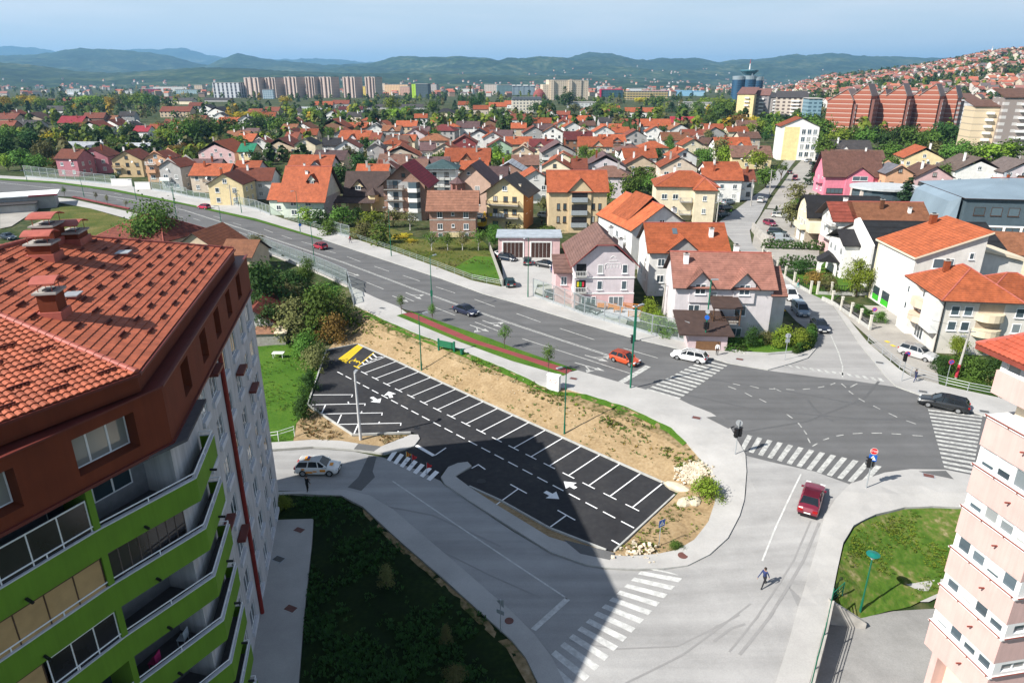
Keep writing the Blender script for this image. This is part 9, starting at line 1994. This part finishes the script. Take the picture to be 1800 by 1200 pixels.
def wallline(name,label,pts,th,z0,z1,m,cat='wall',dz=0.0):
 mb=MB();p=[T(*q)for q in pts];p=[Vector((q.x,q.y))for q in p]
 for a,b in zip(p,p[1:]):
  za,zb=hz(a.x,a.y),hz(b.x,b.y);d_=(b-a).normalized();n_=Vector((-d_.y,d_.x))*th/2
  mb.hexa([(*(a-n_).xy,za+z0),(*(b-n_).xy,zb+z0),(*(b+n_).xy,zb+z0),(*(a+n_).xy,za+z0),(*(a-n_).xy,za+z1),(*(b-n_).xy,zb+z1),(*(b+n_).xy,zb+z1),(*(a+n_).xy,za+z1)])
 return tag(mb.build(name,m),label,cat)
mb=MB()
for a,b in zip(RW,RW[1:]):mb.hexa([(a.x-0.12,a.y,-3.9),(b.x-0.12,b.y,-3.9),(b.x+0.2,b.y,-3.9),(a.x+0.2,a.y,-3.9),(a.x-0.12,a.y,a.z+0.25),(b.x-0.12,b.y,b.z+0.25),(b.x+0.2,b.y,b.z+0.25),(a.x+0.2,a.y,a.z+0.25)])
tag(mb.build('retaining_wall',CONC),'concrete retaining wall under the green railing of the ramp','wall')
mb=MB();a=RW[0];mb.hexa([(a.x-0.1,a.y+0.02,-3.9),(a.x+2.6,a.y-0.5,-3.9),(a.x+2.6,a.y-0.2,-3.9),(a.x-0.1,a.y+0.3,-3.9),(a.x-0.1,a.y+0.02,a.z+0.26),(a.x+2.6,a.y-0.5,-2.9),(a.x+2.6,a.y-0.2,-2.9),(a.x-0.1,a.y+0.3,a.z+0.26)]);tag(mb.build('retaining_wall',
CONC),'short sloping concrete wall closing the ramp end','wall')
wallline('retaining_wall','pale retaining wall below the near noise barrier',[(440,434),(500,457),(560,480),(612,504)],0.3,-2.6,0.1,CONC)
wallline('garden_wall','grey field fence wall beside the garage courtyard',[(860,436),(872,470),(884,504)],0.18,-0.3,1.3,mat('weathered_boards',(0.33,0.31,0.28),0.9,0.2,3))
wallline('garden_wall','low white kerb wall of the corner garden',[(1212,605),(1260,613),(1310,623),(1350,625),(1390,622),(1422,613)],0.2,-0.2,0.4,KERB)
wallline('garden_wall','low pale street wall before the commercial building',[(1445,527),(1478,543),(1510,562),(1530,580)],0.25,-0.2,0.6,KERB)
wallline('garden_wall','stone wall at the top of the fenced street corner',[(1322,405),(1340,425),(1352,432)],0.4,-0.3,2.0,CONC)
ft=thing('pillar_fence','garden fence of pale pillars and dark bars along the side street','fence',T(1340,452));fo=Vector(ft.location)
def pillars(pts,gap=3.0):
 p=[T(*q)for q in pts];p=densify([Vector((q.x,q.y))for q in p],gap,closed=False);bs=MB()
 for i,q in enumerate(p):
  b=G(q.x,q.y)-fo;mb=MB();mb.box(b.x-0.15,b.x+0.15,b.y-0.15,b.y+0.15,b.z-0.3,b.z+2.1);mb.box(b.x-0.19,b.x+0.19,b.y-0.19,b.y+0.19,b.z+2.1,b.z+2.22);mb.build('pillar',mat('pale_pillar',(0.58,0.55,0.48),0.9),ft)
  if i:
   a=G(p[i-1].x,p[i-1].y)-fo;bs.beam(a+Vector((0,0,0.25)),b+Vector((0,0,0.25)),0.2,0.5,0)
   for k in range(1,9):c=a.lerp(b,k/9);bs.box(c.x-0.03,c.x+0.03,c.y-0.03,c.y+0.03,c.z+0.5,c.z+1.7,1)
   for z in(0.7,1.6):bs.beam(a+Vector((0,0,z)),b+Vector((0,0,z)),0.05,0.06,1)
 bs.build('fence_panel',[KERB,BLACK],ft)
pillars([(1340,452),(1365,478),(1395,500),(1424,516)]);pillars([(1436,517),(1460,518),(1500,519),(1545,519)],2.6)
ft2=thing('pillar_fence','low street fence of short pillars before the commercial building yard','fence',T(1460,533));fo=Vector(ft2.location);ft=ft2;pillars([(1462,534),(1495,556),(1528,579)],2.6)
t=thing('garden_gate','white arched garden gate with small black roof','gate',T(1452,484),R(-20));mb=MB();N=10
for sg in(-1,1):mb.box(sg*1.35-0.25,sg*1.35+0.25,-0.25,0.25,-0.3,1.7)
for k in range(N):a,b_=math.pi*k/N,math.pi*(k+1)/N;mb.beam((1.35*math.cos(a),0,1.7+1.2*math.sin(a)),(1.35*math.cos(b_),0,1.7+1.2*math.sin(b_)),0.5,0.45)
mb.build('arch',W['white'],t);mb=MB();mb.hexa([(-1.9,-0.4,2.6),(1.9,-0.4,2.6),(1.9,3.4,2.6),(-1.9,3.4,2.6),(-0.1,-0.4,4.0),(0.1,-0.4,4.0),(0.1,3.4,4.0),(-0.1,3.4,4.0)]);mb.build('gate_roof',DRK,t)
for x in(-1.4,1.4):mb=MB();mb.box(x-0.2,x+0.2,2.9,3.3,-0.3,2.6);mb.build('rear_post',W['white'],t)
# small things
b=T(973,684);t=thing('switch_cabinet','white switch cabinet with scribbled door on the pavement edge','cabinet',b+Vector((0,0,0.05)),R(-25));mb=MB();mb.box(-0.75,0.75,-0.3,0.3,-0.3,1.75);mb.box(-0.8,0.8,-0.35,0.35,1.75,1.85);mb.build('cabinet_body',
WALLW,t);mb=MB();mb.box(-0.68,-0.02,-0.315,-0.302,0.1,1.65);mb.build('door',WHITE,t);mb=MB();mb.box(0.02,0.68,-0.315,-0.302,0.1,1.65);mb.build('door',WHITE,t)
mb=MB()
for a,c in(((-.5,.9),(-.3,1.25)),((-.3,1.25),(-.1,.9)),((.1,1.2),(.3,.9)),((.3,.9),(.55,1.2)),((-.5,1.3),(.5,1.35))):mb.beam((a[0],-0.325,a[1]),(c[0],-0.325,c[1]),0.012,0.05)
mb.build('scribble',mat('faded_red',(0.5,0.25,0.22)),t)
b=T(785,617);t=thing('billboard','low dark green board on two posts at the pavement edge','sign board',b,R(-28));mb=MB();mb.box(-1.3,1.3,-0.05,0.05,0.5,1.4);mb.build('board',mat('board_green',(0.02,0.14,0.07),0.5),t)
for x in(-1.25,1.25):mb=MB();mb.box(x-0.1,x+0.1,-0.1,0.1,-0.2,1.6);mb.build('post',GREENM,t)
b=T(812,624);t=thing('litter_bin','small green litter bin right of the green board','bin',b);mb=MB();mb.lathe([(0.2,0.15),(0.26,0.85),(0.22,0.85),(0.16,0.2)],12);mb.build('bin_body',GREENM,t);mb=MB();mb.tube((0.28,0,-0.1),
(0.28,0,1.0),0.03,n=6);mb.build('post',GREENM,t)
for px,py,c,nm in((714,812,(0.65,0.42,0.03),'yellow and red warning flag on the entrance crossing'),(724,817,(0.5,0.05,0.06),'crumpled red flag beside the yellow one'),(750,832,(0.5,0.03,0.04),'small red pennant on the crossing')):
 b=T(px,py);t=thing('warning_flag',nm,'flag',b);mb=MB();mb.tube((0,0,0),(0.05,0,1.25),0.02,n=6);mb.tube((0,0,0),(0,0,0.06),0.16,n=8);mb.build('staff',STEEL,t);mb=MB()
 for k in range(5):
  x0,x1=0.04+k*0.1,0.14+k*0.1;y0,y1=0.06*math.sin(k*1.4),0.06*math.sin((k+1)*1.4);mb.face([(x0,y0,0.55+k*0.05),(x1,y1,0.6+k*0.05),(x1,y1,1.2-k*0.06),(x0,y0,1.22-k*0.06)],k%2)
 mb.build('cloth',[mat('flag_a_%d'%px,c),mat('flag_red',(0.5,0.03,0.03))],t)
for px,py,r,dz,nm,m_ in((846,846,0.42,0.03,'dark manhole cover in the shaded entrance',BLACK),(1200,978,0.4,0.145,'brown round manhole cover on the corner pavement',mat('cover_maroon',(0.14,0.06,0.05),0.7)),(895,1093,0.32,
0.145,'round cover on the shaded pavement',mat('cover_maroon',(0.14,0.06,0.05),0.7)),(733,752,0.35,0.03,'manhole cover in the middle of the parking lot',BLACK)):
 mb=MB();b=T(px,py);mb.lathe([(r,-0.02),(r,0.004),(r*0.92,0.012),(r*0.9,0.004),(0.01,0.006)],20);o=mb.build('manhole_cover',m_);o.location=b+Vector((0,0,dz));tag(o,nm,'manhole cover')
for px,py,nm,dz in((1008,667,'square brown cover by the cycle path end',0.14),(1224,736,'square brown cover on the crossing corner pavement',0.14),(672,543,'small cover on the pavement near the barrier end',0.14),(1546,639,
'cover on the right pavement near the street',0.14),(1622,690,'cover on the right pavement by the boy',0.14),(1632,838,'square brown cover on the STOP corner pavement',0.14),(1545,1152,'grey grating in the courtyard',0.02),
(526,932,'maroon cover framed in pale stone at the block',0.06),(511,1070,'second maroon cover framed in pale stone at the block',0.06),(490,983,'dark grating in the pavement at the block',0.06),(1300,633,'brown cover left on the corner garden pavement',
0.14),(1730,725,'cover beside the right crossing',0.14)):
 mb=MB();b=T(px,py);mb.box(-0.5,0.5,-0.36,0.36,-0.02,0.006,0);mb.box(-0.42,0.42,-0.28,0.28,0.006,0.012,1);o=mb.build('inspection_cover',[KERB if 'pale' in nm else GREYM,mat('cover_maroon',(0.14,0.06,0.05),0.7)if 'brown' in nm or 'maroon' in nm else mat('cover_grey',
(0.1,0.1,0.1),0.7)]);o.location=b+Vector((0,0,dz));o.rotation_euler=(0,0,R(-25));tag(o,nm,'cover')
st_=MB();rr_=random.Random(2)
for k in range(60):
 q=T(1475+rr_.gauss(0,6)+0.0,1140+rr_.gauss(0,26));n_=7;r=rr_.uniform(0.06,0.24)
 st_.face([(q.x+r*math.cos(6.28*i/n_)*rr_.uniform(.6,1),q.y+r*math.sin(6.28*i/n_)*rr_.uniform(.6,1),hz(q.x,q.y)+0.018+k*0.0004)for i in range(n_)])
struct(st_.build('oil_stain',asphaltm('oil',(0.055,0.045,0.035),0.4),fix=False))
b=P(478,606,-2.3);t=thing('garden_shed','tumbledown board shed with pale panel roof in the yard','shed',b,R(5));mb=MB();mb.box(-2.4,2.0,0,2.5,-0.3,1.7);mb.build('board_wall',mat('weathered_boards',(0.33,0.31,0.28),0.9,0.2,
3),t);mb=MB();mb.hexa([(-2.6,-0.2,1.72),(1.0,-0.2,1.72),(1.0,2.7,2.0),(-2.6,2.7,2.0),(-2.6,-0.2,1.8),(1.0,-0.2,1.8),(1.0,2.7,2.08),(-2.6,2.7,2.08)]);mb.build('roof',mat('rusty_sheet',(0.25,0.13,0.08),0.8,0.3,1),t);mb=MB();mb.hexa([(0.6,
-0.5,1.85),(2.4,-0.4,1.85),(2.3,1.6,2.3),(0.5,1.5,2.3),(0.6,-0.5,1.9),(2.4,-0.4,1.9),(2.3,1.6,2.35),(0.5,1.5,2.35)]);mb.build('roof_panel',mat('pale_panel',(0.6,0.5,0.36)),t)
b=P(490,628,-2.3);t=thing('garden_table','white garden table on the shaded lawn','table',b);mb=MB();mb.box(-0.8,0.8,-0.45,0.45,0.68,0.73);mb.build('table_top',WHITE,t)
for x in(-0.65,0.65):
 for y in(-0.35,0.35):mb=MB();mb.box(x-0.03,x+0.03,y-0.03,y+0.03,0,0.68);mb.build('leg',WHITE,t)
b=T(1075,561);t=thing('terrace','pale decked terrace with wooden railings before the pink house','terrace',G(b.x,b.y),R(-18));mb=MB();mb.box(-4.2,4.2,0.6,4.6,-0.3,0.35);mb.build('deck',mat('lilac_deck',(0.42,0.41,0.45),0.8),
t);mb=MB()
OW=mat('orange_wood',(0.45,0.17,0.03),0.6,0.15,3)
for a,c in(((1.0,4.5),(4.2,4.5)),((4.2,4.5),(4.2,0.7)),((-4.2,4.5),(-1.5,4.5)),((2.4,0.7),(4.2,0.7))):
 for z in(0.7,1.0,1.3):mb.beam((*a,z),(*c,z),0.06,0.12)
 for q in(a,c):mb.box(q[0]-0.06,q[0]+0.06,q[1]-0.06,q[1]+0.06,0.35,1.4)
mb.build('wooden_railing',OW,t)
for i,(x,y)in enumerate(((-2.2,3.2),(-0.6,3.6),(0.5,2.6))):
 q=Vector(t.location)+Matrix.Rotation(R(-18),3,'Z')@Vector((x,y,0.35));u=thing('bench',('left','rear','right')[i]+' orange wooden bench on the decked terrace','bench',q,R(-18));mb=MB();mb.box(-0.7,0.7,-0.2,0.2,0.40,0.46);mb.build('seat',
OW,u);mb=MB();mb.box(-0.7,0.7,0.18,0.24,0.5,0.95);mb.build('backrest',OW,u)
 for sx in(-0.6,0.6):mb=MB();mb.box(sx-0.04,sx+0.04,-0.18,0.22,0,0.40);mb.build('leg',OW,u)
b=T(1372,557);t=thing('rubbish_bin','black wheelie bin with yellow lid beside the lilac house','bin',G(b.x,b.y));mb=MB();mb.hexa([(-0.35,-0.35,0.1),(0.35,-0.35,0.1),(0.35,0.35,0.1),(-0.35,0.35,0.1),(-0.45,-0.45,1.1),(0.45,
-0.45,1.1),(0.45,0.45,1.1),(-0.45,0.45,1.1)]);mb.build('bin_body',BLACK,t);mb=MB();mb.box(-0.48,0.48,-0.48,0.48,1.102,1.2);mb.build('lid',mat('yellow_lid',(0.5,0.33,0.02)),t)
b=T(848,402);t=thing('excavator','small yellow excavator between the brick and yellow houses','excavator',G(b.x,b.y),R(70));YL=mat('machine_yellow',(0.65,0.42,0.01),0.5);mb=MB();mb.box(-1.2,0.9,-0.8,0.8,0.8,1.7);mb.build('engine_body',
YL,t);mb=MB();mb.box(-1.4,1.4,-1.0,-0.5,0,0.7);mb.box(-1.4,1.4,0.5,1.0,0,0.7);mb.build('track',BLACK,t);mb=MB();mb.box(-0.2,0.9,-0.6,0.3,1.7,2.7);mb.build('cab',GLASS,t);mb=MB();mb.beam((0.9,0.4,1.4),(2.6,0.4,3.6),0.25,0.3);mb.beam((2.6,
0.4,3.6),(3.6,0.4,2.0),0.2,0.25);mb.box(3.2,3.9,0.1,0.7,1.2,2.0);mb.build('boom',YL,t)
# the air
mb=MB();mb.box(-24000,24000,-24500,24500,-12,720)
hz_o=struct(mb.build('haze',[]),'stuff')
m=bpy.data.materials.new('haze_air');m.use_nodes=True;nt=m.node_tree;nt.nodes.clear()
out=nt.nodes.new('ShaderNodeOutputMaterial');vol=nt.nodes.new('ShaderNodeVolumePrincipled')
vol.inputs['Color'].default_value=(0.30,0.62,1.0,1);vol.inputs['Density'].default_value=0.000072;vol.inputs['Anisotropy'].default_value=0.1
nt.links.new(vol.outputs[0],out.inputs['Volume']);hz_o.data.materials.append(m)
